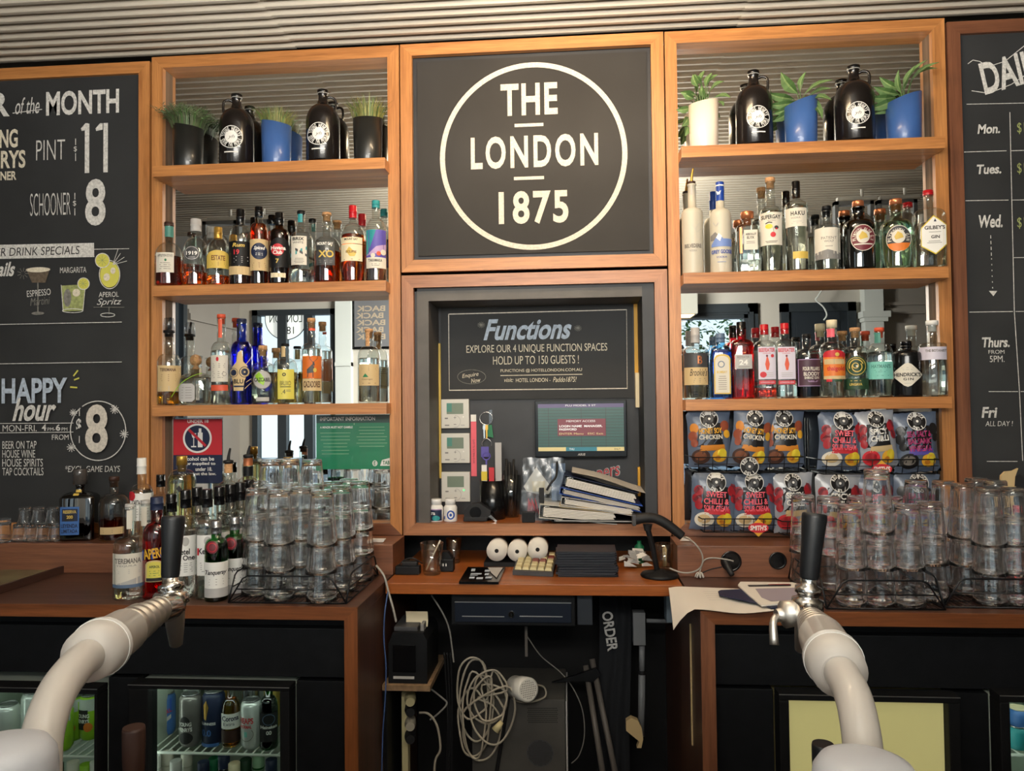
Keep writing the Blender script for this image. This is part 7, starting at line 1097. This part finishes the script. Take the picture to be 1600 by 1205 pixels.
for i in range(-4, 5):
    for j in range(-4, 5):
        if i * i + j * j < 19: c0 = q_ + dn * .0022 + ux * i * R * .17 + uz * j * R * .17; mb.add([c0 - ux * .0012 - uz * .0012, c0 + ux * .0012 - uz * .0012, c0 + ux * .0012 + uz * .0012, c0 - ux * .0012 + uz * .0012], [(0, 1, 2, 3)], 'grey_dark')
mb.obj('holes', t, kind='stuff'); cable('white lead curling round the perforated cylinder', [(836, 1070, -.14), (850, 1074, -.12), (852, 1088, -.13), (835, 1096, -.16), (812, 1097, -.15), (795, 1088, -.12)], -.15, .0026)
for lab, x0, y0, x1, y1 in (('long grey tube leaning inside the till bay, closer to the computer', 915, 1040, 950, 1260), ('long grey tube leaning inside the till bay, closer to the apron', 925, 1030, 972, 1260)):
    p, q_ = at(x0, y0, .02), at(x1, y1, -.12); stand('grey_tube', lab, 'pole', MB().tube([(0, 0, 0), q_ - p], .0085, 'tube_grey', 14, 1), p)
p = at(924, 1044, .0); s = mpp(p); stand('angle_bracket', 'black wedge-shaped bracket across the leaning tubes', 'bracket', MB().prism([(-62 * s, -22 * s), (-20 * s, -8 * s), (8 * s, 2 * s), (14 * s, -8 * s), (2 * s, -20 * s), (-20 * s, -18 * s)], 'black_paint', -.012, .0), p)
cable('thin grey lead slanting behind the leaning tubes', [(824, 995, .02), (845, 1025), (875, 1050), (895, 1075), (910, 1110), (913, 1150), (905, 1180), (893, 1193)], .03, .0016, 'cable_grey')
# apron with vertical lettering, clothes, conduit
t = thing('hanging_apron', 'black cloth printed ORDER hanging from the till bay wall', 'cloth', (0, 0, 0)); a, b = at(935, 940, .06), at(992, 1230, -.02); vs = []; n, m_ = 14, 18
for j in range(m_ + 1):
    for i in range(n + 1): u, w_ = i / n, j / m_; x = a.x + (b.x - a.x) * u; vs.append((x - .01 * w_ + .004 * sin(w_ * 6), .05 - .05 * w_ + .008 * sin(u * 14 + w_ * 3) * (0.15 if u < .45 and w_ < .45 else 1), ZC - .035 + (b.z - ZC) * w_))
MB().add(vs, [(j * (n + 1) + i, j * (n + 1) + i + 1, (j + 1) * (n + 1) + i + 1, (j + 1) * (n + 1) + i) for j in range(m_) for i in range(n)], 'cloth_black', True).obj('cloth', t)
D = plane_draw(.020); D.t('ORDER', 922, 978, 984, 995, 'chalk', 'b', 0, 0, -82); D.mb.obj('lettering', t)
t = thing('junction_box', 'grey conduit box with pipe inside the till bay', 'conduit', (0, 0, 0)); a, b = at(989, 958, -.02), at(1009, 1009, -.02); MB().box(a.x, b.x, -.02, .02, b.z, a.z, 'plastic_grey', .002).obj('box', t); p, q_, r2 = at(1003, 1009, 0), at(1003, 1050, 0), at(1002, 1150, 0); MB().tube([p, q_], .0085, 'plastic_grey', 12, 1).tube([q_, r2], .010, 'plastic_grey', 12, 1).obj('pipe', t); MB().rev(q_ + Vector((0, 0, .004)), q_ - Vector((0, 0, .006)), [(0, .012), (1, .012)], 'rubber', 14).obj('coupling', t)
p, q_ = at(1010, 970, -.005), at(1044, 971, -.005); MB().tube([p, q_], .006, 'plastic_grey', 10, 1).obj('side_pipe', t); a, b = at(1041, 934, -.03), at(1069, 974, -.03); stand('white_box', 'pale blue-grey wall box hidden by the drooping page', 'box', MB().box(a.x, min(b.x, .795), -.03, .03, b.z, ZC - .03, 'box_pale', .003), (0, 0, 0))
p = at(990, 1128, -.06); q_ = at(1000, 1160, -.06); t = thing('scoop_cup', 'pale scoop-shaped cup catching light by the conduit', 'cup', p); s = mpp(p); MB().prism([(-12 * s, 3 * s), (-4 * s, 8 * s), (6 * s, 4 * s), (12 * s, -8 * s), (14 * s, -24 * s), (11 * s, -38 * s), (4 * s, -38 * s), (8 * s, -28 * s), (-12 * s, -12 * s)], 'tan', -.01, .01).obj('cup_body', t)
# worn lines on the right end panel
t = thing('edge_cable', 'brown flat cable stapled down the inner counter end', 'cable', (0, 0, 0)); p = [at(x, y, -.35) for x, y in ((1080, 975), (1090, 1000), (1092, 1060), (1092, 1140), (1090, 1165))]; MB().tube([Vector((.7965, q.y, q.z)) for q in p], .0025, 'tan', 6, 4).obj('cord', t)
# ---------------------------------------------------------------- fridges
def fridge(lab, px0, px1, top, glx0, glx1, gly, light='fridge_light', back='fridge_wall', cool=True, pw=0.5):
    Yd = -0.474; a, b = at(px0, top, Yd), at(px1, top, Yd); g0, g1 = at(glx0, gly, Yd), at(glx1, gly, Yd); zt = a.z; zb = FZ + .12; t = thing('bar_fridge', lab, 'fridge', (0, 0, 0))
    fr_ = MB(); fr_.box(a.x, b.x, Yd, -.4305, g0.z, zt, 'fridge_black', .003).box(a.x, g0.x, Yd, -.4305, zb, g0.z, 'fridge_black', .003).box(g1.x, b.x, Yd, -.4305, zb, g0.z, 'fridge_black', .003).box(a.x, b.x, Yd, -.4305, zb, zb + .05, 'fridge_black', .003).obj('door_frame', t)
    MB().box(a.x, b.x, Yd - .002, Yd, zt - .0025, zt - .001, 'steel').obj('door_trim', t); MB().box(g0.x, g1.x, -.455, -.452, zb + .05, g0.z, 'window_glass').obj('glass_pane', t)
    ins = MB(); x0, x1 = a.x + .012, b.x - .012; z1 = g0.z + .001
    ins.box(x0, x1, -.06, -.05, zb, z1, back).box(x0 - .01, x0, -.425, -.05, zb, z1, back).box(x1, x1 + .01, -.425, -.05, zb, z1, back).box(x0, x1, -.425, -.05, z1, z1 + .003, back).box(x0, x1, -.43, -.05, zb - .01, zb, back).obj('interior', t)
    MB().box(x0 + .002, x0 + .010, -.42, -.41, zb + .02, z1 - .01, light).obj('light_strip', t); MB().box(x0 + .02, x1 - .02, -.405, -.395, z1 - .014, z1 - .006, light).obj('light_strip', t)
    return t, x0, x1, z1, zb
def wshelf(t, x0, x1, z, y0=-.40, y1=-.07):
    f = MB().tube([(x0, y0, z), (x1, y0, z)], .0035, 'wire_white', 8, 1).tube([(x0, y1, z), (x1, y1, z)], .003, 'wire_white', 6, 1); n = int((x1 - x0) / .022)
    for i in range(n + 1): x = x0 + (x1 - x0) * i / n; f.tube([(x, y0, z + .002), (x, y1, z + .002)], .0022, 'wire_white', 5, 1)
    f.obj('wire_shelf', t, kind='stuff')
def can(px, py, w, h, m, lab, ops, Y=None, zz=None, top='silver', grp='cans in the glass-door fridges'):
    v = at(px, py, Y); v.z = zz + .0045; s = mpp(v); R, H = w * s / 2, h * s; t = thing('drink_can', lab, 'can', v, 0, grp); MB().lathe([(R * .72, 0), (R * .8, .003), (R, .012), (R, H - .014), (R * .8, H - .004)], m, 24).obj('can_body', t); MB().lathe([(R * .8, H - .004), (R * .84, H - .001), (R * .84, H), (R * .74, H), (R * .74, H - .003)], top, 24).obj('lid', t)
    b_ = 602.5 - FPX * (v - CP).dot(CU) / (v - CP).dot(CF)
    D = Draw(lambda x, y: ((x - px) * s, (b_ - (y + b_ - py)) * s), lambda u, q, k: (max(-R, min(R, u)), -math.sqrt(max(1e-9, (R + .0004 + .0003 * k) ** 2 - u * u)), q)); D.run(ops)
    if ops: D.mb.obj('print', t)
F2, x0, x1, z1, zb = fridge('black glass-door fridge with cans beneath the vodka bottles', 200, 452, 1069, 231, 437, 1077); zsh = atz(330, 1177, 0).z; p = at(330, 1178, -.40); zs1 = p.z; wshelf(F2, x0 + .004, x1 - .002, zs1)
can(262, 1137, 24, 64, 'blue_mid', 'tall bright blue and red energy drink can at the light strip', [('p', [(252, 1087), (272, 1080), (272, 1100), (252, 1112)], 'blue'), ('e', 260, 1088, 4, 5, 'red'), ('t', 'RED BULL', 252, 1098, 273, 1104, 'red', 'b', 0, 0, 20), ('p', [(252, 1120), (272, 1104), (272, 1110), (252, 1128)], 'grey_light')], Y=-.30, zz=zs1)
can(298, 1161, 34, 80, 'can_grey', 'silver-grey beer can with black crest between blue cans', [('e', 297, 1122, 8, 10, 'ink'), ('t', 'YOUNG', 287, 1121, 307, 1127, 'white', 'b'), ('t', 'HENRYS', 286, 1129, 308, 1135, 'white', 'b'), ('e', 298, 1145, 11, 9, 'ink')], Y=-.36, zz=zs1)
can(334, 1161, 34, 82, 'navy', 'black stout can with harp shape and blue base', [('p', [(324, 1098), (330, 1090), (334, 1100), (330, 1120), (326, 1118)], 'gold'), ('t', 'GUINNESS', 320, 1123, 344, 1127, 'white', 'b'), ('t', '0.0', 322, 1134, 338, 1144, 'blue_mid', 'b'), ('r', 318, 1155, 348, 1160, 'blue_mid')], Y=-.35, zz=zs1)
v = at(361, 1165, -.36); v.z = zs1 + .0045
bottle('amber long-neck beer bottle with white label among the cans', 361, 1164, 1070, 29, 1112, 1090, 12, glassm='clear_glass', liq=('spirit_gold', 1092), Y=-.36, Z=zs1 + .0045, cap=('cover', 'gold', 1074, 12), group='cans in the glass-door fridges', labels=[('r', 347, 1111, 375, 1134, 'white'), ('t', 'Corona', 348, 1114, 372, 1122, 'navy', 'b'), ('t', 'Extra', 350, 1124, 366, 1129, 'navy'), ('r', 347, 1136, 375, 1155, 'brown_dark')])
can(393, 1163, 32, 74, 'can_white', 'white beer can with red lettering by the amber bottle', [('t', 'HEAPS', 379, 1113, 402, 1122, 'red', 'b'), ('t', 'NORMAL', 381, 1124, 400, 1129, 'red', 'b'), ('ring', 391, 1138, 11, 10, .8, 'ink_soft', 180, 400), ('r', 388, 1134, 393, 1142, 'teal_pale')], Y=-.365, zz=zs1)
bottle('dark green beer bottle with black zero-alcohol label', 420, 1169, 1060, 28, 1110, 1088, 12, glassm='green_glass', liq=('spirit_navy', 1090), Y=-.365, Z=zs1 + .0045, cap=('cover', 'green', 1066, 12), group='cans in the glass-door fridges', labels=[('r', 407, 1110, 433, 1154, 'ink'), ('t', 'Heineken', 408, 1129, 432, 1134, 'white', 'b'), ('t', '00', 416, 1137, 424, 1143, 'white', 'b'), ('ring', 420, 1120, 9, 8, 1, 'blue_grey')])
can(243, 1112, 26, 76, 'can_white', 'pale can half hidden at the fridge wall', [('e', 243, 1085, 9, 10, 'ink')], Y=-.22, zz=zs1)
for i, (px, m_, w_) in enumerate(((300, 'can_white', 26), (345, 'gold', 26), (392, 'silver', 26), (425, 'gold_flat', 24))): can(px, 1128, w_, 70, m_, 'back-row can on the first fridge shelf, %s' % ('behind the silver-grey can', 'behind the stout can', 'behind the white can', 'behind the green bottle')[i], [], Y=-.26, zz=zs1)
zs2 = zs1 - .34; wshelf(F2, x0 + .004, x1 - .002, zs2)
for i, (px, top, gm, lq, cm, Yq) in enumerate(((242, 1180, 'clear_glass', 'spirit_pink', 'white', -.38), (262, 1174, 'clear_glass', 'spirit_pink', 'offwhite', -.34), (275, 1188, 'clear_glass', 'spirit_pink', 'grey_light', -.38), (292, 1176, 'clear_glass', 'spirit_amber', 'offwhite', -.34), (318, 1190, 'green_glass', 'spirit_navy', 'navy', -.38), (335, 1184, 'green_glass', 'spirit_straw', 'green', -.34), (350, 1180, 'dark_glass', 'spirit_navy', 'navy', -.38), (366, 1192, 'clear_glass', 'spirit_straw', 'cream', -.38), (384, 1186, 'green_glass', 'spirit_green', 'green_dark', -.36), (404, 1178, 'green_glass', 'spirit_green', 'green_pale', -.36), (424, 1186, 'green_glass', 'spirit_green', 'navy', -.38))):
    p = at(px, top, Yq); H = p.z - zs2 - .005; s = mpp(p); g_ = thing('wine_bottle', 'wine bottle on the lower fridge shelf, %s' % ('white cap nearest the fridge light', 'tall off-white cap over pink wine', 'grey cap in the front row', 'off-white cap over amber wine', 'navy cap, first of the dark bottles', 'green cap over pale wine', 'tall navy cap mid-shelf', 'cream cap in the front row', 'dark green cap', 'pale green cap', 'navy cap at the door hinge')[i], 'bottle', (p.x, Yq, zs2 + .005), 0, 'wine bottles on the lower fridge shelf'); R = .036
    MB().lathe(prof_bottle(H - .03, R * .62, H * .6, H * .76, .0135), gm, 20).obj('glass_body', g_); MB().lathe([(.0145, H - .06), (.0145, H - .001), (.013, H)], cm, 18).obj('capsule', g_); MB().lathe([(R * .55, .004), (R * .55, H * .6)], lq, 18).obj('liquid', g_)
F1, x0, x1, z1, zb = fridge('black glass-door fridge with pale lids and lime cans', -110, 152, 1071, -80, 147, 1081); p = at(130, 1183, -.40); zs1 = p.z; wshelf(F1, x0 + .004, x1 - .002, zs1)
can(12, 1152, 34, 66, 'can_white', 'wide white can with chequered band at the picture edge', [('r', -5, 1120, 30, 1134, 'grey_light')], Y=-.36, zz=zs1)
mbx = None
for px, py, Yq, lab in ((97, 1166, -.37, 'lime green beer can in front, white top band'), (114, 1154, -.31, 'lime green beer can standing behind the front one'), (141, 1152, -.30, 'green beer can by the fridge door edge with white letters')):
    can(px, py, 32, 68, 'green_lime', lab, [('r', px - 16, py - 64, px + 16, py - 46, 'can_white'), ('r', px - 14, py - 48, px + 6, py - 18, 'ink'), ('t', 'YOUNG', px - 13, py - 42, px + 8, py - 36, 'white', 'b'), ('t', 'HENRYS', px - 13, py - 34, px + 8, py - 28, 'white', 'b'), ('e', px + 6, py - 22, 6, 7, 'orange')], Y=Yq, zz=zs1)
for i, px in enumerate((50, 75)): can(px, 1140, 30, 64, 'can_white', 'pale can hidden behind the white tap arm, %s' % ('nearer the chequered can', 'nearer the lime cans')[i], [], Y=-.28, zz=zs1)
for i, px in enumerate((68, 90, 114, 134, 150)): p = at(px, 1190 + 4 * (i % 2), -.37); H = .30; g_ = thing('wine_bottle', 'wine bottle low in the lime can fridge, %s' % ('by the tap arm', 'second from the tap arm', 'in the middle', 'second from the door edge', 'at the door edge')[i], 'bottle', (p.x, -.37, p.z - H), 0, 'wine bottles low in the lime can fridge'); MB().lathe(prof_bottle(H - .03, .024, H * .6, H * .76, .0135), 'green_glass', 20).obj('glass_body', g_); MB().lathe([(.0145, H - .06), (.0145, H)], ('navy', 'green_dark', 'offwhite', 'green_lime', 'white')[i], 18).obj('capsule', g_)
F3, x0, x1, z1, zb = fridge('black framed fridge with a plain glowing cream window', 1217, 1500, 1084, 1233, 1482, 1095, 'fridge_light_warm', 'fridge_cream'); MB().box(x0 + .002, x1 - .002, -.449, -.446, zb + .052, z1 - .001, 'cream_glow').obj('inner_panel', F3)  # panel's own emission stands in for light from the fridge interior
F4, x0, x1, z1, zb = fridge('black glass-door fridge at the edge with blue packets', 1562, 1800, 1086, 1578, 1780, 1098); p = at(1590, 1180, -.40); wshelf(F4, x0, x1, p.z)
can(1592, 1150, 30, 40, 'blue_mid', 'blue tub with cream lid in the edge fridge', [], Y=-.36, zz=p.z + .03, top='cream'); can(1590, 1178, 34, 36, 'teal', 'teal packet lying low in the edge fridge', [], Y=-.37, zz=p.z)
t = thing('door_hinge', 'pair of cast fridge latches between the cream window and the edge fridge', 'hinge', (0, 0, 0))
for px, py in ((1512, 1130), (1540, 1133), (1514, 1176), (1543, 1176)): p = at(px, py, -.405); s = mpp(p); MB().prism([(p.x - 8 * s, p.z + 9 * s), (p.x + 0 * s, p.z + 9 * s), (p.x + 9 * s, p.z - 8 * s), (p.x + 1 * s, p.z - 9 * s)] if py < 1150 else [(p.x - 7 * s, p.z + 4 * s), (p.x + 7 * s, p.z + 5 * s), (p.x + 5 * s, p.z - 4 * s), (p.x - 2 * s, p.z - 4 * s)], 'plastic_grey', -.412, -.4).obj('latch', t)
# ---------------------------------------------------------------- front bar and beer fonts
BZ = -0.56; fbn = thing('front_bar', 'dark front bar top below the camera that carries the beer fonts', 'counter', (0, 0, 0)); MB().box(-2.2, 3.0, -2.0, -1.35, BZ - .04, BZ, 'dark_wood_x', .004).obj('bar_top', fbn); MB().box(-2.2, 3.0, -1.95, -1.42, FZ, BZ - .04, 'black_paint').obj('bar_front', fbn); MB().box(0.0, 1.05, -1.46, -1.36, BZ, BZ + .006, 'steel', .002).obj('drip_tray', fbn)
def font(lab, base, rb, arm, ra, met, tapc, hb, ht, sp, side):
    t = thing('beer_font', lab, 'beer tap', (0, 0, 0)); P = lambda q: at(*q); v = P(base); R = rb * mpp(v); u_ = mpp(P(tapc))
    MB().lathe([(R * 1.25, BZ), (R * 1.25, BZ + .01), (R, BZ + .02), (R, v.z - R * .55), (R * .97, v.z - R * .3), (R * .84, v.z - R * .1), (R * .6, v.z), (R * .001, v.z + .001)], 'tap_plastic_blue', 36, (v.x, v.y, 0)).obj('column', t)
    A_ = [P(q) for q in arm]; r_ = ra * mpp(A_[-1]); MB().tube(A_, r_, 'tap_plastic', 20, 8).obj('arm', t); p0, p1 = A_[-1], P(met[0])
    MB().rev(p0 - (p1 - p0) * .10, p1, [(0, r_ * 1.05), (.04, r_ * 1.6), (.30, r_ * 1.76), (.36, r_ * 1.76), (.40, r_ * 1.6), (.93, r_ * 1.5), (1, r_ * 1.3)], 'tap_plastic', 28).obj('collar', t); MB().rev(p0 + (p1 - p0) * .22, p0 + (p1 - p0) * .30, [(0, r_ * 1.8), (1, r_ * 1.8)], 'white_gloss', 28).obj('collar_ring', t)
    q0, q1 = p1, P(met[1]); pr = []
    for i in range(5): c_ = r_ * (1.36 - .09 * i); pr += [(i / 5, c_ * .82), (i / 5 + .03, c_), (i / 5 + .12, c_), (i / 5 + .15, c_ * .82)]
    MB().rev(q0, q1, pr + [(1, r_ * .7)], 'steel', 24).obj('shank', t); tb = P(tapc); MB().rev(q1 + (q1 - q0) * -.05, tb + (tb - q1) * .3, [(0, 20 * u_), (.5, 22 * u_), (.8, 18 * u_), (1, 8 * u_)], 'chrome', 20).obj('tap_body', t)
    z1_ = P(hb); z2_ = P(ht); MB().rev(tb - Vector((0, 0, .012)), z1_, [(0, 17 * u_), (.2, 19 * u_), (.24, 24 * u_), (.5, 24 * u_), (.54, 17 * u_), (.62, 16 * u_), (.66, 20 * u_), (.80, 20 * u_), (.84, 13 * u_), (1, 12 * u_)], 'chrome', 24).obj('ferrule', t)
    MB().rev(z1_, z2_, [(0, .0125), (.05, .0135), (.5, .0150), (.93, .0178), (.985, .0172), (1, .014)], 'handle_black', 28).obj('handle', t); s1 = P(sp); MB().rev(tb, s1, [(0, 16 * u_), (.5, 14 * u_), (1, 10 * u_), (1, 8 * u_)], 'steel', 18).obj('spout', t)
    k0, k1, k2 = P(side[0]), P(side[1]), P(side[2]); MB().rev(tb, k0, [(0, 13 * u_), (.35, 19 * u_), (.75, 21 * u_), (.8, 11 * u_), (1, 10 * u_)], 'steel', 18).obj('flow_valve', t); MB().tube([k0, k1, k2], .005, 'steel', 10, 3, rf=lambda u: .004 + .003 * u).obj('flow_lever', t)
font('white beer font with black handle before the vodka bottles', (0, 1160, -1.62), 80, ((62, 1215, -1.53), (66, 1150, -1.52), (88, 1085, -1.48), (120, 1040, -1.43), (142, 1022, -1.39)), 26, ((198, 984, -1.28), (250, 952, -1.18)), (272, 946, -1.13), (266, 902, -1.12), (271, 806, -1.11), (275, 1006, -1.10), ((232, 950, -1.14), (214, 948, -1.15), (200, 956, -1.16)))
font('white beer font with black handle before the pint glasses', (1352, 1184, -1.52), 80, ((1352, 1220, -1.46), (1346, 1150, -1.44), (1334, 1092, -1.40), (1318, 1058, -1.36), (1310, 1046, -1.34)), 26, ((1282, 992, -1.22), (1266, 968, -1.15)), (1260, 956, -1.12), (1264, 904, -1.12), (1273, 802, -1.11), (1252, 1016, -1.10), ((1213, 962, -1.13), (1208, 975, -1.14), (1210, 1008, -1.15)))
for px, py, w_, lab in ((209, 1136, 17, 'lower black tap handle in front of the lime can fridge door'), (1286, 1162, 17, 'lower black tap handle before the glowing cream window')):
    p = at(px, py, -1.30); s = mpp(p); t = thing('tap_handle', lab, 'tap handle', (p.x, -1.30, p.z)); MB().lathe([(w_ * s * .85, -.10), (w_ * s, -.02), (w_ * s, -.004), (w_ * s * .94, 0)], 'handle_black' if px > 800 else 'brown_dark', 24).obj('grip', t); MB().tube([(0, 0, -.10), (0, 0, -.14), (0, -.06, BZ - p.z + .001)], .008, 'steel', 10, 3).obj('stem', t)

# pieces of a part hang under that part
SUB = {'drawer_front': ('top_edge', 'slot', 'lock', 'keyway'), 'door_frame': ('glass_pane', 'door_trim', 'door_leaf'), 'interior': ('wire_shelf', 'light_strip', 'inner_panel'), 'glass_body': ('label', 'neck_label'), 'pot': ('soil',), 'window_frame': ('mullion', 'pane', 'glazing_bar'), 'base': ('key',), 'packet': ('print',), 'collar': ('collar_ring',), 'base_frame': ('base_wires',), 'case': ('lid', 'lever', 'name_plate', 'vent_slots', 'fan_grille', 'grille_holes', 'side_edge'), 'housing': ('display', 'keys', 'screen', 'logo')}
st_ = lambda n: n.split('.')[0]
for o in list(bpy.data.objects):
    if o.parent is None:
        ch = [c for c in o.children if c.type == 'MESH']
        for p in ch:
            for c in ch:
                if st_(c.name) in SUB.get(st_(p.name), ()) and c.parent is o and p.parent is o and p.location.length < 1e-6: c.parent = p
